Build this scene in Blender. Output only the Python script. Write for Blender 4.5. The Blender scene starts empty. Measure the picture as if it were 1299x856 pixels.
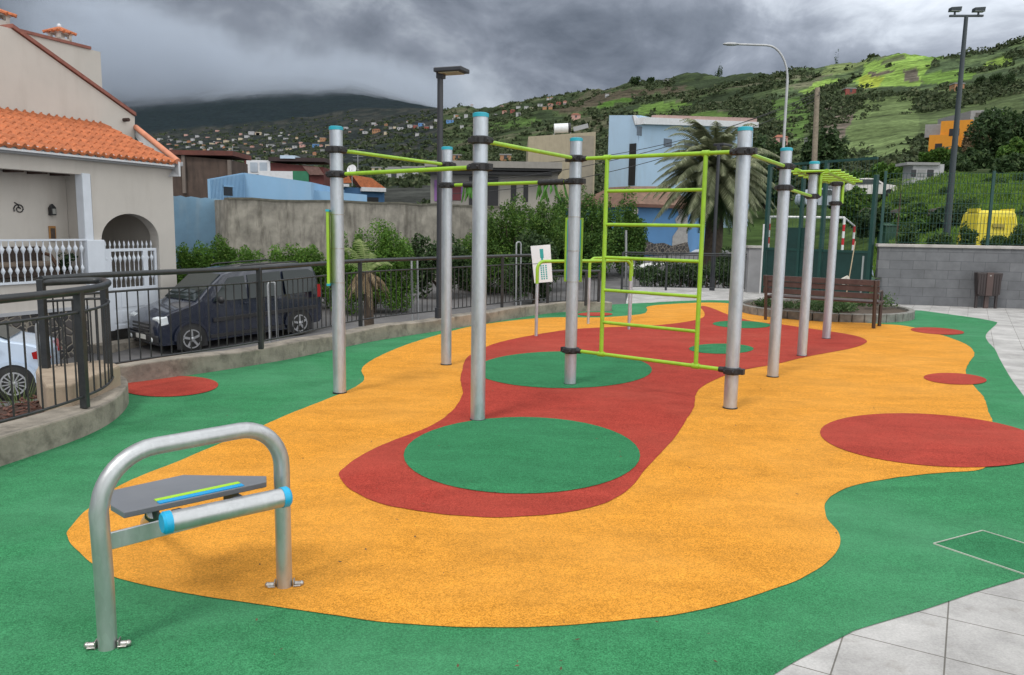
import bpy, bmesh, math, random
import numpy as np
from mathutils import Vector, Matrix, noise
random.seed(7)
SC = bpy.context.scene
COL = SC.collection
PI = math.pi
# ---------------------------------------------------------------- camera maths
FOC, TH, RO = 1000.0, .1366, .0158
CAM = Vector((0, 0, 1.6))
vF = Vector((0, math.cos(TH), -math.sin(TH)))
vU0 = Vector((0, math.sin(TH), math.cos(TH)))
vR0 = Vector((1, 0, 0))
vR = vR0*math.cos(RO) + vU0*math.sin(RO)
vU = vU0*math.cos(RO) - vR0*math.sin(RO)
def ray(px, py): return vF*FOC + vR*(px-649.5) - vU*(py-428)
def G(px, py, z=0.0):
    d = ray(px, py); return CAM + d*((z-1.6)/d.z)
def P(px, py, Y):
    d = ray(px, py); return CAM + d*(Y/d.y)
def PIX(p):
    q = Vector(p)-CAM; w = q.dot(vF)
    return (649.5+FOC*q.dot(vR)/w, 428-FOC*q.dot(vU)/w)
def road_z(Y): return -1.65 + .069*(Y-14.4)
def GR(px, py):          # pixel to the sloping street
    d = ray(px, py); t = (road_z(0)-1.6)/(d.z-.069*d.y); return CAM+d*t

# ---------------------------------------------------------------- materials
def nodes_of(m):
    m.use_nodes = True; nt = m.node_tree; return nt, nt.nodes, nt.links
def lin(c):
    if isinstance(c, str):
        c = tuple(int(c[i:i+2], 16)/255 for i in (0, 2, 4))
        c = tuple(x/12.92 if x <= .04045 else ((x+.055)/1.055)**2.4 for x in c)
    return (c[0], c[1], c[2], 1.0)
def ramp(N, L, src, stops):
    r = N.new('ShaderNodeValToRGB'); el = r.color_ramp.elements
    while len(el) < len(stops): el.new(.5)
    for e, (p, c) in zip(el, stops):
        e.position = p; e.color = lin(c) if not isinstance(c, (int, float)) else (c, c, c, 1)
    L.new(src, r.inputs[0]); return r.outputs[0]
def noise_n(N, L, vec, scale, detail=4, rough=.55, dist=0):
    n = N.new('ShaderNodeTexNoise'); n.inputs['Scale'].default_value = scale
    n.inputs['Detail'].default_value = detail; n.inputs['Roughness'].default_value = rough
    n.inputs['Distortion'].default_value = dist
    L.new(vec, n.inputs['Vector']); return n.outputs[0]
def mixc(N, L, a, b, f, mode='MIX'):
    m = N.new('ShaderNodeMix'); m.data_type = 'RGBA'; m.blend_type = mode
    for sock, v in ((m.inputs[0], f), (m.inputs[6], a), (m.inputs[7], b)):
        if isinstance(v, bpy.types.NodeSocket): L.new(v, sock)
        elif isinstance(v, (int, float)): sock.default_value = v if sock == m.inputs[0] else (v, v, v, 1)
        else: sock.default_value = lin(v)
    return m.outputs[2]
def mapping(N, L, vec, scale=(1, 1, 1), rot=(0, 0, 0)):
    m = N.new('ShaderNodeMapping'); m.inputs['Scale'].default_value = scale; m.inputs['Rotation'].default_value = rot
    L.new(vec, m.inputs[0]); return m.outputs[0]
def bump(N, L, h, strength, dist=.01):
    b = N.new('ShaderNodeBump'); b.inputs['Strength'].default_value = strength; b.inputs['Distance'].default_value = dist
    L.new(h, b.inputs['Height']); return b.outputs[0]
_M = {}
def mat(name, c, rough=.6, metal=0, var=.12, vs=3.0, dirt=None, dirt_amt=0, streak=False, bmp=0, bs=60, spec=.5, coat=0):
    """plain painted / plastered surface with wear in its colour and relief"""
    if name in _M: return _M[name]
    m = bpy.data.materials.new(name); nt, N, L = nodes_of(m); b = N['Principled BSDF']
    tc = N.new('ShaderNodeTexCoord').outputs['Object']
    c = lin(c)[:3]
    n1 = noise_n(N, L, tc, vs, 6, .6)
    dk = tuple(x*(1-var) for x in c); lt = tuple(min(1, x*(1+var)) for x in c)
    col = ramp(N, L, n1, [(.3, dk), (.7, lt)])
    if dirt_amt:
        v = mapping(N, L, tc, (1, 1, .18)) if streak else tc
        n2 = noise_n(N, L, v, vs*1.7, 8, .65, .3)
        f = ramp(N, L, n2, [(.48, 0.0), (.75, dirt_amt)])
        col = mixc(N, L, col, dirt or (.05, .045, .04), f)
    L.new(col, b.inputs['Base Color'])
    n3 = noise_n(N, L, tc, vs*4, 3)
    r = N.new('ShaderNodeMapRange'); r.inputs[3].default_value = max(0, rough-.1); r.inputs[4].default_value = min(1, rough+.1)
    L.new(n3, r.inputs[0]); L.new(r.outputs[0], b.inputs['Roughness'])
    b.inputs['Metallic'].default_value = metal; b.inputs['Specular IOR Level'].default_value = spec
    b.inputs['Coat Weight'].default_value = coat
    if bmp: L.new(bump(N, L, noise_n(N, L, tc, bs, 5), bmp), b.inputs['Normal'])
    _M[name] = m; return m
def leafmat(name, a, b2, c3=None, rough=.6):
    m = bpy.data.materials.new(name); nt, N, L = nodes_of(m); b = N['Principled BSDF']
    g = N.new('ShaderNodeNewGeometry'); tc = N.new('ShaderNodeTexCoord').outputs['Object']
    col = ramp(N, L, g.outputs['Random Per Island'], [(0, a), (.75, b2), (1, c3 or b2)])
    f = ramp(N, L, noise_n(N, L, tc, 1.3, 4), [(.35, .72), (.65, 1.25)])
    col = mixc(N, L, col, f, 1.0, 'MULTIPLY')
    L.new(col, b.inputs['Base Color']); b.inputs['Roughness'].default_value = rough
    b.inputs['Specular IOR Level'].default_value = .25
    t = N.new('ShaderNodeBsdfTranslucent'); L.new(col, t.inputs[0])
    mx = N.new('ShaderNodeMixShader'); mx.inputs[0].default_value = .25
    L.new(b.outputs[0], mx.inputs[1]); L.new(t.outputs[0], mx.inputs[2])
    L.new(mx.outputs[0], N['Material Output'].inputs[0]); return m

# ---------------------------------------------------------------- mesh builder
ORG = {}
class MB:
    def __init__(s): s.v = []; s.f = []; s.m = []; s.cur = 0
    def add(s, vs, fs):
        o = len(s.v); s.v += [tuple(v) for v in vs]
        for f in fs: s.f.append(tuple(i+o for i in f)); s.m.append(s.cur)
        return s
    def hexa(s, p):   # 8 points: bottom 4 ccw, top 4 ccw
        return s.add(p, [(3, 2, 1, 0), (4, 5, 6, 7), (0, 1, 5, 4), (1, 2, 6, 5), (2, 3, 7, 6), (3, 0, 4, 7)])
    def box(s, x0, x1, y0, y1, z0, z1):
        return s.hexa([(x0, y0, z0), (x1, y0, z0), (x1, y1, z0), (x0, y1, z0), (x0, y0, z1), (x1, y0, z1), (x1, y1, z1), (x0, y1, z1)])
    def obox(s, c, a, b, d):   # centre and three half vectors
        c, a, b, d = Vector(c), Vector(a), Vector(b), Vector(d)
        return s.hexa([c-a-b-d, c+a-b-d, c+a+b-d, c-a+b-d, c-a-b+d, c+a-b+d, c+a+b+d, c-a+b+d])
    def bar(s, p, q, w, h, up=(0, 0, 1)):
        p, q = Vector(p), Vector(q); d = (q-p); L = d.length
        if L < 1e-6: return s
        d /= L; u = Vector(up)
        if abs(d.dot(u)) > .98: u = Vector((0, 1, 0))
        a = d.cross(u).normalized(); u = a.cross(d)
        return s.obox((p+q)/2, d*L/2, a*w/2, u*h/2)
    def prism(s, poly, z0, z1):
        n = len(poly)
        a = sum(poly[i][0]*poly[(i+1) % n][1]-poly[(i+1) % n][0]*poly[i][1] for i in range(n))
        if a < 0: poly = poly[::-1]
        g = (lambda z, p: z(p) if callable(z) else z)
        vs = [(p[0], p[1], g(z0, p)) for p in poly]+[(p[0], p[1], g(z1, p)) for p in poly]
        fs = [tuple(range(n))[::-1], tuple(range(n, 2*n))]+[(i, (i+1) % n, n+(i+1) % n, n+i) for i in range(n)]
        return s.add(vs, fs)
    def extr(s, pts, vec):     # planar polygon pushed along a vector
        pts = [Vector(p) for p in pts]; v = Vector(vec); n = len(pts)
        nr = Vector((0, 0, 0))
        for i in range(n): nr += (pts[i]-pts[0]).cross(pts[(i+1) % n]-pts[0])
        if nr.dot(v) < 0: pts = pts[::-1]
        return s.add(pts+[p+v for p in pts], [tuple(range(n))[::-1], tuple(range(n, 2*n))]+[(i, (i+1) % n, n+(i+1) % n, n+i) for i in range(n)])
    def sheet(s, poly, z=0):
        n = len(poly)
        a = sum(poly[i][0]*poly[(i+1) % n][1]-poly[(i+1) % n][0]*poly[i][1] for i in range(n))
        if a < 0: poly = poly[::-1]
        from mathutils.geometry import tessellate_polygon
        tr = tessellate_polygon([[Vector((p[0], p[1], 0)) for p in poly]]); fs = []
        for i, j, k in tr:
            c = (poly[j][0]-poly[i][0])*(poly[k][1]-poly[i][1])-(poly[j][1]-poly[i][1])*(poly[k][0]-poly[i][0])
            if abs(c) > 1e-9: fs.append((i, j, k) if c > 0 else (i, k, j))
        return s.add([(p[0], p[1], z(p) if callable(z) else z) for p in poly], fs)
    def tube(s, pts, r, n=12, closed=False, caps=True):
        pts = [Vector(p) for p in pts]; k = len(pts); R = r if isinstance(r, (list, tuple)) else [r]*k
        T = []
        for i in range(k):
            a = pts[(i-1) % k] if (closed or i > 0) else pts[i]
            b = pts[(i+1) % k] if (closed or i < k-1) else pts[i]
            T.append((b-a).normalized())
        u = Vector((0, 0, 1)) if abs(T[0].z) < .9 else Vector((1, 0, 0))
        u = (u-T[0]*u.dot(T[0])).normalized(); vs = []; fs = []
        for i in range(k):
            u = (u-T[i]*u.dot(T[i])).normalized(); w = T[i].cross(u)
            for j in range(n):
                a = 2*PI*j/n; vs.append(pts[i]+(u*math.cos(a)+w*math.sin(a))*R[i])
        for i in range(k if closed else k-1):
            for j in range(n):
                a, b = i*n+j, i*n+(j+1) % n; c, d = ((i+1) % k)*n+(j+1) % n, ((i+1) % k)*n+j
                fs.append((a, b, c, d))
        if caps and not closed: fs += [tuple(range(n))[::-1], tuple(range((k-1)*n, k*n))]
        return s.add(vs, fs)
    def cyl(s, p, q, r, r2=None, n=14): return s.tube([p, q], [r, r if r2 is None else r2], n)
    def ball(s, c, r, nu=10, nv=6):
        R = r if isinstance(r, (tuple, list)) else (r, r, r); vs = []; fs = []
        for i in range(nv+1):
            for j in range(nu):
                a, b = PI*i/nv, 2*PI*j/nu
                vs.append((c[0]+R[0]*math.sin(a)*math.cos(b), c[1]+R[1]*math.sin(a)*math.sin(b), c[2]-R[2]*math.cos(a)))
        for i in range(nv):
            for j in range(nu): fs.append((i*nu+j, i*nu+(j+1) % nu, (i+1)*nu+(j+1) % nu, (i+1)*nu+j))
        return s.add(vs, fs)
    def build(s, name, mats, parent=None, smooth=None, bevel=0, origin=None):
        me = bpy.data.meshes.new(name)
        vs = np.array(s.v, dtype=float)
        if parent is not None: o = Vector(ORG.get(parent.name, (0, 0, 0)))
        elif origin is not None: o = Vector(origin)
        else: o = Vector(((vs[:, 0].min()+vs[:, 0].max())/2, (vs[:, 1].min()+vs[:, 1].max())/2, vs[:, 2].min()))
        vs = vs-np.array(o)
        me.from_pydata(vs.tolist(), [], s.f)
        mats = mats if isinstance(mats, (list, tuple)) else [mats]
        for m in mats: me.materials.append(m)
        if len(mats) > 1: me.polygons.foreach_set('material_index', s.m)
        if smooth is not None:
            me.polygons.foreach_set('use_smooth', [True]*len(me.polygons))
            me.set_sharp_from_angle(angle=math.radians(smooth))
        me.update(); ob = bpy.data.objects.new(name, me); COL.objects.link(ob)
        if parent is not None: ob.parent = parent
        else: ob.location = o
        ORG[ob.name] = tuple(o)
        if bevel:
            b = ob.modifiers.new('b', 'BEVEL'); b.width = bevel; b.segments = 2; b.limit_method = 'ANGLE'; b.angle_limit = math.radians(40)
        return ob
def tag(o, label=None, cat=None, group=None, kind=None):
    if label: o['label'] = label
    if cat: o['category'] = cat
    if group: o['group'] = group
    if kind: o['kind'] = kind
    return o
def thing(name, loc, label, cat, group=None):
    o = bpy.data.objects.new(name, None); COL.objects.link(o); o.location = loc; o.empty_display_size = .3
    ORG[o.name] = tuple(loc); return tag(o, label, cat, group)
def copy_tree(o, parent=None):
    c = o.copy(); COL.objects.link(c); c.parent = parent; ORG[c.name] = ORG.get(o.name, (0, 0, 0))
    for ch in list(o.children): copy_tree(ch, c)
    return c
def struct(o, cat=None): o['kind'] = 'structure'; return o
def catmull(pts, n=8, closed=True):
    k = len(pts); out = []
    for i in range(k if closed else k-1):
        g = lambda j: pts[j % k] if closed else pts[max(0, min(k-1, j))]
        p0, p1, p2, p3 = g(i-1), g(i), g(i+1), g(i+2)
        for s in range(n):
            t = s/n
            out.append(tuple(.5*((2*p1[a])+(-p0[a]+p2[a])*t+(2*p0[a]-5*p1[a]+4*p2[a]-p3[a])*t*t+(-p0[a]+3*p1[a]-3*p2[a]+p3[a])*t**3) for a in range(len(p1))))
    if not closed: out.append(tuple(pts[-1]))
    return out
def leaves(mb, c, R, n, size, seed=0, shell=.35, clump=.9, droop=0, flat=0):
    """n bent leaf faces in lumps through an ellipsoidal crown"""
    rg = np.random.default_rng(seed); c = np.array(c, float); R = np.array(R, float)
    nc = max(6, int(14*clump)); d = rg.normal(size=(nc, 3)); d /= np.linalg.norm(d, axis=1)[:, None]
    if flat: d[:, 2] = np.abs(d[:, 2])
    cc = d*(rg.uniform(.35, .85, nc)[:, None]); rr = rg.uniform(.28, .5, nc)
    k = rg.integers(0, nc, n); q = rg.normal(size=(n, 3)); q /= np.linalg.norm(q, axis=1)[:, None]
    q = cc[k]+q*(rr[k]*rg.uniform(shell, 1, n)**.5)[:, None]
    if flat: q[:, 2] = np.maximum(q[:, 2], -.02)
    pos = c+q*R
    a = rg.normal(size=(n, 3)); a[:, 2] -= droop; a /= np.linalg.norm(a, axis=1)[:, None]
    b = np.cross(a, rg.normal(size=(n, 3))); b /= np.linalg.norm(b, axis=1)[:, None]
    s = size*rg.uniform(.6, 1.3, n)[:, None]
    nn = np.cross(a, b)
    p0 = pos-a*s; p1 = pos+b*s*.45+nn*s*.15; p2 = pos+a*s; p3 = pos-b*s*.45+nn*s*.15
    o = len(mb.v); V = np.stack([p0, p1, p2, p3], 1).reshape(-1, 3)
    mb.v += [tuple(x) for x in V.tolist()]
    mb.f += [(o+4*i, o+4*i+1, o+4*i+2, o+4*i+3) for i in range(n)]; mb.m += [mb.cur]*n
    return mb
class Facade:
    """vertical plane: t runs along the wall, n out of it, z up"""
    def __init__(s, o, e, out=None):
        s.o = Vector((o[0], o[1], 0)); s.e = Vector((e[0], e[1], 0)).normalized()
        s.n = Vector((s.e.y, -s.e.x, 0))
        if s.n.dot(Vector((0, 0, 0))-s.o) < 0: s.n = -s.n
    def pt(s, t, n, z): v = s.o+s.e*t+s.n*n; return Vector((v.x, v.y, z))
    def px(s, x, y, n=0):
        d = ray(x, y); o = s.o+s.n*n; k = (o-CAM).dot(s.n)/d.dot(s.n); q = CAM+d*k
        return (q-o).dot(s.e), q.z
    def box(s, mb, t0, t1, n0, n1, z0, z1):
        c = s.pt((t0+t1)/2, (n0+n1)/2, (z0+z1)/2)
        return mb.obox(c, s.e*(t1-t0)/2, s.n*(n1-n0)/2, (0, 0, (z1-z0)/2))
    def poly(s, mb, pts, n0, n1):  # pts (t,z)
        return mb.extr([s.pt(t, n0, z) for t, z in pts], s.n*(n1-n0))
# ================================================================ camera, world, sun
cd = bpy.data.cameras.new('camera'); cam = bpy.data.objects.new('camera', cd); COL.objects.link(cam); SC.camera = cam
cd.sensor_width = 36; cd.lens = FOC/1299*36; cd.clip_start = .05; cd.clip_end = 20000
cam.matrix_world = Matrix((( vR.x, vU.x, -vF.x, 0), (vR.y, vU.y, -vF.y, 0), (vR.z, vU.z, -vF.z, 1.6), (0, 0, 0, 1)))
SC.view_settings.view_transform = 'Standard'; SC.view_settings.look = 'None'
SC.view_settings.exposure = .20; SC.view_settings.gamma = 1
SUN_EL, SUN_AZ = math.radians(52), math.radians(215)     # azimuth measured clockwise from +Y
W = bpy.data.worlds.new('World'); SC.world = W; nt, N, L = nodes_of(W)
bg = N['Background']
sk = N.new('ShaderNodeTexSky'); sk.sky_type = 'NISHITA'; sk.sun_disc = False
sk.sun_elevation = SUN_EL; sk.sun_rotation = SUN_AZ; sk.dust_density = 2
tc = N.new('ShaderNodeTexCoord').outputs['Generated']
sep = N.new('ShaderNodeSeparateXYZ'); L.new(tc, sep.inputs[0])
def mth(op, a, b=None, c=None, clamp=False):
    m = N.new('ShaderNodeMath'); m.operation = op; m.use_clamp = clamp
    for i, v in enumerate((a, b, c)):
        if v is None: continue
        if isinstance(v, bpy.types.NodeSocket): L.new(v, m.inputs[i])
        else: m.inputs[i].default_value = v
    return m.outputs[0]
zz = mth('MAXIMUM', sep.outputs['Z'], 0.0)
den = mth('ADD', zz, .42)
cmb = N.new('ShaderNodeCombineXYZ')
L.new(mth('DIVIDE', sep.outputs['X'], den), cmb.inputs[0]); L.new(mth('DIVIDE', sep.outputs['Y'], den), cmb.inputs[1])
L.new(mth('MULTIPLY', zz, 2.0), cmb.inputs[2])
cv = cmb.outputs[0]
big = noise_n(N, L, mapping(N, L, tc, (1, 1, 1.9), (0, .12, .5)), 3.1, 9, .54, .45)
fine = noise_n(N, L, mapping(N, L, tc, (1, 1, 1.7), (0, .1, .3)), 9, 8, .58, .5)
mixn = mth('ADD', mth('MULTIPLY', big, .72), mth('MULTIPLY', fine, .28))
cloud = ramp(N, L, mixn, [(.38, (.095, .115, .15)), (.45, (.15, .175, .22)), (.51, (.225, .255, .31)), (.57, (.37, .41, .47)), (.66, (.58, .62, .68))])
# brighter overhead and behind the viewer, darker bank over the mountain on the left
dirv = N.new('ShaderNodeVectorMath'); dirv.operation = 'DOT_PRODUCT'; L.new(tc, dirv.inputs[0]); dirv.inputs[1].default_value = (.28, -.35, .88)
gain = N.new('ShaderNodeMapRange'); gain.interpolation_type = 'SMOOTHSTEP'
gain.inputs[1].default_value = -.15; gain.inputs[2].default_value = .75; gain.inputs[3].default_value = 1.12; gain.inputs[4].default_value = 4.4
L.new(dirv.outputs['Value'], gain.inputs[0])
lf = N.new('ShaderNodeMapRange'); lf.interpolation_type = 'SMOOTHSTEP'
lf.inputs[1].default_value = -.4; lf.inputs[2].default_value = .5; lf.inputs[3].default_value = .8; lf.inputs[4].default_value = 1.22
L.new(sep.outputs['X'], lf.inputs[0])
g2 = mth('MULTIPLY', gain.outputs[0], lf.outputs[0])
bw = N.new('ShaderNodeRGBToBW'); L.new(cloud, bw.inputs[0])
warm = mixc(N, L, bw.outputs[0], (.96, .985, 1.0), 1.0, 'MULTIPLY')
sat = N.new('ShaderNodeMapRange'); L.new(gain.outputs[0], sat.inputs[0]); sat.inputs[1].default_value = 1.1; sat.inputs[2].default_value = 2.6
cloud = mixc(N, L, cloud, warm, sat.outputs[0])
vm = N.new('ShaderNodeVectorMath'); vm.operation = 'SCALE'; L.new(cloud, vm.inputs[0]); L.new(g2, vm.inputs['Scale'])
sks = N.new('ShaderNodeVectorMath'); sks.operation = 'SCALE'; L.new(sk.outputs[0], sks.inputs[0]); sks.inputs['Scale'].default_value = .08
cover = ramp(N, L, big, [(.60, 1.0), (.80, .80)])
wm = mixc(N, L, sks.outputs[0], vm.outputs[0], cover)
L.new(wm, bg.inputs['Color']); bg.inputs['Strength'].default_value = 1.0
sd = bpy.data.lights.new('sun', 'SUN'); sd.energy = 1.5; sd.angle = math.radians(14); sd.color = (1, .965, .92)
sun = bpy.data.objects.new('sun', sd); COL.objects.link(sun)
sdir = Vector((math.sin(SUN_AZ)*math.cos(SUN_EL), math.cos(SUN_AZ)*math.cos(SUN_EL), math.sin(SUN_EL)))
sun.rotation_euler = sdir.to_track_quat('Z', 'Y').to_euler(); sun.location = (0, 0, 30)

# ================================================================ ground materials
def rubber(name, c, c2, wear=.25):
    m = bpy.data.materials.new(name); nt, N, L = nodes_of(m); b = N['Principled BSDF']
    tc = N.new('ShaderNodeTexCoord').outputs['Object']
    v = N.new('ShaderNodeTexVoronoi'); v.inputs['Scale'].default_value = 210; L.new(tc, v.inputs['Vector'])
    sepc = N.new('ShaderNodeSeparateColor'); L.new(v.outputs['Color'], sepc.inputs[0])
    gran = ramp(N, L, sepc.outputs[0], [(0, tuple(x*.62 for x in c)), (.5, c), (1, tuple(min(1, x*1.28+.012) for x in c))])
    mid = noise_n(N, L, tc, 34, 5, .7)
    gran = mixc(N, L, gran, ramp(N, L, mid, [(.32, .90), (.68, 1.09)]), 1.0, 'MULTIPLY')
    mid2 = noise_n(N, L, tc, 9, 6, .65)
    gran = mixc(N, L, gran, ramp(N, L, mid2, [(.34, .93), (.66, 1.06)]), 1.0, 'MULTIPLY')
    big = noise_n(N, L, tc, .75, 7, .62, .4)
    col = mixc(N, L, gran, c2, ramp(N, L, big, [(.42, 0.0), (.72, wear)]))
    sc = noise_n(N, L, mapping(N, L, tc, (1, 2.5, 1), (0, 0, .6)), 1.6, 6, .6, .6)
    col = mixc(N, L, col, ramp(N, L, sc, [(.3, .86), (.62, 1.07)]), 1.0, 'MULTIPLY')
    # trodden dirt specks
    sp = N.new('ShaderNodeTexVoronoi'); sp.inputs['Scale'].default_value = 2.6; sp.inputs['Randomness'].default_value = 1; L.new(tc, sp.inputs['Vector'])
    dot = ramp(N, L, sp.outputs['Distance'], [(.018, 1.0), (.035, 0.0)])
    col = mixc(N, L, col, tuple(x*.25 for x in c), mixc(N, L, dot, ramp(N, L, mid, [(.45, 0.0), (.6, 1.0)]), 1.0, 'MULTIPLY'))
    L.new(col, b.inputs['Base Color']); b.inputs['Roughness'].default_value = .88; b.inputs['Specular IOR Level'].default_value = .12
    L.new(bump(N, L, sepc.outputs[1], .5, .002), b.inputs['Normal'])
    return m
m_green = rubber('green_rubber', (.036, .200, .082), (.085, .265, .145), .55)
m_green2 = rubber('bright_green_rubber', (.028, .175, .072), (.05, .22, .11), .3)
m_orange = rubber('orange_rubber', (.61, .262, .030), (.67, .33, .07), .45)
m_red = rubber('red_rubber', (.34, .042, .028), (.39, .08, .055), .5)
def pavers():
    m = bpy.data.materials.new('concrete_pavers'); nt, N, L = nodes_of(m); b = N['Principled BSDF']
    tc = N.new('ShaderNodeTexCoord').outputs['Object']
    mp = N.new('ShaderNodeMapping'); mp.inputs['Rotation'].default_value = (0, 0, math.radians(30)); mp.inputs['Location'].default_value = (-.039, -.05, 0)
    L.new(tc, mp.inputs[0])
    br = N.new('ShaderNodeTexBrick'); br.offset = 0; br.squash = 1
    br.inputs['Scale'].default_value = 1; br.inputs['Mortar Size'].default_value = .0035; br.inputs['Mortar Smooth'].default_value = .25
    br.inputs['Brick Width'].default_value = .36; br.inputs['Row Height'].default_value = .36; br.inputs['Bias'].default_value = 0
    br.inputs['Color1'].default_value = (.40, .39, .38, 1); br.inputs['Color2'].default_value = (.47, .46, .45, 1); br.inputs['Mortar'].default_value = (.15, .14, .125, 1)
    L.new(mp.outputs[0], br.inputs['Vector'])
    n = noise_n(N, L, tc, 2.5, 8, .65, .2)
    c = mixc(N, L, br.outputs['Color'], ramp(N, L, n, [(.3, .62), (.7, 1.18)]), 1.0, 'MULTIPLY')
    n4 = noise_n(N, L, tc, 90, 4, .7)
    c = mixc(N, L, c, ramp(N, L, n4, [(.3, .82), (.7, 1.12)]), 1.0, 'MULTIPLY')
    n5 = noise_n(N, L, tc, 7, 5, .6)
    c = mixc(N, L, c, (.17, .15, .12), ramp(N, L, n5, [(.58, 0.0), (.72, .35)]))
    L.new(c, b.inputs['Base Color']); b.inputs['Roughness'].default_value = .85
    L.new(bump(N, L, br.outputs['Fac'], -.6, .006), b.inputs['Normal'])
    return m
m_pave = pavers()
m_asph = mat('asphalt', (.115, .112, .115), .9, var=.25, vs=1.2, dirt=(.18, .17, .16), dirt_amt=.5, bmp=.5, bs=180)
m_conc = mat('old_concrete_kerb', (.27, .24, .20), .9, var=.28, vs=4, dirt=(.05, .045, .035), dirt_amt=.75, bmp=.6, bs=40)
m_white_line = mat('road_paint', (.72, .72, .70), .7, var=.1, dirt=(.2, .2, .2), dirt_amt=.4)

# ================================================================ plan outlines (metres)
def OUT(pts, n=6, closed=True, z=0):
    q = [G(x, y, z) for x, y in catmull(pts, n, closed)]
    if not closed: return [tuple(p[:2]) for p in q]
    out = []                        # hand-cut edge: a few millimetres of wander
    for a, b in zip(q, q[1:]+q[:1]):
        k = max(1, int((b-a).length/.05))
        for i in range(k):
            p = a.lerp(b, i/k); out.append((p.x+.007*noise.noise(p*7), p.y+.007*noise.noise(p*7+Vector((9, 0, 0)))))
    return out
kerb_curve = catmull([(-4.6, 2.6), (-3.98, 3.6), (-3.52, 4.45), (-3.3, 5.2), (-3.2, 5.9), (-3.3, 6.55), (-3.55, 7.15), (-3.95, 7.55)], 6, False)
kerb_line = catmull([(-4.05, 7.62), (-3.62, 8.02), (-2.72, 9.32), (-1.98, 10.95), (-1.0, 12.45), (.62, 15.0), (1.35, 15.55), (2.0, 15.75)], 5, False)
pave_poly = [(-4.6, -8), (-4.8, 2.4)]+kerb_curve+kerb_line+[(2.4, 16.6), (2.6, 18), (3.2, 21.6), (3.4, 23.2), (7.2, 22.6), (9, 19.5), (30, 16.5), (30, -8)]
o = MB().prism(pave_poly, -3, 0).build('pavement', m_pave, origin=(0, 0, 0)); struct(o)
green_px = OUT([(1169, 394), (1221, 401), (1242, 404), (1262, 408), (1264, 411), (1251, 424), (1253, 433), (1262, 443), (1269, 457), (1283, 481), (1299, 503), (1340, 560)], 5, False)
green_near = OUT([(1299, 733), (1246, 749), (1205, 763), (1169, 775), (1092, 798), (1072, 807), (1007, 841), (965, 868)], 4, False)
green_poly = ([(-4.5, -4), (-4.6, 2.62)]+kerb_curve+kerb_line[1:-4]+OUT([(715, 391), (783, 386), (824, 384), (885, 381), (947, 382), (1000, 387), (1100, 391)], 4, False)
              + green_px+[(4.6, 4.2), (3.4, 3.75)]+green_near+[(.55, 2.0), (.1, 1.2), (-.2, 0), (-.3, -4)])
o = MB().sheet(green_poly, .004).build('play_surface', m_green, origin=(0, 0, 0)); struct(o)
orange_px = [(86, 683), (88, 672), (113, 646), (154, 616), (229, 585), (295, 557), (335, 540), (374, 523), (415, 507), (446, 494), (462, 482), (459, 468), (478, 454), (515, 438), (560, 424), (600, 414), (650, 407), (700, 403), (760, 403), (812, 399), (821, 394), (822, 389), (850, 386), (900, 384), (930, 386), (948, 392), (1000, 402), (1060, 407), (1113, 411), (1150, 414), (1190, 424), (1225, 437), (1236, 449), (1229, 461), (1225, 473), (1235, 490), (1248, 505), (1253, 521), (1262, 545), (1263, 575), (1246, 596), (1190, 601), (1130, 608), (1080, 618), (1054, 631), (1046, 643), (1050, 660), (1063, 677), (1066, 692), (1052, 712), (1022, 732), (980, 750), (920, 768), (860, 781), (780, 790), (700, 796), (620, 798), (540, 795), (470, 789), (398, 778), (311, 766), (245, 756), (190, 745), (150, 735), (119, 718), (97, 699)]
o = MB().sheet(OUT(orange_px, 5), .008).build('orange_patch', m_orange, origin=(0, 0, 0)); struct(o)
red_px = [(430, 605), (440, 592), (470, 573), (510, 556), (548, 541), (575, 521), (587, 500), (584, 484), (586, 472), (592, 455), (612, 443), (637, 434), (681, 425), (730, 418), (790, 415), (840, 412.5), (875, 408), (892, 403), (893, 396), (889, 390.5), (893, 388.5), (905, 392), (925, 400), (955, 408), (990, 412), (1025, 417), (1078, 425), (1097, 431), (1098, 436), (1078, 443), (1025, 453), (983, 463), (944, 470), (913, 480), (889, 493), (882, 504), (880, 518), (870, 535), (853, 560), (832, 582), (815, 602), (798, 622), (768, 640), (720, 652), (650, 658), (590, 657), (530, 650), (480, 640), (445, 623)]
o = MB().sheet(OUT(red_px, 5), .012).build('red_patch', m_red, origin=(0, 0, 0)); struct(o)
def dot(name, m, cx, cy, rx, ry, z, tilt=0):
    pts = [(cx+rx*math.cos(2*PI*i/44), cy+ry*math.sin(2*PI*i/44)+tilt*math.cos(2*PI*i/44)) for i in range(44)]
    o = MB().sheet([tuple(G(x, y)[:2]) for x, y in pts], z).build(name, m, origin=(0, 0, 0)); return struct(o)
dot('green_circle', m_green2, 662, 580, 150, 49, .016)
dot('green_circle', m_green2, 715, 470.5, 112, 23.5, .016)
dot('green_circle', m_green2, 915, 443.5, 41, 6.5, .016)
dot('green_circle', m_green2, 941, 412.5, 37, 4.6, .016, 1)
dot('red_dot', m_red, 216, 491, 61, 13, .010, -2)
dot('red_dot', m_red, 755, 399, 22, 2.3, .012)
dot('red_dot', m_red, 1189, 420.5, 34, 4.2, .012, 2)
dot('red_dot', m_red, 1211.5, 481.5, 40, 7.2, .012, 2)
dot('red_dot', m_red, 1185, 560, 145, 33, .012, 10)
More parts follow.
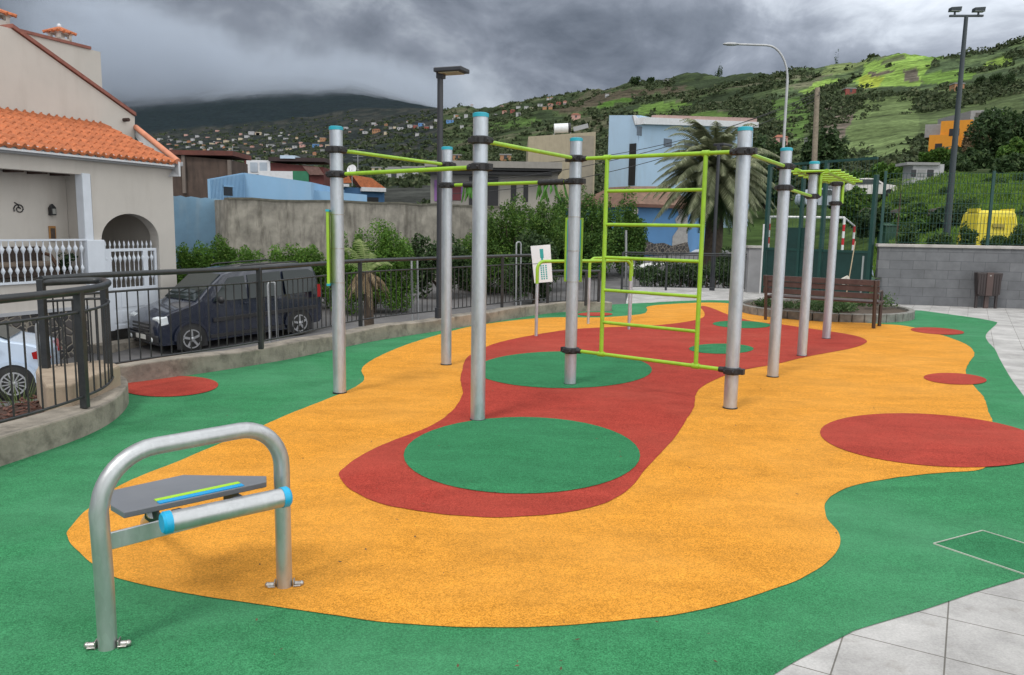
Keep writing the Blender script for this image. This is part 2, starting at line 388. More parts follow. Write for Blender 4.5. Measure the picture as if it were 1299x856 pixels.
# access cover in the rubber, its rim showing as thin pale lines
hc = [G(1184, 691), G(1244, 675), G(1330, 704), G(1300, 744)]
e1 = (hc[1]-hc[0]).normalized(); e2 = Vector((.42, -.62, 0)).normalized()
cv0 = hc[0]; q = [cv0, cv0+e1*.42, cv0+e1*.42+e2*.55, cv0+e2*.55]
t = thing('access_cover', cv0, 'square access cover filled with green rubber inside a thin metal rim', 'access cover')
mb = MB()
for i in range(4): mb.bar(q[i]+Vector((0, 0, .006)), q[(i+1) % 4]+Vector((0, 0, .006)), .0045, .008)
mb.build('rim', mat('rim_metal', (.55, .56, .50), .5, .3), t)
MB().sheet([tuple(p[:2]) for p in [cv0+e1*.005+e2*.005, q[1]-e1*.005+e2*.005, q[2]-e1*.005-e2*.005, q[3]+e1*.005-e2*.005]], .0075).build('cover_plate', m_green2, t)
# street, sloping down to the left
st = [(-70, -25), (-4.9, -25), (-4.9, 2), (-3.6, 5), (-4, 7.5), (-1.3, 12), (.4, 15), (2.5, 16), (3, 22), (6.5, 22.4), (14.2, 46.5), (-70, 46.5)]
o = MB().sheet(st, lambda p: road_z(p[1])).build('street', m_asph, origin=(0, 0, 0)); struct(o)
# court floor behind the gate
o = MB().prism([(6.6, 22.7), (8.9, 19.6), (12, 18.9), (16, 46), (14.4, 46)], -2, -.004).build('court_floor', mat('court_green', (.05, .13, .09), .8, var=.1), origin=(0, 0, 0)); struct(o)
# far pavement and kerb across the street
def strip(name, pts, w, z0, z1, m):
    mb = MB()
    for a, b in zip(pts, pts[1:]):
        d = Vector((b[0]-a[0], b[1]-a[1], 0)).normalized(); n_ = Vector((-d.y, d.x, 0))*w
        A, B = Vector((a[0], a[1], 0)), Vector((b[0], b[1], 0))
        c = [A, B, B+n_, A+n_]
        mb.hexa([Vector((p.x, p.y, road_z(p.y)+z0)) for p in c]+[Vector((p.x, p.y, road_z(p.y)+z1)) for p in c])
    return struct(mb.build(name, m, origin=(0, 0, 0)))
# concrete kerb upstands under the railings
def upstand(name, path, w, z0, z1, m, left=True, label=None):
    k = len(path); L_ = []
    for i in range(k):
        a = Vector((*path[max(0, i-1)], 0)); b = Vector((*path[min(k-1, i+1)], 0)); d = (b-a).normalized()
        n_ = Vector((-d.y, d.x, 0))*(w if left else -w); p = Vector((*path[i], 0)); L_.append((p, p+n_))
    mb = MB(); vs = []
    zf = lambda p: z1+.012*math.sin(p.x*3.1+p.y*2.3)
    for p, q_ in L_: vs += [(p.x, p.y, z0), (p.x, p.y, zf(p)), (q_.x, q_.y, zf(p)), (q_.x, q_.y, z0-.8)]
    fs = []
    for i in range(k-1):
        for j in range(3): fs.append((4*i+j, 4*i+j+1, 4*i+5+j, 4*i+4+j))
    fs += [(0, 3, 2, 1), tuple(4*(k-1)+j for j in range(4))]
    mb.add(vs, fs); return mb.build(name, m, origin=(0, 0, 0), bevel=.015)
o = upstand('curved_kerb', kerb_curve, .30, -.1, .19, m_conc); tag(o, 'curved concrete kerb under the rounded railing at the left edge', 'kerb')
o = upstand('straight_kerb', kerb_line, .24, -.1, .19, m_conc); tag(o, 'long low concrete kerb running back under the straight street railing', 'kerb')

# bits of dry leaf and grit blown over the rubber
mb = MB(); rg = random.Random(17)
for i in range(150):
    y = rg.uniform(2.4, 13); x = rg.uniform(-.42, .5)*y; r = rg.uniform(.004, .013); a = rg.uniform(0, 2*PI)
    c_, s_ = math.cos(a)*r, math.sin(a)*r; z = .0185
    mb.add([(x-c_, y-s_, z), (x+s_*.5, y-c_*.5, z+.002), (x+c_, y+s_, z+.004), (x-s_*.5, y+c_*.5, z+.001)], [(0, 1, 2, 3)])
tag(mb.build('leaf_litter', mat('dry_litter', (.10, .06, .03), .9, var=.5, vs=9), origin=(0, 0, 0)), 'tiny dry leaf bits scattered over the coloured rubber floor', 'leaf litter', kind='stuff')
# ================================================================ materials
def galv(name, base=(.50, .53, .56), rough=.42):
    m = bpy.data.materials.new(name); nt, N, L = nodes_of(m); b = N['Principled BSDF']
    tc = N.new('ShaderNodeTexCoord').outputs['Object']
    v = N.new('ShaderNodeTexVoronoi'); v.inputs['Scale'].default_value = 55; L.new(mapping(N, L, tc, (1, 1, .45)), v.inputs['Vector'])
    s = N.new('ShaderNodeSeparateColor'); L.new(v.outputs['Color'], s.inputs[0])
    c1 = ramp(N, L, s.outputs[0], [(0, tuple(x*.95 for x in base)), (1, tuple(min(1, x*1.05) for x in base))])
    n = noise_n(N, L, mapping(N, L, tc, (1, 1, .25)), 14, 6, .65)
    col = mixc(N, L, c1, ramp(N, L, n, [(.3, .90), (.7, 1.06)]), 1.0, 'MULTIPLY')
    L.new(col, b.inputs['Base Color']); b.inputs['Metallic'].default_value = .75
    r = ramp(N, L, n, [(.3, rough-.08), (.7, rough+.14)]); L.new(r, b.inputs['Roughness'])
    L.new(bump(N, L, s.outputs[1], .12, .001), b.inputs['Normal'])
    return m
m_galv = galv('galvanised_steel', (.50, .54, .59))
m_galv2 = galv('dull_steel_tube', (.50, .51, .52), .36)
m_lime = mat('lime_paint', (.28, .50, .028), .35, var=.08, vs=6, dirt=(.12, .2, .02), dirt_amt=.35)
m_teal = mat('teal_cap', (.02, .34, .45), .4, var=.08)
m_blue = mat('blue_cap', (.01, .36, .62), .4, var=.05)
m_blk = mat('black_rubber_clamp', (.018, .018, .020), .55, var=.3, vs=20, bmp=.3, bs=90)
m_bolt = mat('bolt_steel', (.45, .44, .42), .35, .8, var=.3, vs=30, dirt=(.25, .12, .05), dirt_amt=.4)
m_hpl = mat('grey_laminate', (.16, .17, .19), .42, var=.06, vs=2, dirt=(.25, .26, .27), dirt_amt=.25)
m_hpld = mat('dark_laminate_edge', (.035, .035, .04), .5, var=.1)
m_stripe_l = mat('lime_stripe', (.36, .66, .03), .4, var=.04)
m_stripe_b = mat('blue_stripe', (.01, .32, .66), .4, var=.04)

# ================================================================ workout frame
PB = dict(A=G(431, 499), B=G(566, 463), C=G(606, 533.5), D=G(723, 488), E=G(926, 518.5), F=G(980, 478.5), G_=G(1017, 452), H=G(1048, 430))
TOPY = dict(A=161, B=187, C=143, D=174, E=159, F=187, G_=203, H=229)
wf = thing('workout_frame', (PB['D'].x, PB['D'].y, 0), 'tall outdoor workout frame of grey steel posts joined by lime green bars with black clamps', 'workout frame')
PR = .061
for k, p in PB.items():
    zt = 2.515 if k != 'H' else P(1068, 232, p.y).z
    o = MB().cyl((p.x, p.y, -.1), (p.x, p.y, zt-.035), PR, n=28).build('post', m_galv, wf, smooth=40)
    MB().tube([(p.x, p.y, -.01), (p.x, p.y, .0185)], PR+.006, 24).build('contact_shade_ring', m_blk, o)  # dark ring at the rubber cut, added as contact shade round the post
    mb = MB().tube([(p.x, p.y, zt-.035), (p.x, p.y, zt-.006), (p.x, p.y, zt)], [PR+.004, PR+.004, PR-.01], 28)
    mb.build('cap', m_teal, o, smooth=30)
def zat(k, y, x=None):
    x = x or 0; p = PB[k]; return P(x, y, p.y).z
def bdir(a, b): d = PB[b]-PB[a]; d.z = 0; return d.normalized()
def clamp(k, z, d, r=.078):
    """split black clamp: ribbed collar with two ears along the bar"""
    p = PB[k]; d = Vector(d).normalized(); n_ = Vector((-d.y, d.x, 0)); mb = MB()
    mb.tube([(p.x, p.y, z-.032), (p.x, p.y, z-.026), (p.x, p.y, z+.026), (p.x, p.y, z+.032)], [r-.008, r, r, r-.008], 24)
    c = Vector((p.x, p.y, z))
    mb.cyl(c+d*.05, c+d*.125, .030, .026, 14)
    mb.obox(c-d*.09, d*.022, n_*.026, (0, 0, .026)); mb.obox(c+n_*.075, d*.05, n_*.014, (0, 0, .022)); mb.obox(c-n_*.075, d*.05, n_*.014, (0, 0, .022))
    for s in (-1, 1):
        for q_ in (-1, 1):
            mb.ball(tuple(c+d*.04*q_+n_*.09*s), (.011, .011, .011), 8, 5)
    return mb.build('clamp', m_blk, wf, smooth=35, bevel=.003)
def gbar(p, q, r=.0185, name='horizontal_bar'): return MB().cyl(p, q, r, n=14).build(name, m_lime, wf, smooth=40)
def span(a, ya, b, yb, xa, xb, ends=True):
    d = bdir(a, b); za = zat(a, ya, xa); zb = zat(b, yb, xb)
    clamp(a, za, d); clamp(b, zb, -d)
    p = PB[a]+d*.07; q = PB[b]-d*.07
    gbar((p.x, p.y, za), (q.x, q.y, zb)); return za, zb
span('A', 190, 'B', 209, 428, 568)
span('A', 221, 'C', 212, 428, 611)
span('C', 178, 'D', 201, 611, 733)
zBD = span('B', 235, 'D', 230, 568, 731)
zDE = span('D', 201.5, 'E', 192, 733, 944)
zb2 = span('D', 444, 'E', 470, 723, 928)
span('E', 192.5, 'F', 211, 944, 995)
span('F', 238, 'G_', 249, 993, 1030)
# second clamp bodies seen on G and H that carry the hand ladder
dGH = bdir('G_', 'H')
clamp('G_', zat('G_', 218, 1031), -dGH); clamp('H', zat('H', 258, 1066), -dGH)
# climbing ladder hanging between D and E
dDE = bdir('D', 'E'); pD, pE = PB['D'], PB['E']
L_DE = (pE-pD).to_2d().length
def on_DE(px, py):
    f = Facade(pD, dDE); t_, z = f.px(px, py); return t_, z
lt = [on_DE(771, 201)[0], on_DE(895, 195)[0]]; lb = [on_DE(762, 448)[0], on_DE(883, 465)[0]]
def dz(t_, a): return a[0]+(a[1]-a[0])*t_/L_DE
for i in range(2):
    tt = (lt[i]+lb[i])/2
    p = pD+dDE*tt
    MB().cyl((p.x, p.y, dz(tt, zb2)), (p.x, p.y, dz(tt, zDE)), .021, n=14).build('ladder_rail', m_lime, wf, smooth=40)
    for a in (zb2, zDE):
        MB().cyl(p+dDE*-.035+Vector((0, 0, dz(tt, a))), p+dDE*.035+Vector((0, 0, dz(tt, a))), .027, n=14).build('tee_joint', m_lime, wf, smooth=40)
t0 = (lt[0]+lb[0])/2; t1 = (lt[1]+lb[1])/2
for i in range(5):
    fz = (i+1)/6
    z0 = dz(t0, zb2)*(1-fz)+dz(t0, zDE)*fz; z1 = dz(t1, zb2)*(1-fz)+dz(t1, zDE)*fz
    a = pD+dDE*t0; b = pD+dDE*t1
    MB().cyl((a.x, a.y, z0), (b.x, b.y, z1), .0165, n=12).build('rung', m_lime, wf, smooth=40)
# flat lime panels strapped to posts A and D
def strap(k, z):
    p = PB[k]; return MB().tube([(p.x, p.y, z-.004), (p.x, p.y, z+.004)], PR+.004, 24).build('strap', m_bolt, wf, smooth=40)
p = PB['A']; dl = Vector((-.985, -.17, 0)).normalized(); nl = Vector((-dl.y, dl.x, 0))
z0, z1 = zat('A', 359, 418), zat('A', 268, 418)
c = p+dl*(PR+.022)
mb = MB().obox((c.x, c.y, (z0+z1)/2), dl*.012, nl*.13, (0, 0, (z1-z0)/2)); pa = mb.build('side_panel', m_lime, wf, bevel=.004)
mb = MB()
for z in (z0-.006, z1+.006): mb.obox((c.x, c.y, z), dl*.016, nl*.135, (0, 0, .010))
mb.build('panel_edge', m_teal, pa)
for y in (272, 315, 358): strap('A', zat('A', y, 428))
p = PB['D']; dd = Vector((.10, .99, 0)).normalized(); nd = Vector((.99, -.10, 0)).normalized()
c = p+dd*(PR+.02); z0, z1 = zat('D', 358, 730), zat('D', 276, 730)
pa = MB().obox((c.x, c.y, (z0+z1)/2), dd*.012, nd*.092, (0, 0, (z1-z0)/2)).build('side_panel', m_lime, wf, bevel=.004)
MB().obox((c.x-dd.x*.014, c.y-dd.y*.014, (z0+z1)/2), dd*.004, nd*.07, (0, 0, (z1-z0)/2-.02)).build('panel_edge', m_teal, pa)
for y in (275, 318, 357): strap('D', zat('D', y, 729))
# strap bundles on the rear bar (B-D): sliding grips with short green webbing ends
dBD = bdir('B', 'D'); pB = PB['B']; LBD = (PB['D']-pB).to_2d().length
def sling(t_a, t_b, seed):
    rg = random.Random(seed); za = zBD[0]+(zBD[1]-zBD[0])*t_a/LBD; zb = zBD[0]+(zBD[1]-zBD[0])*t_b/LBD
    a = pB+dBD*t_a; b = pB+dBD*t_b
    pts = []; rr = []
    n_ = 10
    for i in range(n_+1):
        f = i/n_; q_ = a.lerp(b, f); pts.append((q_.x, q_.y, za+(zb-za)*f)); rr.append(.034 if i % 2 else .028)
    o = MB().tube(pts, rr, 14).build('sling_grip', m_blk, wf, smooth=50)
    mb = MB()
    for i in range(9):
        f = rg.random(); q_ = a.lerp(b, f); L1 = rg.uniform(.07, .20); w = rg.uniform(.012, .02)
        z = za-.02; off = Vector((rg.uniform(-.03, .03), rg.uniform(-.03, .03), 0)); s_ = rg.uniform(-.3, .3)
        P0 = Vector((q_.x, q_.y, z)); P1 = P0+off+Vector((0, 0, -L1*.6)); P2 = P1+Vector((off.x, off.y, -L1*.4))+dBD*s_*.1
        mb.tube([P0, P1, P2], [w*.6, w, w*.2], 5)
    mb.build('webbing', mat('green_webbing', (.06, .20, .03), .8, var=.4, vs=20), o, smooth=60)
sling(.26, .40, 3); sling(1.30, 1.62, 5)
# horizontal hand ladder carried on G and H
nGH = Vector((dGH.y, -dGH.x, 0)); pG, pH = PB['G_'], PB['H']
zGl, zHl = zat('G_', 226, 1030), zat('H', 226, 1070)
zl = (zGl+zHl)/2
for s_, zo in ((-.16, .02), (.20, 0)):
    a = pG-dGH*.32+nGH*s_; b = pH+dGH*.25+nGH*s_
    MB().cyl((a.x, a.y, zl+zo), (b.x, b.y, zl+zo), .027, n=14).build('hand_ladder_rail', m_lime, wf, smooth=40)
n_ = 7
for i in range(n_):
    f = (i+.5)/n_; q_ = (pG-dGH*.32).lerp(pH+dGH*.25, f)
    a = q_-nGH*.30; b = q_+nGH*.34
    MB().cyl((a.x, a.y, zl+.015), (b.x, b.y, zl+.015), .016, n=12).build('hand_ladder_rung', m_lime, wf, smooth=40)
for k, yb in (('G_', 249), ('H', 258)):
    p = PB[k]; q_ = p+nGH*.085
    MB().bar((q_.x, q_.y, zat(k, yb, 1050)), (q_.x, q_.y, zl), .03, .05).build('bracket', m_lime, wf, bevel=.004)
    if k == 'H': clamp('H', zl-.02, dGH)

# ================================================================ parallel bars
m_pl = m_lime
legs = [G(680, 427), G(746, 411), G(785, 415), G(797, 405)]
def dip_bar(a, b, label):
    a, b = Vector(a), Vector(b); t = thing('parallel_bar', (a.x, a.y, 0), label, 'exercise bar', 'low lime parallel bars behind the workout frame')
    d = (b-a).to_3d(); d.z = 0; d.normalize(); H = 1.13; r = .12
    for q_ in (a, b):
        MB().cyl((q_.x, q_.y, -.05), (q_.x, q_.y, H-.32), .024, n=12).build('leg', m_galv, t, smooth=40)
    pts = [(a.x, a.y, H-.33), (a.x, a.y, H-r)]
    for i in range(1, 7):
        an = PI/2*i/6; pts.append((a.x+d.x*r*(1-math.cos(an)), a.y+d.y*r*(1-math.cos(an)), H-r+r*math.sin(an)))
    for i in range(6, -1, -1):
        an = PI/2*i/6; pts.append((b.x-d.x*r*(1-math.cos(an)), b.y-d.y*r*(1-math.cos(an)), H-r+r*math.sin(an)))
    pts.append((b.x, b.y, H-.33))
    MB().tube(pts, .025, 12).build('handle', m_pl, t, smooth=50)
    return t
dip_bar(legs[0], Vector((1.90, 12.75, 0)), 'nearer low lime green bar on grey legs, starting in front of the white board')
dip_bar(legs[1], Vector((2.12, 14.1, 0)), 'farther low lime green bar on grey legs, partly behind the climbing ladder')

# ================================================================ front exercise bench
f0, f1 = G(137, 822), G(361, 745); hd = (f1-f0).to_2d().to_3d(); Lh = hd.length; hd.normalize(); hb = Vector((-hd.y, hd.x, 0))
HF = Facade(f0, hd)
t = thing('sit_up_bench', (f0.x, f0.y, 0), 'low sit-up bench with bent grey tube hoop and blue-capped roller in the left foreground', 'exercise bench')
H = HF.px(300, 547)[1]; r = .21; R_ = .034
hp = lambda t_, z, b=0: f0+hd*t_+hb*b+Vector((0, 0, z))
pts = [hp(0, -.02), hp(0, .3), hp(-.005, H-r)]
for i in range(1, 10): an = PI/2*i/10; pts.append(hp(r*(1-math.cos(an)), H-r+r*math.sin(an)))
pts += [hp(r, H), hp(Lh/2, H), hp(Lh-r*.9, H)]
r2 = r*.9
for i in range(9, 0, -1): an = PI/2*i/10; pts.append(hp(Lh-r2*(1-math.cos(an)), H-r2+r2*math.sin(an)))
pts += [hp(Lh, H-r2), hp(Lh, .3), hp(Lh, -.02)]
MB().tube(pts, R_, 26).build('hoop', m_galv2, t, smooth=60)
def footbolts(c, d, root, s=.055):
    n_ = Vector((-d.y, d.x, 0))
    for k in (-1, 1):
        q_ = c+d*s*k; mb = MB(); z = Vector((0, 0, 1))
        mb.obox(q_+z*.012, d*.016, n_*.020, z*.003)
        mb.obox(q_-d*.014*k+z*.019, d*.003, n_*.018, z*.017)
        mb.cyl(q_+z*.016-d*.011*k, q_+z*.016+d*.015*k, .011, n=10)
        mb.ball(tuple(q_+z*.016+d*.018*k), (.0125, .0125, .0125), 10, 6)
        mb.build('anchor_bolt', m_bolt, root, smooth=40, bevel=.002)
for q_ in (f0, f1): footbolts(q_, Vector((1, .15, 0)).normalized(), t)
# cross plate, seat and rear strut
sz = .46
zp1, zp0 = HF.px(145, 655)[1], HF.px(145, 678)[1]
MB().obox(hp(Lh/2, .40, .045), hd*(Lh/2), hb*.006, (0, 0, .034)).build('cross_plate', m_galv2, t, bevel=.003)
s_px = [(140, 622), (140, 640), (157, 650), (338, 611), (338, 603.5), (232, 602)]
sp = [tuple(G(x, y, sz)[:2]) for x, y in s_px]
seat = MB().prism(sp, sz-.026, sz).build('seat', m_hpl, t, bevel=.004)
fe = [Vector((*sp[2], sz)), Vector((*sp[3], sz))]; fd = (fe[1]-fe[0]).normalized(); fn = Vector((-fd.y, fd.x, 0))
a = fe[0]+fd*.14; b = fe[0]+fd*.50
MB().prism([tuple((a+fn*.006)[:2]), tuple((b+fn*.006)[:2]), tuple((b+fn*.040)[:2]), tuple((a+fn*.040)[:2])], sz, sz+.004).build('blue_stripe', m_stripe_b, seat)
MB().prism([tuple((a+fn*.044)[:2]), tuple((b+fn*.044)[:2]), tuple((b+fn*.074)[:2]), tuple((a+fn*.074)[:2])], sz, sz+.004).build('lime_stripe', m_stripe_l, seat)
ce = (fe[0]+fe[1])/2+fn*.06
for s_ in (-.17, .17):
    MB().obox(ce+fd*s_+Vector((0, 0, -.065)), fd*.004, fn*.10, (0, 0, .038)).build('seat_bracket', m_hpld, t, bevel=.002)
rf = G(185, 676); 
MB().tube([fe[0]+fd*.13+fn*.06+Vector((0, 0, -.05)), (rf.x, rf.y, .06), (rf.x, rf.y, -.01)], .024, 14).build('rear_strut', m_galv2, t, smooth=50)
footbolts(Vector((rf.x, rf.y, 0)), Vector((1, .15, 0)).normalized(), t, .05)
# roller
ra, rb = G(207, 663.5, .475), G(365, 629.5, .475); rdv = (rb-ra).normalized()
ro_ = MB().cyl(ra+rdv*.02, rb-rdv*.02, .040, n=26).build('roller', m_galv2, t, smooth=40)
for q_, s_ in ((ra, 1), (rb, -1)):
    MB().tube([q_-rdv*.006*s_, q_+rdv*.003*s_, q_+rdv*.028*s_], [.036, .0435, .0435], 26).build('end_cap', m_blue, ro_, smooth=35)
for s_ in (.25, .75):
    q_ = ra.lerp(rb, s_); MB().bar(q_+Vector((0, 0, -.01)), q_+hb*.20+Vector((0, 0, -.03)), .035, .012).build('roller_arm', m_hpld, t)
# ================================================================ railings
m_rail = mat('black_rail_paint', (.022, .025, .028), .4, var=.2, vs=5, dirt=(.10, .10, .10), dirt_amt=.3)
def resample(path, step):
    out = [Vector(path[0])]; acc = 0
    for a, b in zip(path, path[1:]):
        a, b = Vector(a), Vector(b); L_ = (b-a).length; s = step-acc
        while s <= L_: out.append(a.lerp(b, s/L_)); s += step
        acc = (acc+L_) % step
    return out
def railing(label, path, z0, z1, posts, step=.115, low=.09, up=.16, rt=.028, name='railing', group=None, pz=None, pw=.027, rails=None):
    P3 = [Vector((p[0], p[1], 0)) for p in path]; t = thing(name, (P3[0].x, P3[0].y, z0), label, 'railing', group)
    Z = (lambda p: 0) if pz is None else pz
    up3 = lambda z: [p+Vector((0, 0, z+Z(p))) for p in P3]
    MB().tube(up3(z1), rt, 12).build('handrail', m_rail, t, smooth=50)
    MB().tube(up3(z1-up), .011, 8).build('upper_rail', m_rail, t, smooth=50)
    MB().tube(up3(z0+low), .011, 8).build('lower_rail', m_rail, t, smooth=50)
    for p in posts:
        p = Vector((p[0], p[1], 0)); MB().obox((p.x, p.y, (z0+z1)/2+Z(p)), (pw, 0, 0), (0, pw, 0), (0, 0, (z1-z0)/2)).build('post', m_rail, t, bevel=.004)
    pr = None
    for p in resample(P3, step)[1:]:
        if min((p-Vector((q_[0], q_[1], 0))).length for q_ in posts) < .035: continue
        if pr is None:
            pr = MB().cyl((0, 0, 0), (0, 0, z1-up-z0-low), .0075, n=6).build('baluster', m_rail, origin=(0, 0, 0)); o = pr
        else:
            o = pr.copy(); COL.objects.link(o)
        o.parent = t; o.location = (p.x-P3[0].x, p.y-P3[0].y, low+Z(p))
    return t
fpath = catmull([(-3.98, 6.64), (-3.70, 7.12), (-2.90, 8.50), (-2.22, 11.2), (-1.12, 12.75), (-.18, 14.05), (.70, 15.2)], 8, False)
fpath = catmull([(-3.98, 6.64), (-3.74, 7.40), (-2.86, 9.0), (-2.17, 11.2), (-1.16, 12.74), (-.18, 14.2), (.68, 15.3)], 8, False)
railing('long straight black metal railing between the play area and the street', fpath, .19, 1.12, [(-3.98, 6.64), (-2.88, 8.95), (-2.17, 11.2), (-.19, 14.18), (.68, 15.3)])
cpath = catmull([(-3.98, 6.64), (-3.72, 6.98), (-3.50, 6.80), (-3.32, 6.35), (-3.27, 5.92), (-3.33, 5.35), (-3.55, 4.6), (-3.95, 3.75), (-4.55, 2.8)], 6, False)
railing('curved black metal railing bending round the planting bed at the left edge', cpath, .19, 1.09, [(-3.60, 6.93), (-3.27, 5.92), (-3.95, 3.75)], step=.125, rt=.030)
rp = [(.68, 15.3), (1.0, 15.55), (1.6, 15.62), (1.72, 15.75)]
railing('short lower black railing behind the white board', rp, .12, .80, [(1.45, 15.6), (1.72, 15.75)], up=.1)
bp = [(3.0, 21.7), (3.9, 21.65), (5.0, 21.6), (6.6, 21.6)]
railing('thin black railing in front of the clipped hedge beyond the far paving', bp, .0, 1.02, [(3.0, 21.7), (4.2, 21.63), (6.6, 21.6)], step=.12, up=.05, rt=.018)
# ================================================================ white board on the railing
SB = Facade((.25, 14.45), (1, -.02)); tl = SB.px(673, 312); tr = SB.px(698, 310); br_ = SB.px(701, 357); bl = SB.px(678, 359)
t = thing('notice_board', SB.pt(bl[0], 0, bl[1]), 'tilted white notice board with teal print hung on the black railing', 'notice board')
mb = MB(); mb.extr([SB.pt(a, 0, z) for a, z in (bl, br_, tr, tl)], SB.n*.018); mb.build('board', mat('board_white', (.74, .79, .84), .35, var=.06), t)
mb = MB()
def sbp(u, v): 
    a = [bl[i]+(br_[i]-bl[i])*u for i in (0, 1)]; b = [tl[i]+(tr[i]-tl[i])*u for i in (0, 1)]
    return SB.pt(a[0]+(b[0]-a[0])*v, .021, a[1]+(b[1]-a[1])*v)
def sbq(u0, u1, v0, v1): mb.add([sbp(u0, v0), sbp(u1, v0), sbp(u1, v1), sbp(u0, v1)], [(0, 1, 2, 3)])
sbq(.44, .62, .66, .90); sbq(.48, .58, .60, .67)
for i, (u, h) in enumerate(((.40, .44), (.52, .40), (.66, .46))):
    for k in range(7): sbq(u, u+.075, .08+k*.058, .08+k*.058+.04 if k < h*16 else .08+k*.058+.02)
mb.build('teal_print', mat('teal_print', (.03, .36, .36), .5, var=.1), t)
MB().extr([sbp(.02, .515), sbp(.98, .515), sbp(.98, .530), sbp(.02, .530)], SB.n*.002).build('fold', mat('board_fold', (.3, .33, .34), .5), t)
# ================================================================ planting bed, beige wall, weeds on the left
m_mulch = mat('bark_mulch', (.055, .028, .020), .95, var=.6, vs=45, bmp=1, bs=60)
bed = [(-3.98, 6.60), (-3.62, 6.85), (-3.50, 6.5), (-3.48, 5.9), (-3.58, 5.25), (-3.78, 4.6), (-4.25, 3.7), (-4.7, 3.0), (-5.0, 3.4), (-4.55, 5.2), (-4.35, 5.9)]
o = MB().prism(bed, -1.8, .10).build('planting_bed', m_mulch, origin=(0, 0, 0)); struct(o)
mb = MB(); rg = random.Random(5)
for i in range(900):
    x, y = rg.uniform(-4.5, -3.5), rg.uniform(3.8, 6.7)
    if x < -4.3+(6-y)*-.2: continue
    if x > -3.52: continue
    a = rg.uniform(0, PI); l_ = rg.uniform(.012, .03)
    mb.obox((x, y, .105+rg.uniform(0, .012)), (math.cos(a)*l_, math.sin(a)*l_, rg.uniform(-.01, .01)), (-math.sin(a)*.008, math.cos(a)*.008, 0), (0, 0, .003))
tag(mb.build('bark_chips', mat('bark_chip', (.12, .055, .04), .9, var=.5, vs=30), origin=(0, 0, 0)), 'reddish brown bark chips covering the planting bed behind the curved railing', 'bark chips', kind='stuff')
m_beige = mat('stained_beige_render', (.34, .27, .20), .9, var=.15, vs=3, dirt=(.12, .08, .05), dirt_amt=.6, streak=True, bmp=.4)
mb = MB(); mb.prism([(-4.02, 6.55), (-3.55, 5.9), (-3.40, 6.0), (-3.45, 6.85), (-3.72, 7.12), (-4.12, 6.75)], -1.6, .36)
tag(mb.build('low_beige_wall', m_beige, bevel=.02), 'low rounded beige rendered wall inside the curved railing', 'wall')
# steel bollard hoops on the street side
m_post = galv('weathered_post', (.36, .37, .38), .55)
def hoop_bollard(px, yt, Y, label, w=.13, ang=.4, lean=-.03):
    b = P(px, 400, Y); z0 = road_z(Y); zt = P(px, yt, Y).z
    t = thing('barrier_hoop', (b.x, b.y, z0), label, 'barrier', 'steel barrier hoops beside the street')
    d = Vector((math.cos(ang), math.sin(ang), 0))*w
    A = Vector((b.x, b.y, z0)); ln = Vector((lean, 0, 0))
    pts = [A, Vector((b.x, b.y, zt-.06))+ln, Vector((b.x, b.y, zt-.015))+ln+d*.12, Vector((b.x, b.y, zt))+ln+d*.3, Vector((b.x, b.y, zt))+ln+d*.7, Vector((b.x, b.y, zt-.015))+ln+d*.88, Vector((b.x, b.y, zt-.06))+ln+d, A+d]
    MB().tube(pts, .022, 10).build('hoop', m_post, t, smooth=60)
    mb = MB(); mb.bar(A+Vector((0, 0, .01)), A+d+Vector((0, 0, .01)), .12, .02); mb.build('base_plate', m_post, t)
    return t
hoop_bollard(343, 358, 14.2, 'narrow grey steel barrier hoop in front of the dark van')
hoop_bollard(524, 328, 17.5, 'narrow grey steel barrier hoop standing by the street right of the dead palm')
hoop_bollard(655, 307, 21, 'tallest grey steel barrier hoop, just left of the white board')
hoop_bollard(50, 410, 10.5, 'narrow grey steel barrier hoop beside the pale blue car', w=.10, lean=-.05)
b = P(797, 330, 24); t = thing('sign_pole', (b.x, b.y, -.6), 'thin pale grey pole seen through the climbing ladder', 'pole')
MB().cyl((b.x, b.y, -1.0), (b.x-.1, b.y, P(797, 292, 24).z), .035, n=10).build('pole', m_post, t, smooth=40)
MB().tube([(b.x, b.y, -1.0), (b.x, b.y, -.9)], [.09, .06], 12).build('base_collar', m_post, t, smooth=40)
# ================================================================ lamps
m_lamp = mat('anthracite_lamp_paint', (.028, .031, .038), .4, var=.15)
def flat_lamp(px, base, Y, ztop, label, hx, hy):
    b = P(px, base, Y); t = thing('street_lamp', (b.x, b.y, 0), label, 'street lamp', 'anthracite square lamps of the play area')
    MB().cyl((b.x, b.y, -.3), (b.x, b.y, ztop), .052, .045, 16).build('pole', m_lamp, t, smooth=40)
    MB().cyl((b.x, b.y, -.01), (b.x, b.y, .35), .075, n=16).build('base_sleeve', m_lamp, t, smooth=40)
    d = Vector((hx, hy, 0)).normalized(); n_ = Vector((-d.y, d.x, 0)); c = Vector((b.x, b.y, ztop+.03))+d*.19
    h = MB().obox(c, d*.23, n_*.16, (0, 0, .032)).build('lamp_head', m_lamp, t, bevel=.012)
    MB().obox(c-Vector((0, 0, .040)), d*.16, n_*.12, (0, 0, .005)).build('lens', mat('lamp_lens', (.45, .42, .28), .2), h)
    MB().obox(c-d*.18-Vector((0, 0, .06)), d*.06, n_*.05, (0, 0, .05)).build('bracket', m_lamp, t, bevel=.008)
flat_lamp(557.5, 418, G(557.5, 418).y, 3.93, 'tall dark square-headed street lamp rising behind the left posts of the workout frame', .93, -.36)
flat_lamp(903, 370, 21.9, 3.93, 'dark street lamp standing in front of the big palm', .7, .7)
t = None
b = P(985, 330, 34); zt = P(985, 75, 34).z
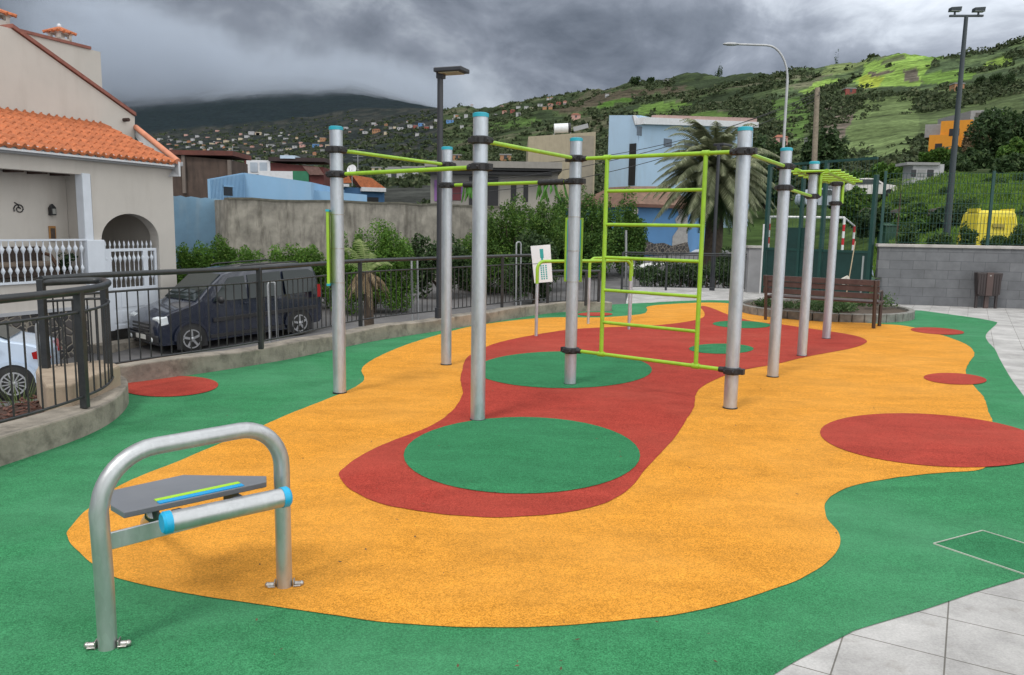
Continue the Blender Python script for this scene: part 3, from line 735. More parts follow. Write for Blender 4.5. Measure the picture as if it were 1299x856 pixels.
t = thing('street_lamp', (b.x, b.y, 0), 'tall pale grey street lamp with a long curved arm over the hillside', 'street lamp')
m_lg = mat('pale_grey_pole', (.42, .43, .44), .5, .3)
pts = [(b.x, b.y, -1), (b.x, b.y, zt-.9)]
for i in range(1, 9):
    a = PI/2*i/8; pts.append((b.x-.95*(1-math.cos(a)), b.y, zt-.9+1.45*math.sin(a)))
q_ = P(936, 56, 34); pts.append((q_.x, q_.y, q_.z))
MB().tube(pts, [.075, .055]+[.045]*(len(pts)-2), 10).build('curved_pole', m_lg, t, smooth=60)
MB().ball((q_.x-.28, q_.y, q_.z-.0), (.36, .12, .07), 12, 6).build('lamp_head', m_lg, t, smooth=60)
b = P(1037, 200, 40); t = thing('utility_pole', (b.x, b.y, -.3), 'weathered wooden utility pole rising above the workout frame', 'utility pole')
m_mast0 = mat('hook_iron', (.05, .05, .05), .6)
m_wood = mat('grey_wood_pole', (.24, .20, .15), .85, var=.25, vs=8, streak=True, dirt=(.08, .06, .05), dirt_amt=.5)
a_ = P(1037, 111, 40)
MB().cyl((b.x, b.y, -.5), (a_.x, a_.y, a_.z), .16, .12, 12).build('pole', m_wood, t, smooth=40)
mb = MB(); mb.tube([(a_.x, a_.y-.10, a_.z-.4), (a_.x, a_.y-.26, a_.z-.4), (a_.x, a_.y-.26, a_.z-.25)], .02, 6); mb.build('insulator_hook', m_mast0, t)
# floodlight mast
b = P(1200, 306, 24.5); a_ = P(1226, 20, 24.5)
t = thing('floodlight_mast', (b.x, b.y, 1.0), 'tall dark mast carrying two floodlights above the grassy bank', 'floodlight mast')
m_mast = mat('dark_green_grey_mast', (.03, .042, .048), .45, var=.15)
ax = (a_.x+b.x)/2
MB().cyl((ax, b.y, .6), (ax, b.y, a_.z), .11, .055, 14).build('mast', m_mast, t, smooth=40)
z = a_.z
MB().bar((ax-.52, b.y-.04, z-.02), (ax+.52, b.y+.04, z+.02), .07, .06).build('cross_arm', m_mast, t, bevel=.01)
for s_ in (-1, 1):
    c = Vector((ax+.35*s_, b.y, z+.18)); h = MB().obox(c, (.16, 0, .012), (0, .09, 0), (0, -.012, .055)).build('floodlight', m_mast, t, bevel=.015)
    MB().obox(c+Vector((0, -.02, -.062)), (.15, 0, 0), (0, .09, 0), (0, 0, .004)).build('lens', mat('flood_lens', (.3, .32, .33), .2), h)
    MB().bar(c+Vector((0, 0, -.05)), (c.x, c.y, z), .05, .03).build('yoke', m_mast, h)
# ================================================================ garden bench
m_slat = mat('brown_bench_slats', (.070, .040, .036), .5, var=.2, vs=6, dirt=(.13, .09, .085), dirt_amt=.4)
m_bf = mat('brown_bench_frame', (.055, .034, .030), .45, var=.15)
b0, b1 = G(1108, 417), G(971, 406); bd = (b1-b0).to_2d().to_3d(); bl_ = bd.length; bd.normalize(); bn = Vector((bd.y, -bd.x, 0))
if bn.y < 0: bn = -bn          # the seat looks away, towards the planter
t = thing('park_bench', (b0.x, b0.y, 0), 'long brown slatted park bench beside the round planter', 'bench')
bq = lambda s_, n_, z: b0+bd*s_+bn*n_+Vector((0, 0, z))
mb = MB()
for n_ in (.06, .19, .32, .45): mb.obox(bq(bl_/2, n_, .445), bd*(bl_/2+.05), bn*.052, (0, 0, .016))
mb.build('seat', m_slat, t, bevel=.005)
mb = MB()
for z, n_ in ((.56, -.035), (.685, -.06), (.79, -.085)): mb.obox(bq(bl_/2, n_, z), bd*(bl_/2+.06), bn*.014, (0, 0, .048))
mb.build('backrest', m_slat, t, bevel=.005)
for s_ in (0, bl_):
    for n0, n1, z1 in ((0, -.11, .84), (.46, .46, .44)):
        MB().bar(bq(s_, n0, 0), bq(s_, n1, z1), .045, .055).build('leg', m_bf, t, bevel=.005)
    MB().bar(bq(s_, -.05, .62), bq(s_, .46, .63), .045, .03).build('armrest', m_bf, t, bevel=.005)
    MB().bar(bq(s_, .46, .43), bq(s_, .46, .63), .035, .035).build('arm_support', m_bf, t)
    MB().bar(bq(s_, -.02, .42), bq(s_, .48, .42), .04, .04).build('seat_rail', m_bf, t)
# round planter
pc = Vector((6.32, 16.0, 0)); pr_ = 1.62
t = thing('round_planter', tuple(pc), 'round low planter edged with grey stone blocks behind the bench', 'planter')
m_blk_st = mat('grey_edging_block', (.19, .185, .17), .85, var=.35, vs=9, bmp=.5, bs=30)
nb = 46
for i in range(nb):
    a = 2*PI*(i+.5)/nb; d = Vector((math.cos(a), math.sin(a), 0)); n_ = Vector((-d.y, d.x, 0))
    MB().obox(pc+d*pr_*1.0+Vector((0, 0, .075)), d*.055, n_*(PI*pr_/nb-.006), (0, 0, .085)).build('edging_block', m_blk_st, t, bevel=.012)
cp = [(pc.x+(pr_-.05)*math.cos(2*PI*i/40), pc.y+(pr_-.05)*math.sin(2*PI*i/40)) for i in range(40)]
MB().prism(cp, -.02, .11).build('soil', mat('soil', (.07, .05, .035), .95, var=.4, vs=20, bmp=1), t)
m_herb = leafmat('herb_leaves', (.035, .07, .025), (.07, .13, .04), (.14, .17, .08))
mb = MB(); rg = random.Random(9)
for i in range(34):
    a = rg.uniform(0, 2*PI); rr = (pr_-.35)*math.sqrt(rg.random()); h = rg.uniform(.10, .20)
    if abs(a-5.9) < .5 and rr > .7: h = .28
    leaves(mb, (pc.x+rr*math.cos(a), pc.y+rr*math.sin(a), .10+h*.3), (.26, .26, h), 260, .028, seed=i, flat=1)
tag(mb.build('ground_cover', m_herb, origin=tuple(pc)), 'low green herbs filling the round stone planter', 'ground cover plants', kind='stuff')
# ================================================================ grey block wall on the right and litter bin
wa, wb = G(1110, 385), G(1299, 391.5); wd = (wb-wa).to_2d().to_3d().normalized()
WF = Facade(wa, wd); wl = 16
m_block = bpy.data.materials.new('grey_blockwork'); nt, N, L = nodes_of(m_block); b = N['Principled BSDF']
tc = N.new('ShaderNodeTexCoord').outputs['Object']
mp = N.new('ShaderNodeMapping'); mp.inputs['Rotation'].default_value = (-PI/2, 0, 0)
rz = N.new('ShaderNodeMapping'); rz.inputs['Rotation'].default_value = (0, 0, -math.atan2(wd.y, wd.x)); L.new(tc, rz.inputs[0]); L.new(rz.outputs[0], mp.inputs[0])
br = N.new('ShaderNodeTexBrick'); br.inputs['Scale'].default_value = 1; br.inputs['Brick Width'].default_value = .5; br.inputs['Row Height'].default_value = .205
br.inputs['Mortar Size'].default_value = .006; br.inputs['Color1'].default_value = (.125, .13, .14, 1); br.inputs['Color2'].default_value = (.155, .16, .17, 1); br.inputs['Mortar'].default_value = (.085, .088, .095, 1)
L.new(mp.outputs[0], br.inputs['Vector'])
c = mixc(N, L, br.outputs['Color'], ramp(N, L, noise_n(N, L, tc, 3, 7, .65), [(.3, .8), (.7, 1.2)]), 1.0, 'MULTIPLY')
L.new(c, b.inputs['Base Color']); b.inputs['Roughness'].default_value = .8
L.new(bump(N, L, br.outputs['Fac'], -.7, .01), b.inputs['Normal'])
t = thing('block_wall', tuple(wa), 'grey painted block wall with a pale coping along the right side', 'wall')
mb = MB(); WF.box(mb, 0, wl, -.22, 0, -.3, 1.33); mb.build('wall', m_block, t)
mb = MB(); WF.box(mb, -.04, wl, -.26, .04, 1.33, 1.40); mb.build('coping', mat('pale_coping', (.42, .40, .38), .8, var=.15, dirt=(.15, .14, .13), dirt_amt=.5), t, bevel=.01)
t_, _ = WF.px(1250, 388, .22); bp0 = WF.pt(t_, .22, 0)
t = thing('litter_bin', tuple(bp0), 'dark brown litter bin on two legs against the grey block wall', 'litter bin')
e_, n_ = WF.e, WF.n
m_bin = mat('dark_brown_bin', (.040, .030, .030), .5, var=.2)
o = MB().hexa([bp0+e_*a+n_*b_+Vector((0, 0, z)) for z, w in ((.28, .20), (.80, .26)) for a, b_ in ((-w, -.13), (w, -.13), (w, .13), (-w, .13))]).build('bin_body', m_bin, t, bevel=.015)
MB().obox(bp0+n_*.14+Vector((0, 0, .55)), e_*.065, n_*.012, (0, 0, .26)).build('front_strip', mat('bin_strip', (.085, .055, .05), .45), o, bevel=.004)
mb = MB()
for k in range(-4, 5): 
    if abs(k) > 1: mb.obox(bp0+e_*k*.052+n_*.135+Vector((0, 0, .54)), e_*.018, n_*.006, (0, 0, .22))
mb.build('ribs', m_bin, o)
MB().obox(bp0+n_*.156+Vector((0, 0, .74)), e_*.018, n_*.004, (0, 0, .012)).build('lock', m_bolt, o)
for s_ in (-1, 1): MB().bar(bp0+e_*.20*s_, bp0+e_*.20*s_+Vector((0, 0, .5)), .05, .04).build('leg', m_bin, t)
MB().bar(bp0+n_*.02, bp0+n_*.02+Vector((0, 0, .4)), .09, .05).build('leg', mat('bin_strip', (.085, .055, .05), .45), t)
# green wire fence on the wall
m_gf = mat('dark_green_fence', (.012, .055, .048), .45, var=.15)
def mesh_panel(F_, t0, t1, z0, z1, n, root, dx=.10, dzz=.20, th=.0022):
    mb = MB(); k = int((t1-t0)/dx)
    for i in range(k+1):
        t_ = t0+(t1-t0)*i/k; F_.box(mb, t_-th, t_+th, n-th, n+th, z0, z1)
    k = int((z1-z0)/dzz)
    for i in range(k+1):
        z = z0+(z1-z0)*i/k; F_.box(mb, t0, t1, n+th, n+3*th, z-th*1.2, z+th*1.2)
    return mb.build('mesh_panel', m_gf, root)
t = thing('wire_fence', tuple(WF.pt(0, -.11, 1.4)), 'dark green wire mesh fence standing on the grey block wall', 'fence')
zt = P(1253, 218, wb.y).z
ts = [WF.px(x, 305, -.11)[0] for x in (1117, 1253)]; st_ = ts[1]-ts[0]
for i in range(5):
    tt = ts[0]+st_*i
    if tt > wl: break
    mb = MB(); WF.box(mb, tt-.03, tt+.03, -.15, -.09, 1.40, zt+.05); mb.build('post', m_gf, t, bevel=.005)
    if i < 4: mesh_panel(WF, tt+.03, tt+st_-.03, 1.44, zt, -.12, t, dx=.07, dzz=.22, th=.0036)
# court gate and tall frames
GA, GB = WF.pt(-.02, -.1, 0), G(966, 371); gd = (GB-GA).to_2d().to_3d().normalized(); GF = Facade(GA, gd)
t = thing('court_gate', (GA.x, GA.y, 0), 'tall dark green court gate and frame with solid lower panels left of the block wall', 'gate')
def gt(px): return GF.px(px, 300)[0]
ztp = P(1108, 222, GA.y).z; ztop2 = GF.px(1000, 207)[1]
for px, w, z in ((1106, .06, ztp+.02), (1043, .05, ztop2), (1015, .04, ztop2-.1), (972, .055, ztop2)):
    a = gt(px); mb = MB(); GF.box(mb, a-w/2-.015, a+w/2+.015, -.05, .05, 0, z); mb.build('post', m_gf, t, bevel=.006)
a0, a1 = gt(1106), gt(972)
for z in (.02, 1.16, ztop2-.06):
    mb = MB(); GF.box(mb, a0, a1, -.025, .025, z, z+.06); mb.build('cross_rail', m_gf, t)
m_gp = mat('dark_green_panel', (.008, .040, .036), .5, var=.15)
for x0, x1, z0, z1 in ((1104, 1046, .08, 1.16), (1041, 975, .08, 1.16), (1025, 999, 1.22, 1.75)):
    mb = MB(); GF.box(mb, gt(x0), gt(x1), -.012, .012, z0, z1); mb.build('solid_panel', m_gp, t)
mesh_panel(GF, a0, a1, 1.22, ztop2-.06, 0, t, dx=.10, dzz=.25)
mb = MB(); GF.box(mb, gt(1099), gt(1097), .012, .03, .1, 1.1); mb.build('gate_edge', mat('pale_edge', (.3, .33, .33), .5), t)
# grey pier and pale pole left of the gate
b = G(967, 371); t = thing('gate_pier', (b.x-.12, b.y, 0), 'short grey masonry pier left of the court gate', 'pier')
MB().box(b.x-.42, b.x-.02, b.y, b.y+.3, -.3, 1.2).build('shaft', mat('grey_pier', (.26, .26, .27), .8, var=.15), t, bevel=.01)
MB().box(b.x-.46, b.x+.02, b.y-.04, b.y+.34, 1.2, 1.26).build('coping', mat('pale_coping', (.42, .40, .38), .8), t)
b = G(962.5, 372); t = thing('thin_post', (b.x, b.y-.1, 0), 'thin white post in front of the grey pier', 'post')
MB().cyl((b.x, b.y-.1, -.1), (b.x, b.y-.1, P(963, 285, b.y).z), .022, n=10).build('shaft', mat('white_post', (.6, .6, .6), .5), t, smooth=40)
MB().ball((b.x, b.y-.1, P(963, 285, b.y).z), (.026, .026, .015), 10, 6).build('cap', mat('white_post', (.6, .6, .6), .5), t, smooth=60)
# broom leaning at the gate
q0 = P(1074, 354, GA.y-.4); q1 = P(1085, 306, GA.y-.25)
t = thing('broom', (q0.x, q0.y, 0), 'broom with a pale head leaning against the dark green gate', 'broom')
MB().cyl((q0.x, q0.y, .02), q1, .012, n=8).build('handle', mat('pale_wood', (.42, .33, .22), .6), t)
MB().obox((q0.x-.03, q0.y, .55), (.09, 0, .05), (0, .04, 0), (-.04, 0, .07)).build('head', mat('pale_rag', (.5, .47, .42), .9, var=.3, vs=20), t, bevel=.02)
# football goal in the court
gp = [P(1069, 310, 34), P(1083, 312, 38)]
t = thing('football_goal', (gp[0].x, gp[0].y, 0), 'small football goal with red and white striped posts inside the court', 'goal')
m_w = mat('goal_white', (.7, .7, .7), .5); m_r = mat('goal_red', (.5, .02, .03), .5)
zt = P(1068, 276, 34).z
def striped(a, b_, r, k, name):
    mb = MB(); a, b_ = Vector(a), Vector(b_)
    for i in range(k): mb.cur = i % 2; mb.cyl(a.lerp(b_, i/k), a.lerp(b_, (i+1)/k), r, n=10)
    return mb.build(name, [m_r, m_w], t, smooth=40)
g0 = Vector((gp[0].x, gp[0].y, 0)); g1 = g0+Vector((-3.0, .6, 0)); g2 = g0+Vector((1.9, 3.4, 0))*.32; g2 = Vector((P(1083, 300, 36).x, 36, 0))
MB_ = striped(g0, g0+Vector((0, 0, zt)), .06, 8, 'goal_post'); striped(g1, g1+Vector((0, 0, zt)), .06, 8, 'goal_post')
MB().cyl(g0+Vector((0, 0, zt)), g1+Vector((0, 0, zt)), .05, n=10).build('crossbar', m_w, t, smooth=40)
striped(g2, g2+Vector((0, 0, zt*.86)), .05, 7, 'goal_post')
MB().cyl(g0+Vector((0, 0, zt)), g2+Vector((0, 0, zt*.86)), .035, n=8).build('side_bar', m_w, t, smooth=40)
# ================================================================ vehicles
m_bark = mat('bark', (.075, .055, .04), .95, var=.4, vs=8, bmp=1, bs=30)
m_glass = bpy.data.materials.new('car_glass'); nt, N, L = nodes_of(m_glass); b = N['Principled BSDF']
b.inputs['Base Color'].default_value = (.018, .026, .026, 1); b.inputs['Roughness'].default_value = .07; b.inputs['Specular IOR Level'].default_value = .55
m_tyre = mat('tyre_rubber', (.018, .018, .018), .85, var=.2, bmp=.3)
m_rim = mat('alloy_rim', (.50, .51, .53), .3, .7)
m_trim = mat('black_trim', (.02, .02, .022), .5)
m_headl = mat('headlamp', (.62, .66, .68), .12, spec=.9)
m_taill = mat('tail_lamp', (.32, .012, .012), .2)
m_plate = mat('plate_white', (.55, .55, .52), .5)
class Car:
    """built in its own frame: x forward, y to the left side, z up; placed by rear axle"""
    def __init__(s, name, pos, ang, label, cat, pitch=0):
        s.t = thing(name, (0, 0, 0), label, cat); s.pos = pos; s.ang = ang; s.pitch = pitch; ORG[s.t.name] = (0, 0, 0)
    def done(s):
        s.t.location = s.pos; s.t.rotation_euler = (0, s.pitch, s.ang)
def body_loft(side, w, tumble, z_belt, roofz, nose=.12):
    """side: list of (x,z) around the body, clockwise; cross sections narrow above the belt"""
    mb = MB(); ys = [-1, -.955, -.8, .8, .955, 1]; sh = [.965, .992, 1, 1, .992, .965]
    xs = [p[0] for p in side]; zs = [p[1] for p in side]; cx = (min(xs)+max(xs))/2; cz = (min(zs)+z_belt)/2
    vs = []; n = len(side)
    for y, k in zip(ys, sh):
        for x, z in side:
            yy = y*w*(1-(tumble*max(0, z-z_belt)/(roofz-z_belt))*(1 if abs(y) > .7 else 1))
            e = max(0, abs(x-cx)/(max(xs)-cx)-.55)/.45
            yy *= 1-nose*e*e
            vs.append((cx+(x-cx)*(1-(1-k)*.6), yy, cz+(z-cz)*k if z > cz else z))
    fs = []
    for j in range(len(ys)-1):
        for i in range(n): fs.append((j*n+i, j*n+(i+1) % n, (j+1)*n+(i+1) % n, (j+1)*n+i))
    fs += [tuple(range(n))[::-1], tuple(range((len(ys)-1)*n, len(ys)*n))]
    mb.add(vs, fs)
    return mb
def wheel(car, x, y, r, w, spokes=5, side=1):
    o = MB().tube([(x, y-w/2, r), (x, y-w/2+.02, r), (x, y+w/2-.02, r), (x, y+w/2, r)], [r-.03, r, r, r-.03], 28).build('wheel', m_tyre, car.t, smooth=40)
    yo = y+side*(w/2-.01)
    mb = MB().tube([(x, yo-.03*side, r), (x, yo, r)], [r*.60, r*.60], 24)
    mb.build('wheel_well', m_trim, o, smooth=40)
    mb = MB(); n = 24; R1, R2 = r*.69, r*.60
    for i in range(n):
        a, b_ = 2*PI*i/n, 2*PI*(i+1)/n
        mb.hexa([(x+R2*math.cos(a), yo, r+R2*math.sin(a)), (x+R1*math.cos(a), yo, r+R1*math.sin(a)), (x+R1*math.cos(b_), yo, r+R1*math.sin(b_)), (x+R2*math.cos(b_), yo, r+R2*math.sin(b_)),
                 (x+R2*math.cos(a), yo+.012*side, r+R2*math.sin(a)), (x+R1*math.cos(a), yo+.012*side, r+R1*math.sin(a)), (x+R1*math.cos(b_), yo+.012*side, r+R1*math.sin(b_)), (x+R2*math.cos(b_), yo+.012*side, r+R2*math.sin(b_))])
    for i in range(spokes):
        a = 2*PI*i/spokes+.3; wd = r*(.085 if spokes < 9 else .035)
        mb.obox((x+math.cos(a)*r*.34, yo+.006*side, r+math.sin(a)*r*.34), (math.cos(a)*r*.32, 0, math.sin(a)*r*.32), (-math.sin(a)*wd, 0, math.cos(a)*wd), (0, .008, 0))
    mb.ball((x, yo+.01*side, r), (r*.13, .02, r*.13), 10, 6)
    mb.build('rim', m_rim, o)
    return o
def arch(car, x, r, y, side, m, w=.05):
    mb = MB(); n = 14
    for i in range(n):
        a, b_ = PI*i/n, PI*(i+1)/n
        for (R1, R2, yo) in ((r*1.13, r*1.30, y),):
            q = [(x+R*math.cos(t_), yo+d_, r+R*math.sin(t_)) for d_ in (0, .018*side) for R, t_ in ((R1, a), (R2, a), (R2, b_), (R1, b_))]
            mb.hexa(q)
    o = mb.build('wheel_arch', m, car.t)
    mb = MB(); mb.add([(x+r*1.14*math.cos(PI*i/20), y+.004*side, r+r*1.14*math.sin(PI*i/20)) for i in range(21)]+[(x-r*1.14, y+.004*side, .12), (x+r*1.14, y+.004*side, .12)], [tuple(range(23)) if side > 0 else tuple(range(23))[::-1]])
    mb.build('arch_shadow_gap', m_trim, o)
# --- dark blue van
m_navy = mat('navy_car_paint', (.010, .015, .032), .24, var=.1, spec=.7, coat=.8, dirt=(.05, .05, .06), dirt_amt=.3)
pr0 = GR(380, 425); pf0 = GR(243, 447)
d = (pf0-pr0); pitch = -math.atan2(d.z, d.to_2d().length)
van = Car('parked_van', (0, 0, 0), math.atan2(d.y, d.x), 'dark navy blue people carrier van parked nose left beside the house gate', 'van', pitch)
WB = 2.9
side = [(-.78, .35), (-.80, .62), (-.78, 1.0), (-.74, 1.30), (-.64, 1.70), (-.52, 1.82), (-.2, 1.87), (.8, 1.88), (1.6, 1.84), (1.95, 1.77), (2.35, 1.48), (2.72, 1.16), (2.95, 1.08), (3.35, .98), (3.60, .84), (3.68, .66), (3.66, .42), (3.60, .24), (2.4, .22), (.4, .22), (-.7, .28)]
hw = .88
o = body_loft(side, hw, .16, 1.08, 1.88).build('body', m_navy, van.t, smooth=42)
def yb(z, w=hw, tum=.16, zb=1.08, zr=1.88, sh=.965): return w*(1-tum*max(0, z-zb)/(zr-zb))
def sideglass(car, pts, y_fn, s, name='side_window', m=m_glass, off=.012):
    c = [(x, s*(y_fn(z)+off), z) for x, z in pts]
    mb = MB(); mb.extr(c, (0, -s*.02, 0)); return mb.build(name, m, car.t)
for s_ in (1, -1):
    f = lambda z: yb(z)
    sideglass(van, [(1.42, 1.12), (2.30, 1.14), (2.16, 1.32), (1.83, 1.66), (1.42, 1.68)], f, s_)
    sideglass(van, [(.42, 1.11), (1.34, 1.12), (1.34, 1.69), (.42, 1.71)], f, s_)
    sideglass(van, [(-.60, 1.12), (.34, 1.11), (.34, 1.71), (-.40, 1.70), (-.55, 1.62)], f, s_)
    for x0, x1, z in ((-.55, 2.35, .70),):
        MB().extr([(x0, s_*(hw+.004), z-.05), (x1, s_*(hw+.004), z-.05), (x1, s_*(hw+.004), z+.05), (x0, s_*(hw+.004), z+.05)], (0, s_*.022, 0)).build('side_moulding', m_trim, van.t, bevel=.006)
    MB().extr([(.46, s_*(hw+.002), .28), (2.44, s_*(hw+.002), .28), (2.44, s_*(hw+.002), .36), (.46, s_*(hw+.002), .36)], (0, s_*.016, 0)).build('sill', m_trim, van.t)
    for x in (.50, 1.44): MB().obox((x, s_*(hw+.02), 1.02), (.09, 0, 0), (0, .014, 0), (0, 0, .016)).build('door_handle', m_navy, van.t, bevel=.004)
    mb = MB()
    for x in (.385, 1.38): mb.extr([(x-.004, s_*(hw+.0015), .3), (x+.004, s_*(hw+.0015), .3), (x+.004, s_*(hw+.0015), 1.09), (x-.004, s_*(hw+.0015), 1.09)], (0, s_*.003, 0))
    mb.build('door_gap', m_trim, van.t)
    MB().ball((2.16, s_*(hw+.10), 1.17), (.07, .11, .09), 12, 8).build('wing_mirror', m_trim, van.t, smooth=60)
    mb = MB().extr([(-.72, s_*(hw*.97), .95), (-.58, s_*(hw*.995), .95), (-.58, s_*(hw*.97), 1.28), (-.70, s_*(hw*.95), 1.28)], (0, s_*.03, 0)); mb.build('tail_lamp', m_taill, van.t)
    MB().obox((3.50, s_*.66, .80), (.10, .03*-s_, -.02), (0, .15, 0), (.01, 0, .095)).build('headlight', m_headl, van.t, bevel=.02)
    MB().tube([(-.2, s_*.66, 1.885), (-.1, s_*.66, 1.915), (1.4, s_*.66, 1.915), (1.5, s_*.66, 1.88)], .016, 8).build('roof_rail', m_trim, van.t, smooth=50)
    for x in (0, WB):
        wheel(van, x, s_*(hw-.09), .325, .20, 5, s_); arch(van, x, .325, s_*(hw-.006), s_, m_navy)
# windscreen laid on the sloping front
ws = [(1.99, 1.75), (2.70, 1.185)]
mb = MB()
def wsp(x, z, k): w = yb(z)*k; return [(x, -w, z), (x, w, z)]
a, b_ = wsp(*ws[1], .90), wsp(*ws[0], .93); nrm = Vector((.62, 0, .78))
mb.extr([a[0], a[1], b_[1], b_[0]], nrm*.022); mb.build('windscreen', m_glass, van.t)
mb = MB(); mb.bar((2.72, -.6, 1.185), (2.45, -.05, 1.42), .02, .012); mb.bar((2.72, .1, 1.185), (2.45, .6, 1.42), .02, .012); mb.build('wipers', m_trim, van.t)
mb = MB()
for z in (.56, .64, .72): mb.obox((3.675+(.66-z)*.1, 0, z), (.02, 0, 0), (0, .42, 0), (0, 0, .022))
mb.build('grille', m_trim, van.t)
MB().obox((3.66, 0, .40), (.035, 0, 0), (0, .80, 0), (0, 0, .09)).build('bumper', m_trim, van.t, bevel=.03)
MB().obox((3.702, 0, .42), (.004, 0, 0), (0, .26, 0), (0, 0, .055)).build('number_plate', m_plate, van.t)
for s_ in (-.55, .55): MB().ball((3.69, s_, .38), (.02, .06, .06), 10, 6).build('fog_light', m_headl, van.t, smooth=60)
MB().extr([(-.76, -.70, 1.15), (-.76, .70, 1.15), (-.66, .66, 1.62), (-.66, -.66, 1.62)], (-.03, 0, 0)).build('rear_window', m_glass, van.t)
hd_ = (pf0-pr0).to_2d().normalized(); nrm = Vector((-hd_.y, hd_.x, 0))   # left side faces the viewer
van.pos = (pr0.x-nrm.x*hw*.95, pr0.y-nrm.y*hw*.95, pr0.z+.0); van.done()
# --- pale blue hatchback, rear end in view
m_pblue = mat('pale_blue_car_paint', (.50, .60, .74), .2, var=.04, coat=.8, spec=.6)
pr1 = GR(20, 507)
hc_ = Vector((-.93, -.36)); hc_.normalize()
car = Car('parked_car', (0, 0, 0), math.atan2(hc_.y, hc_.x), 'pale blue hatchback seen through the curved railing, its rear end at the left edge', 'car', 0)
side = [(-.48, .30), (-.56, .50), (-.54, .80), (-.47, .95), (-.25, 1.03), (.1, 1.10), (.55, 1.30), (1.0, 1.40), (1.3, 1.42), (1.6, 1.38), (1.9, 1.25), (2.35, .98), (2.9, .88), (3.2, .74), (3.28, .5), (3.2, .22), (2, .20), (.4, .20), (-.5, .22)]
hw2 = .82
body_loft(side, hw2, .17, .95, 1.49).build('body', m_pblue, car.t, smooth=42)
f2 = lambda z: hw2*(1-.17*max(0, z-.95)/(1.49-.95))
for s_ in (1, -1):
    sideglass(car, [(1.0, .98), (2.0, .99), (1.6, 1.30), (1.0, 1.35)], f2, s_)
    sideglass(car, [(.20, 1.00), (.94, .98), (.94, 1.34), (.62, 1.27)], f2, s_)
    mb = MB().extr([(-.52, s_*hw2*.93, .74), (-.34, s_*hw2*.985, .76), (-.32, s_*hw2*.985, .88), (-.46, s_*hw2*.94, .92)], (0, s_*.03, 0)); mb.build('tail_lamp', m_taill, car.t)
    mb = MB().extr([(-.55, s_*.45, .72), (-.55, s_*.74, .72), (-.49, s_*.72, .93), (-.49, s_*.45, .93)], (-.02, 0, 0)); mb.build('tail_lamp', m_taill, car.t)
    MB().obox((3.1, s_*.6, .70), (.10, 0, 0), (0, .13, 0), (0, 0, .07)).build('headlight', m_headl, car.t, bevel=.02)
    MB().ball((1.85, s_*(hw2+.08), 1.02), (.06, .09, .07), 10, 6).build('wing_mirror', m_pblue, car.t, smooth=60)
    MB().obox((.85, s_*(hw2+.012), .84), (.08, 0, 0), (0, .012, 0), (0, 0, .014)).build('door_handle', m_pblue, car.t, bevel=.004)
    for x in (0, 2.5):
        wheel(car, x, s_*(hw2-.08), .315, .19, 14, s_); arch(car, x, .315, s_*(hw2-.004), s_, m_pblue)
MB().extr([(.10, -.62, 1.11), (.10, .62, 1.11), (.52, .56, 1.295), (.52, -.56, 1.295)], (-.01, 0, .02)).build('rear_window', m_glass, car.t)
MB().obox((-.54, 0, .34), (.03, 0, 0), (0, .74, 0), (0, 0, .08)).build('bumper', m_trim, car.t, bevel=.03)
MB().extr([(1.62, -.6, 1.375), (1.62, .6, 1.375), (2.15, .66, 1.10), (2.15, -.66, 1.10)], (.02, 0, .03)).build('windscreen', m_glass, car.t)
nrm = Vector((-hc_.y, hc_.x, 0))
car.pos = (pr1.x-nrm.x*hw2*.9, pr1.y-nrm.y*hw2*.9, pr1.z); car.done()

# ================================================================ the house on the left
m_wallc = mat('beige_house_render', (.54, .505, .46), .9, var=.05, vs=1.2, dirt=(.30, .25, .21), dirt_amt=.25, streak=True, bmp=.2, bs=120)
m_white = mat('white_joinery', (.66, .70, .76), .5, var=.05)
m_whitew = mat('white_render', (.62, .63, .65), .8, var=.05, dirt=(.35, .34, .32), dirt_amt=.3)
m_gut = mat('grey_gutter', (.40, .41, .43), .5, var=.05)
m_brick = mat('red_coping', (.26, .10, .075), .8, var=.2, vs=8)
m_dkwood = mat('dark_ceiling_wood', (.055, .028, .022), .7, var=.3, vs=5)
C0 = P(222, 300, 20.6)
HFc = Facade(C0, (-.38, -.925))
hz0 = road_z(C0.y)-.1
house = thing('beige_house', (C0.x, C0.y, hz0), 'beige house with orange tiled veranda roof and arched gate porch at the left edge', 'house')
px = HFc.px
TL = 9.5                                   # the facade runs on out of the picture
tg0, tg1 = px(204, 360)[0], px(132, 360)[0]          # gate opening
zsp = px(168, 304)[1]; ztop = px(168, 271)[1]; ze = px(222, 214)[1]
tc_ = (tg0+tg1)/2; ra_ = (tg1-tg0)/2; rz_ = ztop-zsp
TH_ = .28
mb = MB()
HFc.box(mb, 0, tg0, -TH_, 0, hz0, ze); 
tv0 = px(118, 280)[0]
HFc.box(mb, tg1, tv0, -TH_, 0, hz0, ze)
n_ = 20
for i in range(n_):
    a, b_ = PI*i/n_, PI*(i+1)/n_
    q = [(tc_-ra_*math.cos(a), zsp+rz_*math.sin(a)), (tc_-ra_*math.cos(b_), zsp+rz_*math.sin(b_)), (tc_-ra_*math.cos(b_), ze), (tc_-ra_*math.cos(a), ze)]
    HFc.poly(mb, q, -TH_, 0)
zb = px(60, 213)[1]; zfl = px(60, 358)[1]
HFc.box(mb, tv0, TL, -TH_, 0, px(100, 222)[1]+.02, ze)       # beam over the veranda
HFc.box(mb, tv0, TL, -TH_, -.002, hz0, zfl-.0)            # low wall below the balustrade
HFc.box(mb, -.0, .25, -7, -TH_-.001, hz0, ze)               # side wall
HFc.box(mb, tv0+.01, TL, -.95, -.8, hz0, ze)            # back wall of the veranda
HFc.box(mb, tg0-.3, tv0, -2.6, -2.45, hz0, ze)                # back of the porch
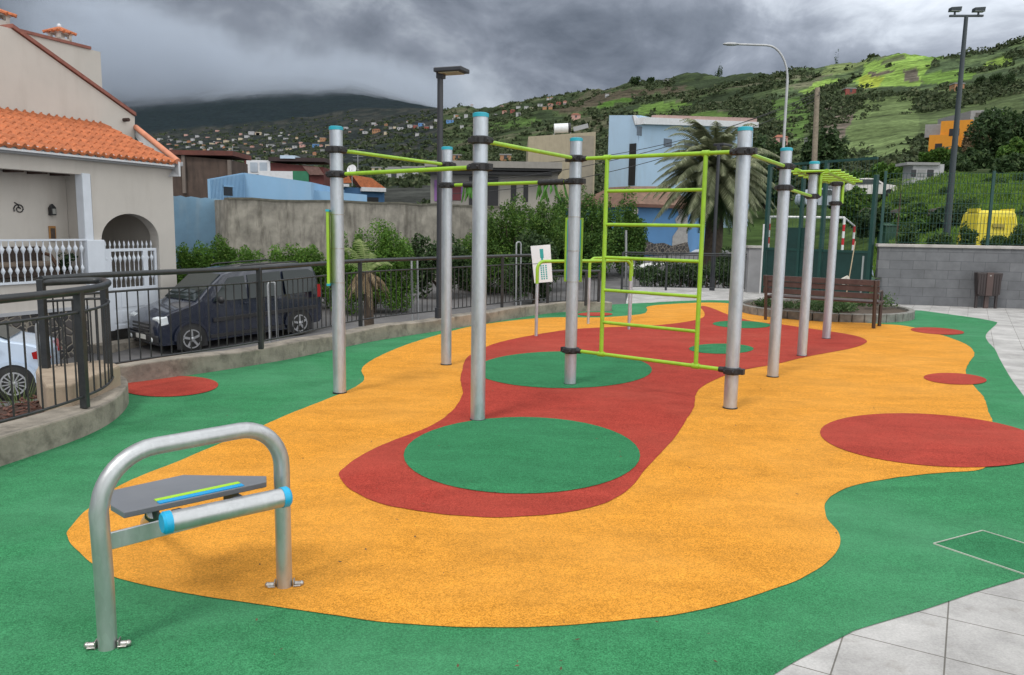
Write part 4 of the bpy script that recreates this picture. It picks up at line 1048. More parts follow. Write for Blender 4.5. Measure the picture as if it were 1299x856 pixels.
HFc.box(mb, tv0-.12, tv0-.002, -2.4, -TH_-.001, hz0, ze)          # partition
mb.build('facade_wall', m_wallc, house, origin=None)
mb = MB(); HFc.box(mb, tv0+.02, TL, -.8, -TH_-.002, zfl-.2, zfl-.02); mb.build('veranda_floor', mat('floor_tile', (.30, .22, .17), .6), house)
mb = MB(); zc = ze-.22
HFc.box(mb, tv0+.02, TL, -.79, -TH_-.003, zc, zc+.05)
tt = tv0+.3
while tt < TL: HFc.box(mb, tt, tt+.12, -.78, -TH_-.004, zc-.14, zc-.002); tt += .55
mb.build('veranda_ceiling', m_dkwood, house)
# stone cladding at the foot
m_stone = bpy.data.materials.new('dark_stone_cladding'); nt, N, L = nodes_of(m_stone); b = N['Principled BSDF']
tcn = N.new('ShaderNodeTexCoord').outputs['Object']
v = N.new('ShaderNodeTexVoronoi'); v.feature = 'DISTANCE_TO_EDGE'; v.inputs['Scale'].default_value = 4.6; L.new(tcn, v.inputs['Vector'])
v2 = N.new('ShaderNodeTexVoronoi'); v2.inputs['Scale'].default_value = 4.6; L.new(tcn, v2.inputs['Vector'])
s = N.new('ShaderNodeSeparateColor'); L.new(v2.outputs['Color'], s.inputs[0])
c = mixc(N, L, (.26, .23, .19), ramp(N, L, s.outputs[0], [(0, (.035, .035, .038)), (1, (.10, .09, .085))]), ramp(N, L, v.outputs['Distance'], [(.03, 0.0), (.07, 1.0)]))
L.new(c, b.inputs['Base Color']); b.inputs['Roughness'].default_value = .85; L.new(bump(N, L, ramp(N, L, v.outputs['Distance'], [(0, 0.0), (.12, 1.0)]), .8, .03), b.inputs['Normal'])
zs = px(40, 398)[1]
mb = MB(); HFc.box(mb, tv0+.35, TL, -.001, .07, hz0-1.5, zs); mb.build('stone_cladding', m_stone, house)
mb = MB(); HFc.box(mb, tv0+.30, TL, -.001, .09, zs, zs+.07); mb.build('plinth_cap', m_gut, house)
mb = MB(); HFc.box(mb, tg0-.05, tv0+.3, .0, .5, hz0-.5, GR(168, 420).z+.02); mb.build('door_step', m_conc, house)
# white column and end block of the balustrade
c0, c1 = px(118, 300)[0], px(107, 300)[0]
mb = MB(); HFc.box(mb, c0+.01, c1, -.2, .045, zfl, ze-.30); mb.build('column', m_white, house, bevel=.02)
mb = MB(); HFc.box(mb, px(130, 330)[0], c1+.02, -.15, .11, zfl-.3, px(118, 304)[1]); mb.build('newel_block', m_white, house, bevel=.02)
# balustrade
zr = px(60, 303)[1]
bal = MB(); HFc.box(bal, c1, TL, .0, .06, zr-.04, zr); HFc.box(bal, c1, TL, .0, .06, zfl+.0, zfl+.05)
bo = bal.build('balustrade', m_white, house)
def baluster(F_, t_, z0, z1, n, k=1.0):
    h = z1-z0; p = lambda z: F_.pt(t_, n, z0+h*z)
    prof = [(0, .012), (.18, .012), (.22, .030), (.27, .045), (.32, .030), (.36, .013), (.68, .013), (.73, .032), (.80, .055), (.86, .028), (.9, .013), (1, .013)]
    return MB().tube([p(a) for a, _ in prof], [r*k for _, r in prof], 8)
tt = c1+.12
while tt < TL:
    baluster(HFc, tt, zfl+.05, zr-.04, .03).build('baluster', m_white, bo, smooth=50); tt += .155
# gate in the arch
gz0, gz1 = px(168, 417)[1], px(168, 315)[1]
GN = -.10
gate = mb = MB()
for a, b2 in ((tg0+.02, tg0+.09), (tg1-.09, tg1-.02), (px(146, 360)[0], px(137, 360)[0]-.0), (px(192, 360)[0], px(186, 360)[0])):
    HFc.box(mb, min(a, b2), max(a, b2), GN-.03, GN+.03, gz0, gz1)
HFc.box(mb, tg0+.03, tg1-.03, GN-.025, GN+.025, gz1-.07, gz1-.001); HFc.box(mb, tg0+.03, tg1-.03, GN-.025, GN+.025, gz0+.02, gz0+.12)
zm = px(168, 365)[1]
HFc.box(mb, tg0+.03, tg1-.03, GN-.024, GN+.024, zm-.05, zm+.02)
HFc.box(mb, tg0+.04, tg1-.04, GN-.012, GN+.010, gz0+.05, zm-.02)
for a, b2 in ((.12, .38), (.42, .68), (.72, .92)):
    t0_, t1_ = tg0+(tg1-tg0)*a, tg0+(tg1-tg0)*b2; zz_ = (gz0+zm)/2
    HFc.box(mb, t0_, t1_, GN+.010, GN+.022, gz0+.18, zz_-.05); HFc.box(mb, t0_, t1_, GN+.010, GN+.022, zz_+.03, zm-.10)
go = mb.build('gate', m_white, house, bevel=.006)
k = 11
for i in range(k):
    tt = tg0+.10+(tg1-tg0-.2)*(i+.5)/k
    baluster(HFc, tt, zm+.02, gz1-.06, GN, .9).build('baluster', m_white, go, smooth=50)
    if i % 1 == 0:
        b0_ = HFc.pt(tt, GN, gz1); MB().tube([b0_, b0_+Vector((0, 0, .05)), b0_+Vector((0, 0, .09)), b0_+Vector((0, 0, .19))], [.012, .012, .030, .003], 8).build('spike', m_white, go, smooth=50)
# gutter, tiled lean-to roof
z_e0 = px(222, 214)[1]
mb = MB(); HFc.box(mb, -.12, TL, .002, .16, z_e0-.02, z_e0+.06); HFc.box(mb, -.14, TL, .0, .24, z_e0+.06, z_e0+.17); mb.build('gutter', m_gut, house, bevel=.015)
def tile_roof(F_, ta, tb, n_e, z_e, n_r, z_r, t_cut, name, m, root, pitch=.21, course=.34, amp=.058, hip=0):
    """rows of curved clay tiles from eave (n_e,z_e) up to ridge (n_r,z_r); hip>0 slants the t=ta end"""
    Ls = math.hypot(n_r-n_e, z_r-z_e); rows = max(2, int(Ls/course)); kt = int((tb-ta)/pitch*8)
    mb = MB(); vs = []; fs = []; cols = kt+1; r = 0
    sl = []
    for i in range(rows):
        sl += [(i/rows, .030), ((i+1)/rows-.004, .0)]
    sl.append((1, .03))
    un = Vector((n_r-n_e, z_r-z_e)).normalized(); up_ = Vector((-un.y, un.x)) if -un.y*1+un.x*0 > -2 else un
    if up_.y < 0: up_ = -up_
    for f, lift in sl:
        t_a = ta+hip*f
        for j in range(cols):
            t_ = t_a+(tb-t_a)*j/kt; ph = (ta+(tb-ta)*j/kt)/pitch*2*PI
            w = math.cos(ph); h = amp*(w if w > -.3 else -.3-(w+.3)*.3)+lift
            vs.append(F_.pt(t_, n_e+(n_r-n_e)*f+up_.x*h, z_e+(z_r-z_e)*f+up_.y*h))
    for i in range(len(sl)-1):
        for j in range(kt): fs.append((i*cols+j, i*cols+j+1, (i+1)*cols+j+1, (i+1)*cols+j))
    # underside and eave thickness
    o_ = len(vs)
    for j in range(cols):
        t_ = ta+(tb-ta)*j/kt; ph = t_/pitch*2*PI; h = amp*math.cos(ph)-.02
        vs.append(F_.pt(t_, n_e-.01+up_.x*h*.5, z_e-.02+up_.y*h*.5))
    for j in range(kt): fs.append((o_+j, o_+j+1, j+1, j))
    mb.add(vs, fs)
    b4 = MB(); b4.hexa([F_.pt(ta, n_e-.02, z_e-.09), F_.pt(tb, n_e-.02, z_e-.09), F_.pt(tb, n_r, z_r-.09), F_.pt(ta+hip, n_r, z_r-.09), F_.pt(ta, n_e-.02, z_e-.05), F_.pt(tb, n_e-.02, z_e-.05), F_.pt(tb, n_r, z_r-.05), F_.pt(ta+hip, n_r, z_r-.05)])
    o = mb.build(name, m, root, smooth=45); b4.build('roof_deck', m_whitew, o)
    return o
m_tile = mat('orange_clay_tiles', (.44, .140, .055), .85, var=.28, vs=6, dirt=(.20, .07, .04), dirt_amt=.5, bmp=.3)
NR = -2.2
te0 = px(226, 207, .30)[0]; zee = px(222, 207, .30)[1]; zrr = px(165, 163, NR)[1]; tr0 = px(170, 163, NR)[0]
tile_roof(HFc, te0+.1, TL, .30, zee, NR, zrr, 0, 'tiled_roof', m_tile, house, hip=max(0, tr0-te0-.1))
# verge on the right end of the roof
a = HFc.pt(te0+.04, .34, zee+.05); b2 = HFc.pt(tr0-.06, NR, zrr+.06)
MB().tube([a, b2], .075, 10).build('verge_tiles', mat('pale_verge_tile', (.55, .22, .13), .8, var=.15), house, smooth=50)
mb = MB(); mb.extr([HFc.pt(te0-.01, .36, zee+.04), HFc.pt(te0-.01, .36, zee-.32), HFc.pt(te0-.01, -.1, zee-.32), HFc.pt(tr0-.1, NR, zrr-.2), HFc.pt(tr0-.1, NR, zrr+.03)], HFc.e*.06); mb.build('verge_board', m_whitew, house)
# upper storey gable wall set back
g = lambda x, y, n=NR: px(x, y, n)
gp_ = [g(171, 185), g(171, 148), g(14, 36), (TL+2, g(14, 36)[1]), (TL+2, g(14, 200)[1]-.5), (g(171, 185)[0], g(14, 200)[1]-.5)]
mb = MB(); HFc.poly(mb, gp_, NR-7, NR); mb.build('upper_wall', m_wallc, house)
mb = MB(); A_, B_ = g(171, 147), g(14, 35)
HFc.poly(mb, [A_, (A_[0], A_[1]+.09), (B_[0], B_[1]+.09), B_], NR-7, NR+.06); mb.build('sloping_coping', m_brick, house)
q = g(157, 152); c = HFc.pt(q[0], NR, q[1]); MB().tube([c-HFc.n*.05, c+HFc.n*.18], .05, 12).build('drain_spout', m_dkwood, house, smooth=50)
# rear block and the two chimneys
NB = -5
g2_ = lambda x, y: px(x, y, NB)
a_, b_ = g2_(127, 60), g2_(46, 52)
mb = MB(); HFc.box(mb, a_[0], b_[0]+2, NB-3.0, NB, 3, (a_[1]+b_[1])/2); mb.build('rear_block', m_wallc, house)
mb = MB(); HFc.box(mb, a_[0]+.35, b_[0]+2, NB-3.0, NB+.05, (a_[1]+b_[1])/2, (a_[1]+b_[1])/2+.08); mb.build('rear_coping', m_brick, house)
def chimney(xc, ybase, ytop, n, spire=True, w=.44):
    tc0, zb_ = px(xc, ybase, n); zt_ = px(xc, ytop, n)[1]; h = zt_-zb_; t0_, t1_ = tc0-w/2, tc0+w/2; d_ = w; q = w*.2
    mb = MB()
    for ta_, na in ((t0_, 0), (t1_-q, 0), (t0_, -d_+q), (t1_-q, -d_+q)): HFc.box(mb, ta_, ta_+q, n+na-q, n+na, zb_, zb_+h*.46)
    HFc.box(mb, t0_, t1_, n-d_, n, zb_-.6, zb_+h*.12); HFc.box(mb, t0_-.03, t1_+.03, n-d_-.03, n+.03, zb_+h*.42, zb_+h*.50)
    HFc.box(mb, t0_+w*.3, t1_-w*.3, n-d_*.7, n-d_*.3, zb_, zb_+h*.5)
    ch = mb.build('chimney', m_wallc, house)
    c = HFc.pt(tc0, n-d_/2, zb_+h*.50); mb = MB(); R_ = w*1.0; a00 = math.atan2(HFc.e.y, HFc.e.x)+PI/4
    an = [PI/2*i+a00 for i in range(4)]
    base = [c+Vector((math.cos(x)*R_, math.sin(x)*R_, 0)) for x in an]
    mb.add(base+[c+Vector((0, 0, h*.40))], [(0, 1, 4), (1, 2, 4), (2, 3, 4), (3, 0, 4), (3, 2, 1, 0)])
    for i in range(4):
        for f in (0, .33, .66):
            s0 = base[i].lerp(base[(i+1) % 4], f); mb.tube([s0, s0.lerp(c+Vector((0, 0, h*.40)), .92)], [.045, .03], 6)
    mb.build('chimney_cap', m_tile, ch)
    if spire: MB().ball(tuple(c+Vector((0, 0, h*.46))), (.06, .06, .08), 10, 6).build('finial', m_whitew, ch, smooth=60)
chimney(83, 51, 32, NB-.6); chimney(0, 27, 6, NR-.6, False, .5)
# lamp, number plaque ornament and orange picture on the veranda wall
q = px(64, 268, -.79); c = HFc.pt(q[0], -.73, q[1])
t = thing('wall_lantern', tuple(c-Vector((0, 0, .16))), 'small black wall lantern on the veranda wall of the beige house', 'lantern')
MB().obox(c, HFc.e*.06, HFc.n*.06, (0, 0, .09)).build('lantern_body', m_trim, t, bevel=.01)
MB().tube([c+Vector((0, 0, .09)), c+Vector((0, 0, .17))], [.09, .02], 4).build('lantern_roof', m_trim, t)
MB().obox(c+HFc.n*.062, HFc.e*.04, HFc.n*.002, (0, 0, .06)).build('pane', mat('lantern_pane', (.3, .3, .28), .2), t)
q = px(24, 265, -.79); c = HFc.pt(q[0], -.78, q[1])
t = thing('wall_ornament', tuple(c), 'small dark scrolled metal ornament on the veranda wall', 'ornament')
sp_ = [c+HFc.e*(-(.03+.10*i/16)*math.cos(i*.62))+Vector((0, 0, (.02+.10*i/16)*math.sin(i*.62))) for i in range(17)]
MB().tube(sp_, .012, 6).build('scroll', m_trim, t, smooth=60)
MB().tube([c+HFc.e*.10+Vector((0, 0, .14)), c+HFc.e*.02+Vector((0, 0, .10)), c+Vector((0, 0, .02))], .012, 6).build('stem', m_trim, t, smooth=60)
q = px(66, 296, -.79); c = HFc.pt(q[0], -.775, q[1])
t = thing('wall_picture', tuple(c), 'small ochre framed plaque low on the veranda wall beside the column', 'picture')
MB().obox(c, HFc.e*.085, HFc.n*.015, (0, 0, .17)).build('frame', mat('ochre_frame', (.35, .17, .05), .6), t, bevel=.01)
MB().obox(c+HFc.n*.017, HFc.e*.055, HFc.n*.003, (0, 0, .12)).build('picture_face', mat('dark_picture', (.07, .05, .04), .6, var=.4, vs=20), t)
# veranda sofa behind the balustrade
q = px(40, 345, -1.2); c = HFc.pt(px(24, 345, -.4)[0], -.52, zfl)
t = thing('rattan_sofa', tuple(c), 'dark rattan sofa with curved arms on the veranda behind the white balustrade', 'sofa')
mb = MB(); mb.obox(c+Vector((0, 0, .22)), HFc.e*.8, HFc.n*.24, (0, 0, .12)); mb.build('seat', mat('dark_rattan', (.05, .035, .028), .8, var=.4, vs=30), t, bevel=.03)
MB().obox(c-HFc.n*.22+Vector((0, 0, .5)), HFc.e*.8, HFc.n*.05, (0, 0, .26)).build('backrest', mat('dark_rattan', (.05, .035, .028)), t, bevel=.04)
for s_ in (-1, 1): MB().tube([c+HFc.e*.8*s_-HFc.n*.22+Vector((0, 0, .62)), c+HFc.e*.86*s_+Vector((0, 0, .56)), c+HFc.e*.86*s_+HFc.n*.22+Vector((0, 0, .3)), c+HFc.e*.84*s_+HFc.n*.22], .04, 8).build('arm', mat('brown_arm', (.12, .06, .035), .6), t, smooth=60)
for s_ in (-.4, .4): MB().obox(c+HFc.e*s_+Vector((0, 0, .38)), HFc.e*.34, HFc.n*.2, (0, 0, .06)).build('cushion', mat('cushion', (.22, .17, .13), .9), t, bevel=.04)
q = px(84, 340, -.4); c = HFc.pt(q[0], -.4, zfl)
t = thing('potted_plant', tuple(c), 'small dark potted plant behind the balustrade near the white column', 'potted plant')
MB().tube([c, c+Vector((0, 0, .22))], [.10, .14], 14).build('pot', mat('dark_pot', (.06, .05, .045), .6), t, smooth=40)
leaves(MB(), tuple(c+Vector((0, 0, .38))), (.24, .24, .24), 220, .06, 4).build('foliage', leafmat('pot_leaves', (.015, .035, .015), (.04, .08, .03)), t)

# ================================================================ walls and houses across the street
m_conw = mat('weathered_concrete_wall', (.28, .26, .22), .92, var=.38, vs=2.2, dirt=(.06, .052, .04), dirt_amt=.9, streak=True, bmp=.8, bs=9)
m_bluew = mat('weathered_blue_paint', (.19, .33, .46), .85, var=.15, vs=1.2, dirt=(.33, .40, .44), dirt_amt=.6, streak=True)
m_lblue = mat('light_blue_paint', (.23, .40, .58), .85, var=.06, vs=1, dirt=(.35, .45, .55), dirt_amt=.3, streak=True)
m_lblue2 = mat('pale_blue_facade', (.37, .51, .66), .8, var=.05, vs=.6, dirt=(.28, .33, .38), dirt_amt=.4, streak=True)
m_dblue = mat('strong_blue_paint', (.06, .15, .30), .8, var=.1)
m_rust = mat('rusty_brown_wall', (.085, .058, .045), .9, var=.35, vs=1.5, dirt=(.02, .017, .015), dirt_amt=.8, streak=True)
m_grey = mat('grey_beige_render', (.26, .245, .22), .85, var=.08, dirt=(.14, .13, .12), dirt_amt=.3, streak=True)
m_beige2 = mat('warm_beige_render', (.33, .285, .20), .85, var=.08, dirt=(.19, .16, .12), dirt_amt=.4, streak=True)
m_dark = mat('dark_opening', (.018, .018, .02), .4)
def slab_wall(name, p0, p1, ytop0, ytop1, m, label, th=.35, zb=None, cap=None, wob=0):
    F_ = Facade(p0, (Vector(p1)-Vector(p0)).to_2d()); L_ = (Vector(p1)-Vector(p0)).to_2d().length
    z0_, z1_ = P(ytop0[0], ytop0[1], p0[1]).z, P(ytop1[0], ytop1[1], p1[1]).z; zb = -3 if zb is None else zb
    t = thing(name, (p0[0], p0[1], zb), label, 'wall')
    k = 14; top = [(L_*i/k, z0_+(z1_-z0_)*i/k+(random.uniform(-wob, wob) if 0 < i < k else 0)) for i in range(k+1)]
    mb = MB(); F_.poly(mb, [(0, zb), (L_, zb)]+top[::-1], -th, 0); mb.build('wall', m, t)
    if cap:
        mb = MB()
        for (a, za), (b2, zb2) in zip(top, top[1:]): F_.poly(mb, [(a, za), (b2, zb2), (b2, zb2+.07), (a, za+.07)], -th-.04, .04)
        mb.build('coping', cap, t)
    return t, F_
def P2(px_, Y): p = P(px_, 300, Y); return (p.x, p.y, 0)
slab_wall('painted_wall', P2(212, 27.2), P2(300, 28.2), (212, 247), (300, 253), m_bluew, 'flaking pale blue garden wall between the house and the concrete wall', wob=.04)
slab_wall('concrete_wall', P2(290, 26.5), P2(640, 33), (290, 253), (640, 263), m_conw, 'long stained concrete retaining wall behind the hedges', cap=mat('mossy_cap', (.12, .115, .09), .95, var=.3, vs=6), wob=.03)
slab_wall('concrete_return', P2(290, 26.5), P2(262, 29), (290, 253), (262, 254), m_conw, 'short return end of the stained concrete wall')
def block(name, label, cat, px0, px1, Y0, Y1, ytop0, ytop1, depth, m, zb=-2, group=None, part='wall'):
    a, b2 = Vector(P2(px0, Y0)), Vector(P2(px1, Y1)); F_ = Facade(a, (b2-a).to_2d()); L_ = (b2-a).to_2d().length
    z0_, z1_ = P(px0, ytop0, Y0).z, P(px1, ytop1, Y1).z
    t = thing(name, (a.x, a.y, zb), label, cat, group)
    mb = MB(); F_.poly(mb, [(0, zb), (L_, zb), (L_, z1_), (0, z0_)], -depth, 0); w = mb.build(part, m, t)
    return t, F_, L_, w
def rect(F_, root, x0, x1, y0, y1, m, name, n=.02, nn=-.01):
    a, b2 = F_.px(x0, (y0+y1)/2), F_.px(x1, (y0+y1)/2); xm = (x0+x1)/2
    za, zb_ = F_.px(xm, y0)[1], F_.px(xm, y1)[1]
    mb = MB(); F_.box(mb, min(a[0], b2[0]), max(a[0], b2[0]), nn, n, min(za, zb_), max(za, zb_)); return mb.build(name, m, root)
# rusty building
t, F_, L_, w = block('brown_building', 'weathered brown windowless building with a rusty roof edge behind the blue wall', 'building', 214, 296, 40, 40, 196, 203, 2.5, m_rust)
rect(F_, t, 214, 297, 191, 197, mat('rust_roof', (.11, .035, .025), .8, var=.3), 'roof_edge', .2, -2.6)
rect(F_, t, 232, 236, 197, 245, mat('pale_pilaster', (.16, .13, .11), .9), 'pilaster', .12); rect(F_, t, 290, 294, 203, 247, mat('pale_pilaster', (.16, .13, .11)), 'pilaster', .12)
# light blue low house with corrugated parapet and small window
t, F_, L_, w = block('blue_shed_house', 'light blue house with corrugated sheet corner and small dark window behind the concrete wall', 'house', 312, 396, 36, 36, 219, 231, 7, m_lblue)
a, b2 = Vector(P2(268, 34)), Vector(P2(312, 36)); F2 = Facade(a, (b2-a).to_2d()); L2 = (b2-a).to_2d().length
mb = MB(); k = 26; z0_, z1_ = P(268, 227, 34).z, P(312, 219, 36).z
for i in range(k):
    t0_ = L2*i/k; za = z0_+(z1_-z0_)*i/k; F2.poly(mb, [(t0_, -2), (t0_+L2/k*.6, -2), (t0_+L2/k*.6, za), (t0_, za)], -.1, .03); F2.poly(mb, [(t0_+L2/k*.6, -2), (t0_+L2/k, -2), (t0_+L2/k, za), (t0_+L2/k*.6, za)], -.1, 0)
mb.build('corrugated_side', m_lblue, t); o = rect(F2, t, 283, 294, 237, 248, m_dark, 'window', .05)
rect(F2, t, 282, 295, 235.5, 237, m_lblue, 'window_sill', .08)
t2, F_, L_, w = block('blue_extension', 'low light blue wall continuing right from the blue house', 'house', 396, 466, 36.5, 37, 241, 247, 5, m_lblue)
# red and white rooftop sheds behind
t, F_, L_, w = block('red_rooftop_shed', 'dark red rooftop shed with a white glazed end and grey roof behind the blue house', 'shed', 313, 412, 48, 48, 203, 212, 2, mat('dark_red_boards', (.10, .025, .022), .8, var=.2))
rect(F_, t, 313, 343, 203, 221, m_whitew, 'white_end', .05); 
for x in (318, 330): rect(F_, t, x, x+9, 206, 218, mat('pale_pane', (.35, .40, .46), .2), 'window', .09)
rect(F_, t, 357, 376, 197.5, 201.5, mat('pale_blue_sheet', (.45, .55, .66), .6), 'roof_panel', .3, -1); rect(F_, t, 342, 413, 200, 205, mat('dark_roof', (.04, .025, .025), .8), 'roof', .25, -2)
rect(F_, t, 329, 372, 217, 232, m_whitew, 'parapet', .12); rect(F_, t, 370, 392, 217, 232, mat('green_boards', (.03, .17, .09), .8), 'green_panel', .10)
mb = MB(); mb.extr([F_.pt(F_.px(x, y)[0], .14, F_.px(x, y)[1]) for x, y in ((385, 211), (405, 212), (412, 222), (394, 222))], F_.n*.05); mb.build('awning', mat('brown_awning', (.16, .09, .075), .8, var=.3, vs=6), t)
# small blue house with orange roofs
def gable_roof(F_, t0_, t1_, n0, n1, z0_, z1_, m, root, name='roof', th=.10):
    mb = MB(); nm = (n0+n1)/2
    for na, nb_ in ((n0, nm), (n1, nm)):
        mb.hexa([F_.pt(t0_, na, z0_), F_.pt(t1_, na, z0_), F_.pt(t1_, nb_, z1_), F_.pt(t0_, nb_, z1_), F_.pt(t0_, na, z0_+th), F_.pt(t1_, na, z0_+th), F_.pt(t1_, nb_, z1_+th), F_.pt(t0_, nb_, z1_+th)])
    return mb.build(name, m, root)
t, F_, L_, w = block('blue_tiled_house', 'small strong blue house with two orange tiled roofs behind the left post', 'house', 396, 488, 52, 54, 236, 239, 6, m_dblue)
q = F_.px(378, 232); q1 = F_.px(440, 232); z_ = F_.px(410, 233)[1]
mb = MB(); mb.extr([F_.pt(F_.px(x, y)[0], .2, F_.px(x, y)[1]) for x, y in ((378, 224), (440, 221), (446, 232), (392, 233))], -F_.n*1.2); mb.build('roof', m_tile, t)
rect(F_, t, 392, 442, 232.5, 236, m_whitew, 'eaves', .25)
a, b2 = F_.px(445, 233), F_.px(488, 238)
mb = MB(); mb.extr([F_.pt(F_.px(x, y)[0], .3, F_.px(x, y)[1]) for x, y in ((445, 222), (470, 226), (488, 239), (456, 237))], -F_.n*1.0); mb.build('roof', m_tile, t)
rect(F_, t, 457, 488, 238, 243, m_whitew, 'eaves', .35); rect(F_, t, 462, 480, 250, 256, m_dark, 'window', .03)
q = P(446, 215, 50); t = thing('satellite_dish', (q.x, q.y, P(446, 226, 50).z), 'white satellite dish above the orange roofs', 'satellite dish')
mb = MB(); dn = Vector((-.3, -.9, .3)).normalized(); u_ = dn.cross(Vector((0, 0, 1))).normalized(); v_ = u_.cross(dn)
k = 20; R_ = .33
mb.add([q-dn*.10]+[q+(u_*math.cos(2*PI*i/k)+v_*math.sin(2*PI*i/k))*R_ for i in range(k)]+[q-dn*.13], [(0, 1+(i+1) % k, 1+i) for i in range(k)]+[(k+1, 1+i, 1+(i+1) % k) for i in range(k)]); mb.build('dish', mat('dish_white', (.7, .7, .72), .5), t, smooth=60)
MB().cyl((q.x, q.y+.1, P(446, 228, 50).z-.4), (q.x, q.y+.1, q.z), .03, n=8).build('mast', m_post, t); MB().cyl(q-v_*R_, q+dn*.35, .015, n=6).build('feed_arm', m_post, t)
for i, (x, y0, y1, Y, nm) in enumerate(((454, 188, 240, 60, 'thin television aerial mast between the two left posts'), (295, 185, 212, 62, 'thin aerial mast above the brown building'))):
    a, b2 = P(x, y1, Y), P(x, y0, Y); t = thing('aerial_mast', tuple(a), nm, 'aerial')
    MB().cyl(a, b2, .03, n=6).build('mast', m_post, t)
    mb = MB()
    for k in range(4): mb.bar(b2+Vector((-.5+k*.05, 0, -.1-k*.25)), b2+Vector((.5-k*.05, 0, -.1-k*.25)), .02, .02)
    mb.build('aerial_rods', m_post, t)
# modern grey flat roofed house
t, F_, L_, w = block('modern_house', 'modern grey house with flat roof slab and dark openings behind the middle posts', 'house', 546, 706, 44, 44, 219, 214, 9, m_grey, zb=-1)
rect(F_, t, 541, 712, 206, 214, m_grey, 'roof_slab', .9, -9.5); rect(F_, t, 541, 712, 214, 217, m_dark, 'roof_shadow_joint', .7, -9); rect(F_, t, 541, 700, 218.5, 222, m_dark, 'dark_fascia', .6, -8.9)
for x0, x1, y0, y1, m_ in ((551, 555, 228, 255, mat('lilac_frame', (.22, .10, .28), .6)), (574, 585, 233, 254, mat('dark_red_door', (.12, .02, .025), .6)), (595, 632, 224, 262, m_dark), (648, 655, 230, 256, m_dark), (664, 670, 230, 256, m_dark)):
    o = rect(F_, t, x0, x1, y0, y1, m_, 'window' if m_ is m_dark else 'door', .03)
o = rect(F_, t, 572, 574, 233, 254, mat('lilac_frame', (.22, .10, .28)), 'door_frame', .05); rect(F_, t, 585, 587, 233, 254, mat('lilac_frame', (.22, .10, .28)), 'door_frame', .05)
rect(F_, t, 634, 706, 222, 265, mat('pale_wing', (.33, .31, .27), .85, var=.05), 'side_wing', .012)
# beige block with water tank
t, F_, L_, w = block('beige_building', 'plain beige two storey block with a white water tank on its roof', 'building', 668, 752, 55, 55, 173, 167, 9, m_beige2, zb=0)
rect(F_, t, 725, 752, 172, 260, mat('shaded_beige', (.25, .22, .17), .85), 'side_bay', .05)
for y in (210, 218): rect(F_, t, 680, 692, y, y+3, m_dark, 'vent', .04)
for y in (250,): rect(F_, t, 700, 716, y, y+14, m_dark, 'window', .04)
a = P(703, 163, 57); b2 = P(724, 162, 57)
t = thing('water_tank', ((a.x+b2.x)/2, a.y, P(712, 170, 57).z), 'white cylindrical solar water tank with dark end on the beige roof', 'water tank')
MB().cyl(a, a.lerp(b2, .84), .33, n=16).build('tank', mat('tank_white', (.7, .72, .74), .4), t, smooth=40); MB().cyl(a.lerp(b2, .84), b2, .335, n=16).build('tank_end', m_dark, t, smooth=40)
mb = MB()
for q in (a, b2): mb.bar(q+Vector((0, 0, -.33)), q+Vector((0, 0, -.75)), .06, .06)
mb.bar(b2+Vector((.2, 0, -.1)), b2+Vector((1.2, -.2, .15)), .06, .3); mb.build('stand', m_post, t)
# pale blue apartment block
t, F_, L_, w = block('blue_apartment_block', 'large pale blue flat roofed building behind the climbing ladder and palm', 'building', 768, 806, 62, 60, 146, 146, 4, m_lblue2, zb=0)
a, b2 = Vector(P2(806, 60)), Vector(P2(948, 70)); F3 = Facade(a, (b2-a).to_2d()); L3 = (b2-a).to_2d().length
z0_, z1_ = P(806, 158, 60).z, P(948, 162, 70).z
mb = MB(); F3.poly(mb, [(0, 0), (L3, 0), (L3, z1_), (0, z0_)], -3, 0); mb.build('main_wall', m_lblue2, t)
mb = MB(); F3.poly(mb, [(-.1, z0_), (L3, z1_), (L3, z1_+.45), (-.1, z0_+.5)], -.25, .5); mb.build('cornice', m_whitew, t)
mb = MB(); F3.poly(mb, [(1.6, z0_+.52), (L3, z1_+.47), (L3, z1_+.8), (1.6, z0_+.85)], -.2, .3); mb.build('roof_parapet', mat('pink_parapet', (.40, .27, .24), .8), t)
mb = MB(); mb.extr([P(803, 146, 59.9), P(806, 146, 59.9), P(818, 158, 60.6), P(806, 158, 59.9)], (0, 1.5, 0)); mb.build('sloping_parapet', m_whitew, t)
rect(F_, t, 798, 806.5, 182, 235, m_dark, 'stair_slit', .04)
for x0, x1, y0, y1 in ((808, 814, 160, 172), (842, 852, 176, 186), (868, 878, 178, 188)): rect(F3, t, x0, x1, y0, y1, mat('blue_grey_pane', (.10, .13, .17), .2), 'window', .03)
# blue garage building
t, F_, L_, w = block('blue_garage', 'bright blue one storey building with peeling paint, stone foot and brown tiled roof', 'garage', 807, 873, 42, 44, 262, 262, 7, mat('bright_blue_peeling', (.11, .27, .52), .8, var=.1, vs=.5), zb=-.5)
a, b2 = Vector(P2(873, 44)), Vector(P2(894, 50)); F4 = Facade(a, (b2-a).to_2d()); L4 = (b2-a).to_2d().length
mb = MB(); F4.poly(mb, [(0, -.5), (L4, -.5), (L4, P(894, 262, 50).z), (0, P(873, 262, 44).z)], -5, 0); mb.build('side_wall', mat('bright_blue_peeling', (.11, .27, .52)), t)
rect(F4, t, 876, 886, 262, 275, mat('grey_shutter', (.25, .26, .27), .6), 'shutter', .03)
m_pst = mat('bare_plaster', (.38, .37, .36), .9, var=.2, vs=4)
mb = MB(); mb.extr([F_.pt(*(lambda u: (u[0], .012, u[1]))(F_.px(x, y))) for x, y in ((858, 263), (872, 263), (872, 316), (852, 316), (853, 300), (860, 290), (856, 278), (861, 272))], F_.n*.01); mb.build('bare_patch', m_pst, t)
